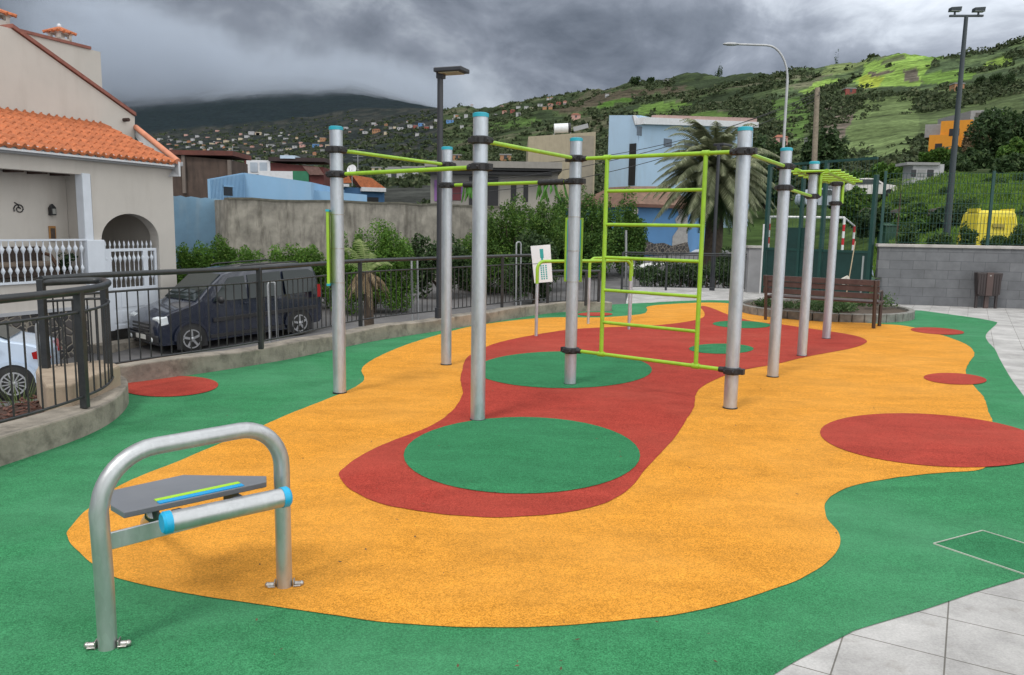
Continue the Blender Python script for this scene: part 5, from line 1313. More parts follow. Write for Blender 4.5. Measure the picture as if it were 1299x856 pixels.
mb = MB(); mb.extr([F_.pt(*(lambda u: (u[0], .02, u[1]))(F_.px(x, y))) for x, y in ((808, 322), (808, 308), (818, 305), (828, 309), (840, 308), (851, 312), (870, 307), (873, 320), (860, 323))], F_.n*.12); mb.build('stone_foot', m_stone, t)
mb = MB(); q = [F_.px(x, 262) for x in (803, 878)]
mb.hexa([F_.pt(q[0][0], .4, q[0][1]), F_.pt(q[1][0], .4, q[1][1]), F_.pt(q[1][0]+1, -6, q[1][1]), F_.pt(q[0][0], -6, q[0][1]), F_.pt(q[0][0]+1.0, -1.6, q[0][1]+1.15), F_.pt(q[1][0]-.3, -1.6, q[1][1]+1.15), F_.pt(q[1][0]-.3, -3.2, q[1][1]+1.15), F_.pt(q[0][0]+1, -3.2, q[0][1]+1.15)]); mb.build('roof', mat('brown_roof_tiles', (.17, .10, .07), .85, var=.3, vs=3, dirt=(.06, .05, .04), dirt_amt=.6, bmp=.5, bs=8), t)
rect(F_, t, 803, 879, 260, 264, mat('roof_edge_brown', (.14, .07, .05), .8), 'eaves', .45)
t_, z_ = F_.px(806, 300); mb = MB(); b_c = P2(801, 41.5)
t = thing('gate_column', (b_c[0], b_c[1], -.5), 'narrow brown stone gatepost with a small white sign left of the blue garage', 'gatepost')
mb = MB(); mb.box(b_c[0]-.2, b_c[0]+.22, b_c[1]-.2, b_c[1]+.2, -.6, P(801, 268, 41.5).z); mb.build('shaft', mat('brown_stone', (.14, .10, .08), .9, var=.4, vs=6, bmp=.8), t)
mb = MB(); q = P(806, 268, 41.2); mb.box(q.x-.18, q.x+.14, 41.2, 41.25, q.z-.12, q.z+.14); mb.build('sign_plate', mat('sign_pink_white', (.6, .5, .52), .5), t)
# white road arrows on the street
for pts, lab in (([(800, 336.5), (828, 333), (829, 335), (816, 336.5), (842, 333.5), (843, 334.5), (812, 341), (802, 341.5), (810, 338.5), (800, 339)], 0), ([(870, 318.5), (886, 316), (901, 309), (904, 311), (894, 315), (900, 316), (899, 319), (872, 320)], 1)):
    pp = [GR(x, y) for x, y in pts]
    pp = [p for p in pp]
    o = MB().add([(p.x, p.y, p.z+.006) for p in (pp if sum(pp[i].x*pp[(i+1) % len(pp)].y-pp[(i+1) % len(pp)].x*pp[i].y for i in range(len(pp))) > 0 else pp[::-1])], [tuple(range(len(pp)))]).build('road_marking', m_white_line); struct(o)
# overhead cables
t = MB()
for (x0, y0, Y0, x1, y1, Y1, s_) in ((560, 232, 40, 1037, 118, 40, .9), (560, 246, 40, 1037, 126, 40, 1.0), (690, 206, 50, 1037, 122, 40, .6)):
    A, B = P(x0, y0, Y0), P(x1, y1, Y1); t.tube([A.lerp(B, i/16)-Vector((0, 0, s_*4*(i/16)*(1-i/16))) for i in range(17)], .018, 5)
tag(t.build('overhead_cables', m_trim), 'thin sagging black overhead cables leading to the wooden utility pole', 'cable')
# cars and things beyond the court
def small_car(px_, py, Y, z, ang, m, label, s=1.0):
    q = P(px_, py, Y); c = Car('parked_car', (q.x, q.y, z), ang, label, 'car', 0)
    sd_ = [(-.6, .3), (-.68, .6), (-.6, .95), (-.1, 1.38), (.8, 1.47), (1.5, 1.42), (2.1, 1.02), (2.9, .90), (3.2, .7), (3.2, .25), (-.5, .22)]
    body_loft(sd_, .82, .17, .95, 1.47).build('body', m, c.t, smooth=42)
    for s_ in (1, -1):
        sideglass(c, [(-.2, 1.0), (1.9, 1.0), (1.4, 1.36), (.1, 1.36)], f2, s_)
        for x in (0, 2.5): MB().cyl((x, s_*.62, .31), (x, s_*.84, .31), .31, n=14).build('wheel', m_tyre, c.t, smooth=40)
    MB().extr([(1.58, -.6, 1.42), (1.58, .6, 1.42), (2.1, .64, 1.06), (2.1, -.64, 1.06)], (.02, 0, .03)).build('windscreen', m_glass, c.t)
    c.done(); return c
# ================================================================ terrain: fan of columns, heights given as picture rows at chosen distances
def zr_(Y): return ('z', road_z(Y)-.12)
PRO = [   # px column : [(distance, row)] ; first knot is a height
 (-500, [(46, -.1+road_z(46)), (110, 268), (400, 240), (1500, 205), (2400, 168), (4300, 100)]),
 (0,    [(46, -.1+road_z(46)), (110, 262), (400, 238), (1500, 205), (2400, 166), (4300, 112)]),
 (157,  [(46, -.1+road_z(46)), (110, 258), (400, 232), (1500, 200), (2300, 172), (4300, 113)]),
 (235,  [(46, -.1+road_z(46)), (110, 256), (400, 228), (1400, 192), (2200, 170), (4300, 106)]),
 (310,  [(46, -.1+road_z(46)), (110, 254), (400, 222), (1300, 185), (2100, 168), (4300, 96)]),
 (400,  [(46, -.1+road_z(46)), (110, 250), (400, 222), (1200, 180), (1900, 164), (4300, 98)]),
 (450,  [(46, -.1+road_z(46)), (110, 248), (380, 215), (1000, 175), (1700, 158), (4300, 102)]),
 (500,  [(46, -.1+road_z(46)), (110, 246), (350, 210), (800, 172), (1500, 151), (4300, 118)]),
 (600,  [(46, -.1+road_z(46)), (110, 244), (300, 205), (650, 165), (1150, 136), (4300, 152)]),
 (700,  [(46, -.1+road_z(46)), (100, 244), (260, 205), (500, 160), (950, 121), (4300, 200)]),
 (800,  [(46, -.1+road_z(46)), (100, 244), (240, 195), (450, 145), (800, 107), (4300, 200)]),
 (870,  [(46, -.1+road_z(46)), (100, 244), (220, 190), (400, 140), (720, 99), (4300, 200)]),
 (940,  [(46, -.3), (100, 244), (200, 190), (380, 135), (650, 91), (4300, 200)]),
 (1000, [(46, -.3), (95, 246), (180, 205), (350, 130), (560, 86), (4300, 200)]),
 (1060, [(46, -.3), (80, 248), (160, 205), (320, 125), (500, 79), (4300, 200)]),
 (1105, [(46, -.2), (66, 250), (150, 205), (300, 120), (450, 71), (4300, 200)]),
 (1135, [(46, 2.2), (66, 232), (140, 200), (290, 120), (430, 67), (4300, 200)]),
 (1200, [(46, 3.4), (66, 216), (140, 195), (280, 110), (400, 59), (4300, 180)]),
 (1299, [(46, 3.8), (66, 215), (130, 185), (260, 100), (380, 42), (4300, 160)]),
 (1700, [(46, 4.5), (66, 195), (130, 160), (250, 60), (360, -20), (4300, 120)]),
 (2300, [(46, 5), (66, 190), (130, 150), (250, 50), (360, -20), (4300, 120)])]
PX = [p[0] for p in PRO]
def prow(px_):
    px_ = max(PX[0], min(PX[-1]-1e-6, px_))
    i = max(j for j in range(len(PX)-1) if PX[j] <= px_); f = (px_-PX[i])/(PX[i+1]-PX[i]); f = f*f*(3-2*f)*.35+f*.65
    return [(math.exp(math.log(a[0])*(1-f)+math.log(b_[0])*f), a[1]*(1-f)+b_[1]*f) for a, b_ in zip(PRO[i][1], PRO[i+1][1])]
def row_z(px_, row, Y): return P(px_, row, Y).z
def terr_z(px_, Y, kn=None):
    kn = kn or prow(px_)
    K = [(kn[0][0], kn[0][1])]+[(d, row_z(px_, r, d)) for d, r in kn[1:]]
    if px_ > 600: K[-1] = (4300, K[-2][1]*.55)        # the land drops behind the ridge
    if Y <= K[0][0]: z = K[0][1]
    elif Y >= K[-1][0]: z = K[-1][1]
    else:
        for (a, za), (b_, zb_) in zip(K, K[1:]):
            if Y <= b_:
                # angle interpolated over log distance between knots
                f = (math.log(Y)-math.log(a))/(math.log(b_)-math.log(a))
                if zb_ < za: z = za+(zb_-za)*((Y-a)/(b_-a))**.7; break
                ea, eb = (za-1.6)/a, (zb_-1.6)/b_; z = 1.6+(ea+(eb-ea)*f)*Y; break
    return z
def px_of(X, Y): # approximate picture column of a ground position
    return 649.5+FOC*X/(Y*math.cos(TH))+2
def terr_xyz(px_, Y):
    p = P(px_, 290, Y); z = terr_z(px_, Y)
    if Y > 70:
        a = min(1, (Y-70)/60)*min(1.0, Y/400)
        z += a*(7*noise.fractal(Vector((p.x/90, Y/90, .3)), 1, 2, 4)+.0)
    return Vector((p.x, p.y, z))
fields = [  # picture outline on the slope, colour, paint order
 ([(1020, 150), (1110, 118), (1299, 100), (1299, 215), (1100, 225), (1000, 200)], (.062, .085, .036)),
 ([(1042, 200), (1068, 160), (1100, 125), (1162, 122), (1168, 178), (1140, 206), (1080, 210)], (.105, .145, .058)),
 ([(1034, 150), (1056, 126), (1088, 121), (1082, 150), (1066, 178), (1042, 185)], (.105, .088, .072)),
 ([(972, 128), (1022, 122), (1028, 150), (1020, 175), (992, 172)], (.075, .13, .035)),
 ([(1083, 107), (1100, 80), (1150, 65), (1190, 62), (1180, 84), (1166, 110)], (.19, .30, .065)),  # yellow-green field, with the sunlit patch painted into its colour
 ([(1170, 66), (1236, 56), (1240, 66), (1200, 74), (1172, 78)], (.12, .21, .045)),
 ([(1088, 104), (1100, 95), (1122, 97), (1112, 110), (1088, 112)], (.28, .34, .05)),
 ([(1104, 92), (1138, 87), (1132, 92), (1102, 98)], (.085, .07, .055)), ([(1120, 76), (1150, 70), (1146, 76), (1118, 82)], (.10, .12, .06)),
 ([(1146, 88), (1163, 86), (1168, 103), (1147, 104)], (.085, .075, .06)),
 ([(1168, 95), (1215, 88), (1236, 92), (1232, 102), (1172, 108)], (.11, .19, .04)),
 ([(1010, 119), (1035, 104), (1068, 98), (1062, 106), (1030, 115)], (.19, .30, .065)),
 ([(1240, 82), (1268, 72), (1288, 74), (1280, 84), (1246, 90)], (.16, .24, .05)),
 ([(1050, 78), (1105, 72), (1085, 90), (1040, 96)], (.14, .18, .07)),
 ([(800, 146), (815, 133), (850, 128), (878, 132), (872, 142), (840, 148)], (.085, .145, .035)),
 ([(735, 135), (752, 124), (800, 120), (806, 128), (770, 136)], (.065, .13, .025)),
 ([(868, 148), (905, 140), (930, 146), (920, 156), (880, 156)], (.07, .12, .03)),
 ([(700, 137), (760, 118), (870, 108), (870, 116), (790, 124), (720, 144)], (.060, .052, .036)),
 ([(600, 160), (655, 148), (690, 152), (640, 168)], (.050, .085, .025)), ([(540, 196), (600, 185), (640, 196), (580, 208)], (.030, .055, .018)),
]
def inside(x, y, poly):
    c = False; n = len(poly); j = n-1
    for i in range(n):
        xi, yi = poly[i]; xj, yj = poly[j]
        if (yi > y) != (yj > y) and x < (xj-xi)*(y-yi)/(yj-yi)+xi: c = not c
        j = i
    return c
cols = list(np.linspace(-500, -20, 40))+list(np.linspace(-17, 640, 200))+list(np.linspace(643, 1320, 330))+list(np.linspace(1330, 2300, 60))
Ys = list(np.exp(np.linspace(math.log(46), math.log(1200), 260)))+list(np.exp(np.linspace(math.log(1215), math.log(4300), 50)))+[4800, 6500]
vs = []; colr = []
for Y in Ys:
    for c in cols:
        if Y > 4300: v = terr_xyz(c, 4300); v = Vector((v.x*Y/4300, Y, v.z*(1-(Y-4300)/2600)))
        else: v = terr_xyz(c, Y)
        vs.append(v)
        X_, Y_ = PIX(v)
        w = noise.noise(Vector((v.x/14, v.y/14, 0)))*7; w2 = noise.noise(Vector((v.x/14, v.y/14, 5)))*3
        k = None
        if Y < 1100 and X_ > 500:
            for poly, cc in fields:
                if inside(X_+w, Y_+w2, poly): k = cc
        if k is None:
            n1 = noise.fractal(Vector((v.x/60, v.y/60, 0)), 1, 2, 5)
            if Y > 2350 and X_ < 620: k = (.011, .018, .022)  # far mountain: dark forest with distance haze put into its bluish colour
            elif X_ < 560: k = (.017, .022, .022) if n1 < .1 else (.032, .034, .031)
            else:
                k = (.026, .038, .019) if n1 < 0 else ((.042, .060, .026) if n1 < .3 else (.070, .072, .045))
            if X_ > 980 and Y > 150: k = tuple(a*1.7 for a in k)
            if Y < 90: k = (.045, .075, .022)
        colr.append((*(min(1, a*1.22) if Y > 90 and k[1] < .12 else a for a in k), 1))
nc_ = len(cols); fs = [(i*nc_+j, i*nc_+j+1, (i+1)*nc_+j+1, (i+1)*nc_+j) for i in range(len(Ys)-1) for j in range(nc_-1)]
m_terr = bpy.data.materials.new('hillside_ground'); nt, N, L = nodes_of(m_terr); b = N['Principled BSDF']
at = N.new('ShaderNodeAttribute'); at.attribute_name = 'Col'; tcn = N.new('ShaderNodeTexCoord').outputs['Object']
n1 = ramp(N, L, noise_n(N, L, tcn, .06, 8, .65), [(.3, .55), (.7, 1.45)])
n2 = ramp(N, L, noise_n(N, L, mapping(N, L, tcn, (.25, 1, 2.2)), .22, 6, .6, .5), [(.35, .72), (.65, 1.25)])
c = mixc(N, L, at.outputs['Color'], n1, 1.0, 'MULTIPLY'); c = mixc(N, L, c, n2, 1.0, 'MULTIPLY')
n3 = ramp(N, L, noise_n(N, L, tcn, .55, 8, .7), [(.35, .62), (.65, 1.38)]); c = mixc(N, L, c, n3, 1.0, 'MULTIPLY')
wv = N.new('ShaderNodeTexWave'); wv.bands_direction = 'Z'; wv.inputs['Scale'].default_value = .09; wv.inputs['Distortion'].default_value = 7; wv.inputs['Detail'].default_value = 4; wv.inputs['Detail Scale'].default_value = .35; L.new(tcn, wv.inputs['Vector'])
c = mixc(N, L, c, ramp(N, L, wv.outputs['Fac'], [(.03, .70), (.15, 1.0)]), 1.0, 'MULTIPLY')
vb = N.new('ShaderNodeTexVoronoi'); vb.inputs['Scale'].default_value = .16; L.new(tcn, vb.inputs['Vector'])
c = mixc(N, L, c, (.020, .032, .014), mixc(N, L, ramp(N, L, vb.outputs['Distance'], [(.20, 1.0), (.34, 0.0)]), ramp(N, L, noise_n(N, L, tcn, .03, 3), [(.5, 0.0), (.56, .9)]), 1.0, 'MULTIPLY'))
L.new(c, b.inputs['Base Color']); b.inputs['Roughness'].default_value = 1; b.inputs['Specular IOR Level'].default_value = .05
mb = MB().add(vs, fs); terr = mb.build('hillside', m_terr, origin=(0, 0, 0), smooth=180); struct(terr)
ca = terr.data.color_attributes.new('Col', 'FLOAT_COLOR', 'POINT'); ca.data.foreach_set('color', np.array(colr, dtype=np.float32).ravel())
def find_Y(px_, row):
    best = None
    lo = 150
    prev = None
    Y = lo
    while Y < 4300:
        r = PIX(terr_xyz(px_, Y))[1]
        if r <= row: return Y
        Y *= 1.02
    return 1000
# scrub and terraces: bushy lumps all over the slope
m_scrub = leafmat('hillside_scrub', (.034, .050, .024), (.062, .086, .038), (.11, .125, .065), .9)
mb = MB(); rg = np.random.default_rng(3); ico = []
count = 0
def lump(mb, c, r, h, k, seed):
    g_ = np.random.default_rng(seed)
    d = g_.normal(size=(k, 3)); d[:, 2] = np.abs(d[:, 2]); d /= np.linalg.norm(d, axis=1)[:, None]
    pos = np.array(c)+d*np.array([r, r, h])*g_.uniform(.5, 1, (k, 1)); s = r*(.23 if k > 20 else .36)
    a = g_.normal(size=(k, 3)); a /= np.linalg.norm(a, axis=1)[:, None]; b_ = np.cross(a, d); b_ /= (np.linalg.norm(b_, axis=1)[:, None]+1e-6)
    o_ = len(mb.v); V = np.stack([pos-a*s, pos-b_*s*.8, pos+a*s, pos+b_*s*.8], 1).reshape(-1, 3)
    mb.v += [tuple(x) for x in V.tolist()]; mb.f += [(o_+4*i, o_+4*i+1, o_+4*i+2, o_+4*i+3) for i in range(k)]; mb.m += [mb.cur]*k
open_f = [f for f in fields if f[1][1] > .10]
for i in range(21000):
    px_ = rg.uniform(200, 1330); Y = math.exp(rg.uniform(math.log(85), math.log(2300 if px_ < 450 else (1500 if px_ < 620 else (1000 if px_ < 850 else 600)))))
    p = terr_xyz(px_, Y); X_, R_ = PIX(p)
    if any(inside(X_, R_, f[0]) for f in open_f) and rg.random() < .93: continue
    if noise.fractal(Vector((p.x/45, p.y/45, 2)), 1, 2, 3) < (-.16 if X_ < 1000 else .06)+.1*rg.normal(): continue
    near = min(1, Y/300)
    r = rg.uniform(.6, 2.0)*(.55+.9*near+min(1.6, Y/900)); lump(mb, (p.x, p.y, p.z-r*.1), r, r*rg.uniform(.5, 1.1), 26 if Y < 400 else 13, i)
tag(mb.build('scrub', m_scrub, origin=(0, 0, 0)), 'dark green scrub and bushes covering the hillside', 'scrub', kind='stuff')

# ================================================================ houses on the hillside
wm_ = {'white': mat('far_white_wall', (.40, .40, .41), .8), 'cream': mat('far_cream_wall', (.50, .42, .30), .8), 'orange': mat('far_orange_wall', (.36, .19, .10), .8), 'red': mat('far_red_wall', (.26, .07, .055), .8),
       'blue': mat('far_blue_wall', (.10, .24, .48), .8), 'grey': mat('far_grey_wall', (.26, .26, .26), .8), 'pink': mat('far_pink_wall', (.48, .28, .24), .8)}
m_roofr = mat('far_red_roof', (.27, .09, .05), .8); m_win = mat('far_window', (.03, .035, .04), .3)
def far_house(px_, row, w_px, h_px, colour, tiled, label, group=None):
    Y = find_Y(px_, row+h_px*.5); p = terr_xyz(px_, Y); sc = Y/1000; q = .75 if row < 200 else 1; w = max(3, w_px*sc*q); h = max(2.2, h_px*sc*q); d = min(w, 9)
    t = thing('hillside_house', (p.x, p.y, p.z), label, 'house', group)
    z0_ = p.z-3; mb = MB().box(p.x-w/2, p.x+w/2, p.y, p.y+d, z0_, p.z+h); mb.build('wall', wm_[colour], t)
    if tiled:
        mb = MB(); e = w*.06
        mb.add([(p.x-w/2-e, p.y-e, p.z+h), (p.x+w/2+e, p.y-e, p.z+h), (p.x+w/2+e, p.y+d+e, p.z+h), (p.x-w/2-e, p.y+d+e, p.z+h), (p.x-w/4, p.y+d/2, p.z+h*1.35), (p.x+w/4, p.y+d/2, p.z+h*1.35)], [(0, 1, 5, 4), (1, 2, 5), (2, 3, 4, 5), (3, 0, 4), (3, 2, 1, 0)]); mb.build('roof', m_roofr, t)
    else: MB().box(p.x-w/2-.15, p.x+w/2+.15, p.y-.15, p.y+d, p.z+h, p.z+h+.35).build('roof', wm_['grey'], t)
    k = max(1, int(w/3.2)) if w_px > 7 else 0
    for i in range(min(k, 4)):
        x = p.x-w/2+w*(i+.5)/min(k, 4); MB().box(x-.5, x+.5, p.y-.04, p.y+.1, p.z+h*.40, p.z+h*.40+1.2).build('window', m_win, t)
    return t
row_l = 'small houses scattered over the hillside'
FH = [ # px,row,w,h,colour,tiled,label
 (322, 168, 9, 4, 'white', 0, 'white house highest in the distant village at the foot of the dark mountain'),
 (331, 170, 8, 3, 'cream', 0, 'cream house among the highest row of the distant village'),
 (316, 173, 7, 4, 'white', 0, None), (341, 171, 7, 3, 'white', 0, None), (345, 176, 5, 3, 'white', 0, None), (345, 186, 12, 3, 'white', 0, 'long low white house in the middle of the distant village'),
 (300, 178, 6, 3, 'white', 0, None), (290, 180, 8, 3, 'cream', 0, None), (280, 181, 8, 3, 'pink', 0, None), (272, 182, 7, 3, 'cream', 0, None), (258, 181, 5, 5, 'white', 0, None), (242, 187, 6, 3, 'white', 0, None),
 (248, 178, 5, 3, 'white', 0, None), (231, 180, 7, 3, 'grey', 0, None), (220, 180, 6, 3, 'grey', 0, None), (207, 177, 7, 4, 'white', 0, None), (254, 174, 5, 3, 'white', 0, None), (308, 176, 6, 3, 'cream', 0, None),
 (365, 176, 8, 3, 'white', 0, None), (290, 195, 7, 4, 'white', 0, None), (368, 190, 9, 3, 'cream', 0, None), (376, 187, 8, 4, 'white', 0, None), (385, 186, 8, 4, 'pink', 0, None), (358, 192, 9, 3, 'grey', 0, None), (388, 193, 8, 4, 'cream', 0, None), (402, 184, 10, 5, 'blue', 0, 'bright blue house on the slope left of the leftmost post'),
 (411, 177, 9, 6, 'orange', 0, 'ochre house on the slope just left of the leftmost post'), (417, 185, 7, 5, 'cream', 0, None),
 (440, 163, 7, 4, 'white', 0, 'white house on the slope just right of the leftmost post top'), (464, 169, 8, 4, 'white', 0, None), (478, 168, 13, 5, 'orange', 1, 'orange house between the two rear posts on the dark slope'), (490, 171, 6, 4, 'cream', 0, None), (475, 157, 7, 3, 'white', 0, None),
 (508, 164, 10, 5, 'white', 0, None), (520, 160, 8, 5, 'white', 0, None), (527, 163, 7, 5, 'red', 0, 'red house in the cluster left of the tall lamp'), (534, 158, 9, 5, 'blue', 0, None), (541, 162, 7, 4, 'red', 0, None), (547, 162, 5, 4, 'white', 0, None), (553, 156, 6, 4, 'white', 0, None),
 (570, 155, 12, 5, 'blue', 0, 'pale blue house right of the tall lamp'), (577, 148, 6, 4, 'white', 0, None), (590, 147, 6, 5, 'white', 0, None),
 (585, 162, 5, 4, 'white', 0, None), (638, 143, 8, 4, 'pink', 1, None), (648, 141, 8, 4, 'red', 1, None), (626, 146, 7, 3, 'white', 0, None), (656, 145, 10, 5, 'white', 0, 'white domed house right of the tallest post'), (655, 136, 7, 3, 'white', 0, None),
 (665, 136, 7, 4, 'white', 0, None), (672, 138, 8, 4, 'cream', 0, None), (682, 135, 8, 4, 'white', 0, None), (695, 133, 9, 4, 'pink', 1, None), (705, 131, 8, 4, 'red', 1, None), (713, 130, 6, 4, 'pink', 1, None),
 (765, 122, 6, 3, 'white', 0, 'small white house alone near the ridge above the beige building'), (727, 150, 15, 8, 'pink', 1, 'pink tiled house on the slope above the white water tank'),
 (579, 203, 9, 6, 'orange', 0, 'yellow house seen between the tall lamp and the tallest post'), (640, 203, 14, 6, 'orange', 0, 'ochre house above the roof of the modern grey house'), (520, 225, 14, 5, 'white', 0, None), (500, 222, 10, 5, 'orange', 0, None), (478, 220, 10, 5, 'cream', 0, None), (538, 222, 8, 5, 'cream', 0, None),
 (500, 236, 8, 4, 'white', 0, None),
 (1067, 117, 17, 9, 'red', 0, 'red house in the fields left of the brown ploughed field'), (1150, 60, 14, 4, 'red', 1, 'red roofed house on the ridge above the bright green fields'), (1140, 62, 9, 3, 'pink', 1, None),
 (1201, 113, 16, 6, 'orange', 0, 'small ochre house on the slope above the large orange building'), (985, 180, 14, 12, 'pink', 1, 'pink tiled house beside the palm'), (1026, 184, 9, 9, 'white', 0, 'white hut beside the wooden utility pole'),
 (838, 103, 8, 4, 'white', 0, 'white house on the ridge against the bright cloud'), (1250, 200, 10, 7, 'grey', 0, None)]
rgh = random.Random(77)
for n_h, x0_, x1_, fr_, sp_h in ((30, 205, 300, lambda x: 183-(x-205)*.03, 7), (28, 290, 425, lambda x: 178+(x-290)*.10, 11), (14, 430, 560, lambda x: 166-(x-430)*.05, 5), (12, 560, 730, lambda x: 152-(x-560)*.13, 5)):
    for i in range(n_h):
        x = rgh.uniform(x0_, x1_); FH.append((x, fr_(x)+rgh.gauss(0, sp_h), rgh.uniform(2.5, 6), rgh.uniform(1.4, 2.6), rgh.choice(['white', 'white', 'white', 'cream', 'grey', 'pink', 'orange']), rgh.random() < .35, None))
for i, (px_, row, w_, h_, c_, ti, lab) in enumerate(FH):
    side_ = 'in the distant village left of the posts' if px_ < 300 else ('in the distant village above the blue house' if px_ < 430 else ('on the dark slope between the left posts' if px_ < 560 else ('near the ridge between the middle posts' if px_ < 730 else 'on the slope right of the posts')))
    lvl = ' high up' if row < 150 else (' low down' if row > 200 else '')
    far_house(px_, row, w_, h_, c_, ti, lab or f'tiny {c_} {"tiled" if ti else "flat roofed"} house{lvl} {side_}', row_l if lab else f'tiny {c_} houses{lvl} {side_}')
# orange building and bare concrete building on the right
t, F_, L_, w = block('orange_building', 'large orange building with dark windows on the slope right of the bright fields', 'building', 1168, 1206, 110, 108, 171, 170, 8, mat('strong_orange_wall', (.62, .25, .02), .8, var=.06), zb=4)
rect(F_, t, 1192, 1232, 152, 190, mat('strong_orange_wall', (.62, .25, .02)), 'upper_storey', -.5, -9)
rect(F_, t, 1204, 1217, 163, 172, m_dark, 'window', .05); rect(F_, t, 1186, 1195, 182, 190, m_dark, 'window', .05)
rect(F_, t, 1170, 1192, 154, 171, wm_['grey'], 'rear_wing', -3, -9)
t, F_, L_, w = block('concrete_building', 'unfinished bare concrete building with a dark opening right of the orange building', 'building', 1217, 1258, 118, 118, 140, 138, 9, wm_['grey'], zb=6)
rect(F_, t, 1237, 1256, 143, 158, mat('concrete_dark', (.10, .095, .085), .9), 'opening', .05)
# white hut
t, F_, L_, w = block('white_hut', 'small white hut with a row of dark windows on the grassy bank', 'hut', 1151, 1190, 63, 63, 209, 208, 1.6, wm_['white'], zb=4)
rect(F_, t, 1149, 1191, 206, 209.5, wm_['grey'], 'roof', .2, -1.7)
for x0, x1 in ((1156, 1162), (1164, 1174), (1176, 1184)): rect(F_, t, x0, x1, 215, 224, m_dark if x0 != 1164 else wm_['grey'], 'window', .04)
small_car(1082, 250, 64, P(1082, 250, 64).z, 2.9+PI, mat('white_car', (.62, .60, .58), .3), 'small white car parked beyond the court, above the hand ladder')
small_car(1052, 256, 66, P(1052, 257, 66).z, .3, mat('dark_car', (.04, .045, .05), .3), 'small dark car parked beyond the court beside the white car')
small_car(1024, 264, 60, P(1024, 264, 60).z, .2, mat('silver_blue_car', (.36, .40, .46), .3), 'silver car parked beyond the court behind the posts')

L_bush = leafmat('slope_bush_leaves', (.03, .065, .016), (.065, .125, .03), (.13, .19, .05))
# ================================================================ grassy bank behind the block wall
gx = list(np.linspace(1112, 1320, 60))+list(np.linspace(1330, 2000, 20)); gy = list(np.linspace(18.2, 47, 50))
def bank_xyz(px_, Y):
    f = (Y-18.2)/28.8; p = P(px_, 300, Y); zend = terr_z(px_, 46.5); k = min(1, max(0, (px_-1112)/25))
    z = .6+(zend-.6)*(.35*f+.65*f**2.6)*k; z += .12*noise.noise(Vector((p.x*.7, Y*.7, 0)))*k
    if f < .3: z = max(z, .9*k)
    return Vector((p.x, max(p.y, WF.pt((p.x-WF.o.x)/WF.e.x, -.24, 0).y+.02) if p.x > WF.o.x else p.y, z))
vs = [bank_xyz(c, Y) for Y in gy for c in gx]; k = len(gx)
o = MB().add(vs, [(i*k+j, i*k+j+1, (i+1)*k+j+1, (i+1)*k+j) for i in range(len(gy)-1) for j in range(k-1)]).build('grass_bank', mat('bank_soil', (.05, .085, .025), .95, var=.4, vs=.6), origin=(0, 0, 0), smooth=180); struct(o)
m_grass = leafmat('bank_grass', (.08, .15, .022), (.13, .24, .035), (.22, .30, .06), .8)
mb = MB(); rg = random.Random(11)
for i in range(70000):
    px_ = rg.uniform(1112, 1345); Y = 18.6+43*rg.random()**.9
    p = bank_xyz(px_, Y) if Y < 46.5 else terr_xyz(px_, Y)
    a = rg.uniform(0, 2*PI); patch = noise.noise(Vector((p.x*.5, p.y*.35, 3)))
    h = (.16+.16*patch)*rg.uniform(.5, 1.2)*(1+Y/60)
    if h < .06: continue
    w = .010+.0007*Y; le = Vector((rg.uniform(-.5, .5), rg.uniform(-.5, .5), 1))*h; s_ = Vector((math.cos(a), math.sin(a), 0))*w
    mb.add([p-s_, p+s_, p+le+s_*.3, p+le-s_*.3], [(0, 1, 2, 3)])
tag(mb.build('bank_grass', m_grass, origin=(0, 0, 0)), 'tall bright green grass growing on the bank behind the wire fence', 'grass', kind='stuff')
# low dry stone terrace wall and green containers below the bank
m_dstone = mat('dark_terrace_stone', (.05, .042, .036), .95, var=.6, vs=3, bmp=1, bs=6)
mb = MB(); rg = random.Random(4)
for i in range(420):
    px_ = rg.uniform(1095, 1232); Y = 38+rg.uniform(-.4, 1); q = P(px_, rg.uniform(268, 290)+3*math.sin(px_*.13), Y)
    mb.ball(tuple(q), (rg.uniform(.12, .30), .25, rg.uniform(.09, .17)), 6, 4)
tag(mb.build('terrace_wall', m_dstone), 'dark dry stone terrace wall at the foot of the grassy bank', 'wall')
for i, (px_, w_, yt, lab) in enumerate(((1150, 26, 286, 'low leafy bush growing behind the fence beside the stalk plant'), (1190, 30, 288, 'low leafy bush behind the fence left of the floodlight mast foot'), (1228, 20, 283, 'low leafy bush left of the yellow container'), (1292, 26, 282, 'low leafy bush at the right side of the yellow container'), (1262, 40, 297, 'low leafy plants in front of the yellow container'))):
    p = P(px_, 312, 23.5+i*.5); zt_ = P(px_, yt, 23.5+i*.5).z; t = thing('low_bush', (p.x, p.y, p.z-.3), lab, 'shrub')
    a_ = MB(); leaves(a_, (p.x, p.y, p.z), (w_*.5*p.y/1000, .4, zt_-p.z), 1800, .05, 70+i, .3, 1.4, flat=1); a_.build('foliage', leafmat('bank_bush_leaves', (.03, .06, .015), (.07, .13, .03), (.14, .2, .05)), t)
    MB().tube([(p.x, p.y, p.z-.4), (p.x+.03, p.y, p.z+(zt_-p.z)*.6)], .02, 6).build('stems', m_bark, t)
rgb_ = random.Random(19)
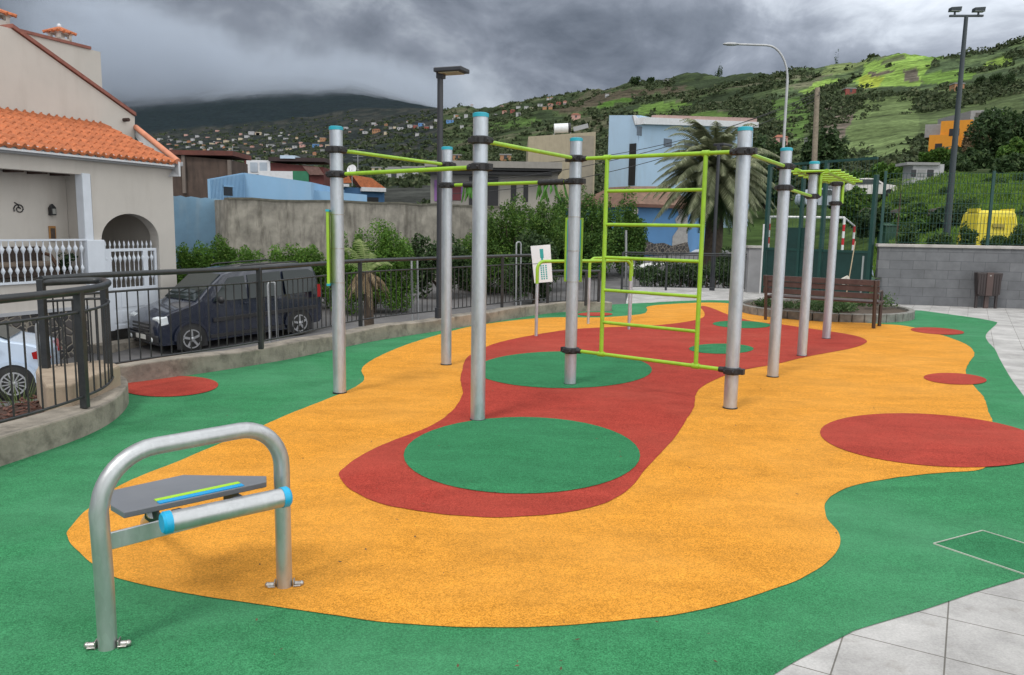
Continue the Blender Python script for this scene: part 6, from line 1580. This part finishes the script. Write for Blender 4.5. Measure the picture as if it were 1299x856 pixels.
for i in range(16):
    px_ = rgb_.uniform(1125, 1310); Y = rgb_.uniform(33, 60); p = bank_xyz(px_, Y) if Y < 46.5 else terr_xyz(px_, Y); r = rgb_.uniform(.35, .9)
    t = thing('slope_bush', tuple(p), 'small bush growing out of the grassy bank behind the fence', 'shrub', 'small bushes dotted over the grassy bank')
    a_ = MB(); leaves(a_, (p.x, p.y, p.z+r*.3), (r, r, r*.8), 900, .07, 200+i, .3, 1.2, flat=1); a_.build('foliage', L_bush, t)
    MB().tube([tuple(p-Vector((0, 0, .2))), (p.x+.05, p.y, p.z+r*.6)], .03, 6).build('stems', m_bark, t)
m_cont = mat('dark_green_container', (.018, .06, .035), .5, var=.1)
for x0, x1, lab in ((1123, 1138, 'dark green waste container left of the floodlight mast'), (1142, 1163, 'larger dark green waste container beside the terrace wall')):
    Y = 36; a, b2 = P(x0, 286, Y), P(x1, 307, Y)
    t = thing('waste_container', ((a.x+b2.x)/2, Y, b2.z), lab, 'waste container')
    MB().hexa([(a.x+.05, Y, b2.z-.3), (b2.x-.05, Y, b2.z-.3), (b2.x-.05, Y+.8, b2.z-.3), (a.x+.05, Y+.8, b2.z-.3), (a.x, Y-.05, a.z), (b2.x, Y-.05, a.z), (b2.x, Y+.85, a.z), (a.x, Y+.85, a.z)]).build('tub', m_cont, t, bevel=.03)
    MB().extr([(a.x-.04, Y-.1, a.z), (a.x-.04, Y+.4, a.z+.12), (a.x-.04, Y+.9, a.z)], (b2.x-a.x+.08, 0, 0)).build('lid', m_cont, t)
# yellow container
Y = 27; z0_ = P(1260, 310, Y).z; q = [P(1236, 307, Y), P(1292, 308, Y), P(1290, 267, Y), P(1243, 267, Y)]
t = thing('recycling_container', ((q[0].x+q[1].x)/2, Y, z0_), 'bright yellow recycling container behind the wire fence', 'recycling container')
m_yel = mat('yellow_container', (.68, .56, .03), .45, var=.06, dirt=(.3, .25, .08), dirt_amt=.4)
z1_ = q[2].z; xc = (q[0].x+q[1].x)/2; hb_ = (q[1].x-q[0].x)/2; ht_ = (q[2].x-q[3].x)/2; mb = MB()
pr_ = [(0, 1.0), (.12, 1.0), (.6, .93), (.86, .87), (.95, .82), (1, .66)]
vs = []
for f, k in pr_:
    z = z0_-.4*(1-f)*(1 if f == 0 else 0)+(z1_-z0_)*f
    for sx, sy in ((-1, -1), (1, -1), (1, 1), (-1, 1)): vs.append((xc+sx*hb_*k, Y+.55+sy*.55*k, z))
fs = [(i*4+j, i*4+(j+1) % 4, (i+1)*4+(j+1) % 4, (i+1)*4+j) for i in range(5) for j in range(4)]+[(3, 2, 1, 0), (20, 21, 22, 23)]
o = mb.add(vs, fs).build('container_body', m_yel, t, bevel=.05)
mb = MB()
for k in range(-5, 6): mb.bar((xc+k*hb_*.16, Y-.005, z0_+.1), (xc+k*hb_*.145, Y+.045, z0_+(z1_-z0_)*.82), .035, .03)
mb.build('ribs', m_yel, o)
for k in (-.9, .9): MB().obox((xc+k*hb_*.85, Y+.5, z1_), (.06, 0, 0), (0, .3, 0), (0, 0, .06)).build('lifting_lug', m_yel, o)
MB().obox((xc, Y-.02, z0_+(z1_-z0_)*.55), (.20, 0, 0), (0, .02, 0), (0, .01, .05)).build('slot_label', mat('slot_dark_yellow', (.25, .2, .02), .6), o)

# ================================================================ trees, hedges, shrubs
L_hedge = leafmat('hedge_leaves', (.055, .13, .018), (.10, .21, .03), (.18, .29, .05))
L_dark = leafmat('dark_tree_leaves', (.024, .050, .018), (.048, .088, .030), (.09, .135, .05))
L_mid = leafmat('mid_tree_leaves', (.035, .082, .014), (.08, .165, .026), (.16, .24, .05))
L_hedge2 = leafmat('fresh_tree_leaves', (.035, .085, .016), (.075, .16, .028), (.14, .23, .05))
L_palm = leafmat('palm_leaves', (.11, .13, .065), (.20, .22, .13), (.32, .33, .21))
L_dry = leafmat('dry_leaves', (.13, .09, .05), (.25, .19, .11), (.34, .28, .18))
def crown(name, label, cat, px0, px1, ytop, Y, zb, m, n=2600, leaf=.09, depth=None, group=None, lob=None, trunk=True, seed=1):
    a, b2 = P(px0, ytop, Y), P(px1, ytop, Y); cx = (a.x+b2.x)/2; rx = (b2.x-a.x)/2; zt = (a.z+b2.z)/2; h = zt-zb; dy = depth or min(rx, h*.6)
    t = thing(name, (cx, Y, zb), label, cat, group)
    mb = MB()
    lob = lob or [(0, 0, .55, 1, 1)]
    rg = random.Random(seed); ls = []
    for ux, uy, uz, kx, kz in lob: ls.append(((cx+ux*rx, Y+uy*dy, zb+h*uz), (rx*kx, dy*max(kx, .7), h*.5*kz)))
    for i, (c, R) in enumerate(ls): leaves(mb, c, R, n//len(ls), leaf, seed*31+i, .3, 1.3)
    mb.build('foliage' if cat in ('hedge', 'shrub') else 'crown', m, t)
    if trunk:
        mb = MB(); mb.tube([(cx, Y, zb-.2), (cx+rx*.05, Y, zb+h*.25), (cx-rx*.03, Y, zb+h*.6)], [rx*.07+.03, rx*.05+.03, .02], 8)
        for k in range(7):
            an = rg.uniform(0, 2*PI); s0 = Vector((cx, Y, zb+h*rg.uniform(.1, .35))); mb.tube([s0, s0+Vector((math.cos(an)*rx*.35, math.sin(an)*dy*.35, h*.2)), s0+Vector((math.cos(an)*rx*.65, math.sin(an)*dy*.6, h*.4))], [.035+rx*.02, .03, .012], 6)
        mb.build('stems' if cat in ('hedge', 'shrub') else 'trunk', m_bark, t, smooth=60)
    return t
def gz(px_, row, Y): return P(px_, row, Y).z
rz_ = road_z
crown('hedge', 'loose bright green hedge behind the dark van, below the blue and concrete walls', 'hedge', 222, 425, 312, 24.5, rz_(24.5), L_hedge, 52000, .045, .9, lob=[(-.9, 0, .5, .2, .95), (-.7, .1, .55, .22, 1.05), (-.5, 0, .55, .22, 1.15), (-.3, 0, .55, .22, 1.05), (-.1, 0, .52, .22, 1.1), (.1, 0, .5, .22, 1.1), (.3, 0, .52, .22, 1.0), (.5, 0, .5, .22, 1.1), (.7, 0, .5, .22, 1.05), (.9, 0, .45, .18, .95)], seed=2)
crown('round_bush', 'dense green rounded bush behind the dead palm', 'shrub', 418, 525, 290, 24, rz_(24), L_hedge, 48000, .042, 1.1, lob=[(-.5, 0, .52, .45, 1.05), (-.1, 0, .55, .5, 1.1), (.3, 0, .52, .45, 1.05), (.65, 0, .48, .35, .95), (-.8, .1, .45, .3, .9), (0, -.3, .35, .7, .8)], seed=3)
crown('creeper_bush', 'dark creeper covered bush right of the rounded bush behind the lamp', 'shrub', 515, 600, 300, 27, rz_(27), L_dark, 5000, .08, .8, lob=[(-.4, 0, .5, .6, 1), (.4, 0, .5, .6, 1)], seed=4)
crown('broad_tree', 'broad dark green tree behind the tallest post, above the black railing', 'tree', 580, 712, 256, 29, rz_(29), L_mid, 52000, .055, 1.8, lob=[(-.75, 0, .36, .32, .7), (-.45, -.2, .46, .38, .9), (-.1, 0, .55, .42, 1.0), (.25, -.1, .56, .42, 1.02), (.6, 0, .55, .38, .95), (.9, 0, .45, .3, .8), (0, -.4, .3, .9, .6)], seed=5)
crown('leafy_tree', 'leafy green tree seen behind the climbing ladder left of the blue garage', 'tree', 695, 812, 242, 34, rz_(34), L_hedge2, 44000, .06, 1.8, lob=[(-.7, 0, .5, .38, .95), (-.3, -.1, .52, .42, 1.0), (.15, 0, .55, .42, 1.0), (.6, -.1, .52, .4, 1.0), (.9, 0, .45, .28, .8), (0, -.4, .3, .9, .65)], seed=6)
crown('pale_bush', 'pale green bush at the right edge of the leafy tree', 'shrub', 640, 720, 285, 26, rz_(26), L_dark, 5000, .08, .9, seed=7)
# clipped hedge beyond the paving
hg = P(820, 372, 23.2), P(962, 372, 23.2)
t = thing('clipped_hedge', ((hg[0].x+hg[1].x)/2, 23.2, 0), 'low clipped green hedge behind the thin black railing, left of the court gate', 'hedge')
mb = MB()
for i in range(9): f = i/8; leaves(mb, (hg[0].x+(hg[1].x-hg[0].x)*f, 23.3+.3*f, .32), (.42, .55, .46), 1300, .045, 50+i, .5, 1.2)
mb.build('foliage', L_dark, t)
mb = MB(); 
for i in range(14): x = hg[0].x+(hg[1].x-hg[0].x)*i/13; mb.tube([(x, 23.3, -.1), (x+.03, 23.3, .3)], [.02, .012], 6)
mb.build('stems', m_bark, t)
crown('red_leaved_shrub', 'small shrub with reddish leaves behind the hedge beside the dark lamp', 'shrub', 905, 958, 318, 25.5, -.1, L_dark, 2200, .07, .6, seed=9)
# dead palm / yucca
def frond(mb, base, az, el, L_, sag, w, n=14, leaflen=.28):
    """arching rib with leaflets to both sides"""
    pts = []; d = Vector((math.cos(az)*math.cos(el), math.sin(az)*math.cos(el), math.sin(el))); p = Vector(base)
    for i in range(n+1):
        pts.append(p.copy()); d2 = d+Vector((0, 0, -sag*(i/n)**1.3)); p = p+d2.normalized()*L_/n
    mb.tube(pts[::2]+([pts[-1]] if n % 2 else []), [w*(1-.8*i/len(pts[::2])) for i in range(len(pts[::2])+(1 if n % 2 else 0))], 4)
    sd_ = d.cross(Vector((0, 0, 1))).normalized()
    for i in range(1, n*2):
        f = i/(n*2); k = int(f*n); q = pts[k].lerp(pts[min(n, k+1)], f*n-k); tg = (pts[min(n, k+1)]-pts[k]).normalized() if k < n else d
        ll = leaflen*(math.sin(PI*min(1, .15+f*.85))**.6)
        for s_ in (-1, 1):
            e = q+(sd_*s_*.85+tg*.55+Vector((0, 0, -.25-.2*sag))).normalized()*ll; wv = tg*leaflen*.085
            mb.add([q-wv, q+wv, e], [(0, 1, 2)])
    return mb
b0_ = P(470, 405, 17.5)
zc0 = P(465, 345, 17.5).z
t = thing('dead_palm', (b0_.x, 17.5, rz_(17.5)), 'small dying palm with brown hanging leaves and one green frond behind the railing', 'palm')
MB().tube([(b0_.x, 17.5, rz_(17.5)-.1), (b0_.x-.05, 17.5, zc0-.5), (b0_.x-.08, 17.5, zc0)], [.13, .10, .12], 10).build('trunk', m_bark, t, smooth=60)
mb = MB(); rg = random.Random(21)
for i in range(26): frond(mb, (b0_.x-.08, 17.5, zc0+rg.uniform(-.25, .05)), rg.uniform(0, 2*PI), rg.uniform(-.5, .5), rg.uniform(.45, .8), 3.4, .012, 10, .16)
mb.build('dry_fronds', L_dry, t)
mb = MB()
for az, el, l_ in ((2.7, 1.1, 1.1), (3.3, .8, .9), (1.5, 1.2, .8), (.3, .9, .7), (2.2, 1.35, 1.15)): frond(mb, (b0_.x-.08, 17.5, zc0), az, el, l_, 1.5, .014, 12, .22)
mb.build('green_fronds', leafmat('yellow_green_frond', (.12, .17, .05), (.2, .26, .09), (.3, .34, .15)), t)
# big date palm
Yp = 35; pb = P(903, 330, Yp); zc0 = P(905, 224, Yp).z
t = thing('date_palm', (pb.x, Yp, -.3), 'large date palm with a dense dark skirt of fronds behind the climbing ladder', 'palm')
MB().tube([(pb.x, Yp, -.6), (pb.x+.05, Yp, zc0-1.2), (pb.x, Yp, zc0)], [.42, .38, .48], 14).build('trunk', m_bark, t, smooth=60)
mb = MB(); rg = random.Random(31)
for i in range(130):
    el = rg.uniform(-.3, 1.35); frond(mb, (pb.x+rg.uniform(-.2, .2), Yp+rg.uniform(-.2, .2), zc0+rg.uniform(-.2, .25)), rg.uniform(0, 2*PI), el, rg.uniform(2.5, 3.5), 1.15+.5*(1-el/1.4), .035, 20, .50)
mb.build('fronds', L_palm, t)
mb = MB()
for i in range(60): frond(mb, (pb.x+rg.uniform(-.3, .3), Yp+rg.uniform(-.3, .3), zc0+rg.uniform(-.6, -.1)), rg.uniform(0, 2*PI), rg.uniform(-.9, -.1), rg.uniform(1.7, 2.5), 1.9, .03, 12, .5)
mb.build('lower_fronds', L_dark, t)
# plants on the bank: banana-like stalk plant and sprouts
q = P(1137, 306, 26); zt = P(1135, 238, 26).z
t = thing('stalk_plant', (q.x, 26, q.z), 'tall thin stalk plant with pale leaves behind the wire fence', 'plant')
MB().tube([(q.x, 26, q.z-.4), (q.x+.02, 26, zt)], [.03, .02], 6).build('stem', m_bark, t)
mb = MB()
for i in range(11): frond(mb, (q.x+.02, 26, zt-.1+rg.uniform(-.2, .3)), rg.uniform(0, 2*PI), rg.uniform(.1, 1.2), rg.uniform(.5, .9), 1.3, .01, 8, .13)
mb.build('fronds', leafmat('pale_stalk_leaves', (.09, .15, .03), (.16, .24, .05)), t)
# trees on the near right slope
for px0, px1, yt, Y, yb_, lab, m_, sd_ in (
    (1232, 1345, 128, 80, 205, 'large dark tree clump at the right edge above the grassy bank', L_dark, 12), (1205, 1262, 190, 70, 222, 'dark rounded tree below the concrete building', L_dark, 13),
    (1240, 1280, 140, 100, 185, 'spiky grey green tree right of the orange building', L_mid, 14), (1255, 1330, 195, 62, 235, 'dense dark bush at the right edge behind the fence', L_dark, 15),
    (1165, 1215, 190, 85, 214, 'bushy tree directly below the orange building', L_mid, 16), (1015, 1075, 160, 90, 235, 'dark green bush mass behind the wooden utility pole', L_dark, 17),
    (940, 1010, 175, 75, 262, 'dark tree right of the big palm', L_dark, 18), (1050, 1120, 215, 75, 262, 'low green bushes beyond the court above the white car', L_mid, 19),
    (1060, 1110, 240, 52, 285, 'green bushes behind the football goal', L_mid, 20),
    (1088, 1132, 262, 37, 300, 'dark undergrowth left of the terrace wall', L_dark, 22), (1128, 1184, 266, 36.5, 302, 'dark undergrowth hanging over the middle of the terrace wall', L_mid, 23), (1180, 1236, 262, 36, 302, 'dark undergrowth at the right end of the terrace wall', L_dark, 24),
    (1100, 1152, 205, 72, 240, 'green bushes left of the white hut', L_mid, 25), (1192, 1240, 200, 66, 232, 'bushy tree right of the white hut', L_dark, 26),
    (1226, 1256, 160, 90, 200, 'dry brown tree right of the orange building', L_dry, 27), (1262, 1312, 178, 75, 216, 'grey green tree at the right edge in front of the dark clump', L_mid, 28)):
    zb_ = P(px0, yb_, Y).z
    crown('slope_tree', lab, 'tree', px0, px1, yt, Y, zb_, m_, 7000, .20*Y/80+.05, None, lob=[(-.5, 0, .45, .5, .9), (0, .1, .6, .6, .9), (.5, 0, .5, .5, .95), (.1, 0, .25, .8, .6)], seed=sd_)
for px_, yt, yb_, w_, lab in ((1061, 68, 80, 5, 'lone dark tree on the skyline left of the bright fields'), (806, 96, 107, 11, 'rounded dark tree on the skyline above the pale blue block'), (912, 84, 96, 10, 'small tree on the ridge near the curved lamp'), (1265, 92, 108, 14, 'dark tree on the slope right of the floodlight mast'), (1282, 92, 112, 16, 'rightmost dark tree high on the slope'), (1245, 95, 108, 12, 'dark tree just right of the floodlight mast on the slope'), (826, 98, 106, 9, 'small dark tree on the skyline right of the rounded one')):
    Y = find_Y(px_, yb_-2)*.98; Y = min(Y, 800); p = terr_xyz(px_, Y)
    crown('ridge_tree', lab, 'tree', px_-w_/2-2, px_+w_/2+2, yt, Y, p.z-1, L_dark, 1500, .45*Y/500, None, lob=[(-.2, 0, .5, .7, .9), (.25, 0, .6, .6, .9)], seed=int(px_))
# weeds by the curved railing
mb = MB(); rg = random.Random(8); q = P(52, 500, 6.9)
for cx_, cy_, z_, n_, h_ in ((-4.45, 7.0, -.15, 60, .42), (-4.75, 6.6, -.1, 40, .3)):
    mb.tube([(cx_, cy_, -1), (cx_, cy_, z_)], .03, 5)
    for i in range(n_):
        a = rg.uniform(0, 2*PI); h = h_*rg.uniform(.4, 1); s_ = Vector((math.cos(a), math.sin(a), 0)); p = Vector((cx_, cy_, z_))+s_*rg.uniform(0, .12)
        mb.add([p-s_.cross(Vector((0, 0, 1)))*.006, p+s_.cross(Vector((0, 0, 1)))*.006, p+s_*h*.5+Vector((0, 0, h))], [(0, 1, 2)])
tag(mb.build('weeds', leafmat('weed_leaves', (.10, .14, .05), (.18, .24, .08))), 'yellowish weeds growing below the curved railing beside the beige wall', 'weeds', kind='stuff')

# ================================================================ air and the cloud bank on the mountain
def volume_box(name, x0, x1, y0, y1, z0, z1, m, label, cat):
    o = MB().box(x0, x1, y0, y1, z0, z1).build(name, m, origin=(0, 0, 0)); return tag(o, label, cat, kind='stuff')
m_cl = bpy.data.materials.new('cloud_bank'); nt, N, L = nodes_of(m_cl); N.remove(N['Principled BSDF'])
pv = N.new('ShaderNodeVolumePrincipled'); L.new(pv.outputs[0], N['Material Output'].inputs['Volume'])
pv.inputs['Color'].default_value = (.66, .72, .81, 1); pv.inputs['Anisotropy'].default_value = .2
tc = N.new('ShaderNodeTexCoord').outputs['Object']; sp_ = N.new('ShaderNodeSeparateXYZ'); L.new(tc, sp_.inputs[0])
n1 = noise_n(N, L, mapping(N, L, tc, (.0016, .0016, .0022)), 1, 6, .6, .6)
n2 = noise_n(N, L, mapping(N, L, tc, (.006, .006, .0035)), 1, 4, .6, .5)
def mt(op, a, b_=None, clamp=False):
    m = N.new('ShaderNodeMath'); m.operation = op; m.use_clamp = clamp
    for i, v in enumerate((a, b_)):
        if v is None: continue
        if isinstance(v, bpy.types.NodeSocket): L.new(v, m.inputs[i])
        else: m.inputs[i].default_value = v
    return m.outputs[0]
def sm(v, a, b_, lo=0, hi=1):
    r = N.new('ShaderNodeMapRange'); r.interpolation_type = 'SMOOTHSTEP'; L.new(v, r.inputs[0])
    for i, x in zip((1, 2, 3, 4), (a, b_, lo, hi)): r.inputs[i].default_value = x
    return r.outputs[0]
zz = mt('ADD', mt('ADD', sp_.outputs['Z'], mt('MULTIPLY', mt('ADD', sp_.outputs['X'], 1350), .21)), mt('ADD', mt('MULTIPLY', mt('SUBTRACT', n1, .5), 560), mt('MULTIPLY', mt('SUBTRACT', n2, .5), 320)))
d = mt('MULTIPLY', sm(zz, 350, 450), sm(zz, 900, 700))
n4 = noise_n(N, L, mapping(N, L, tc, (.0045, .003, .0075)), 1, 7, .62, .8)
d = mt('MULTIPLY', d, sm(n4, .40, .58, .32, 1.0))
d = mt('MULTIPLY', d, mt('MULTIPLY', sm(sp_.outputs['X'], -2290, -1750), sm(sp_.outputs['X'], 120, -420)))
d = mt('MULTIPLY', d, mt('MULTIPLY', sm(sp_.outputs['Y'], 3100, 3400), sm(sp_.outputs['Y'], 4800, 4400)))
L.new(mt('ADD', mt('MULTIPLY', d, .0062), mt('MULTIPLY', mt('MULTIPLY', sm(sp_.outputs['X'], 100, -900), sm(sp_.outputs['Z'], 1100, 500)), .00020)), pv.inputs['Density'])
volume_box('cloud_bank', -2300, 150, 3000, 4850, 60, 1200, m_cl, 'grey rain cloud hanging over the dark mountain on the left', 'cloud')
SC.cycles.volume_bounces = 2; SC.cycles.volume_step_rate = 2.5; SC.cycles.volume_max_steps = 64
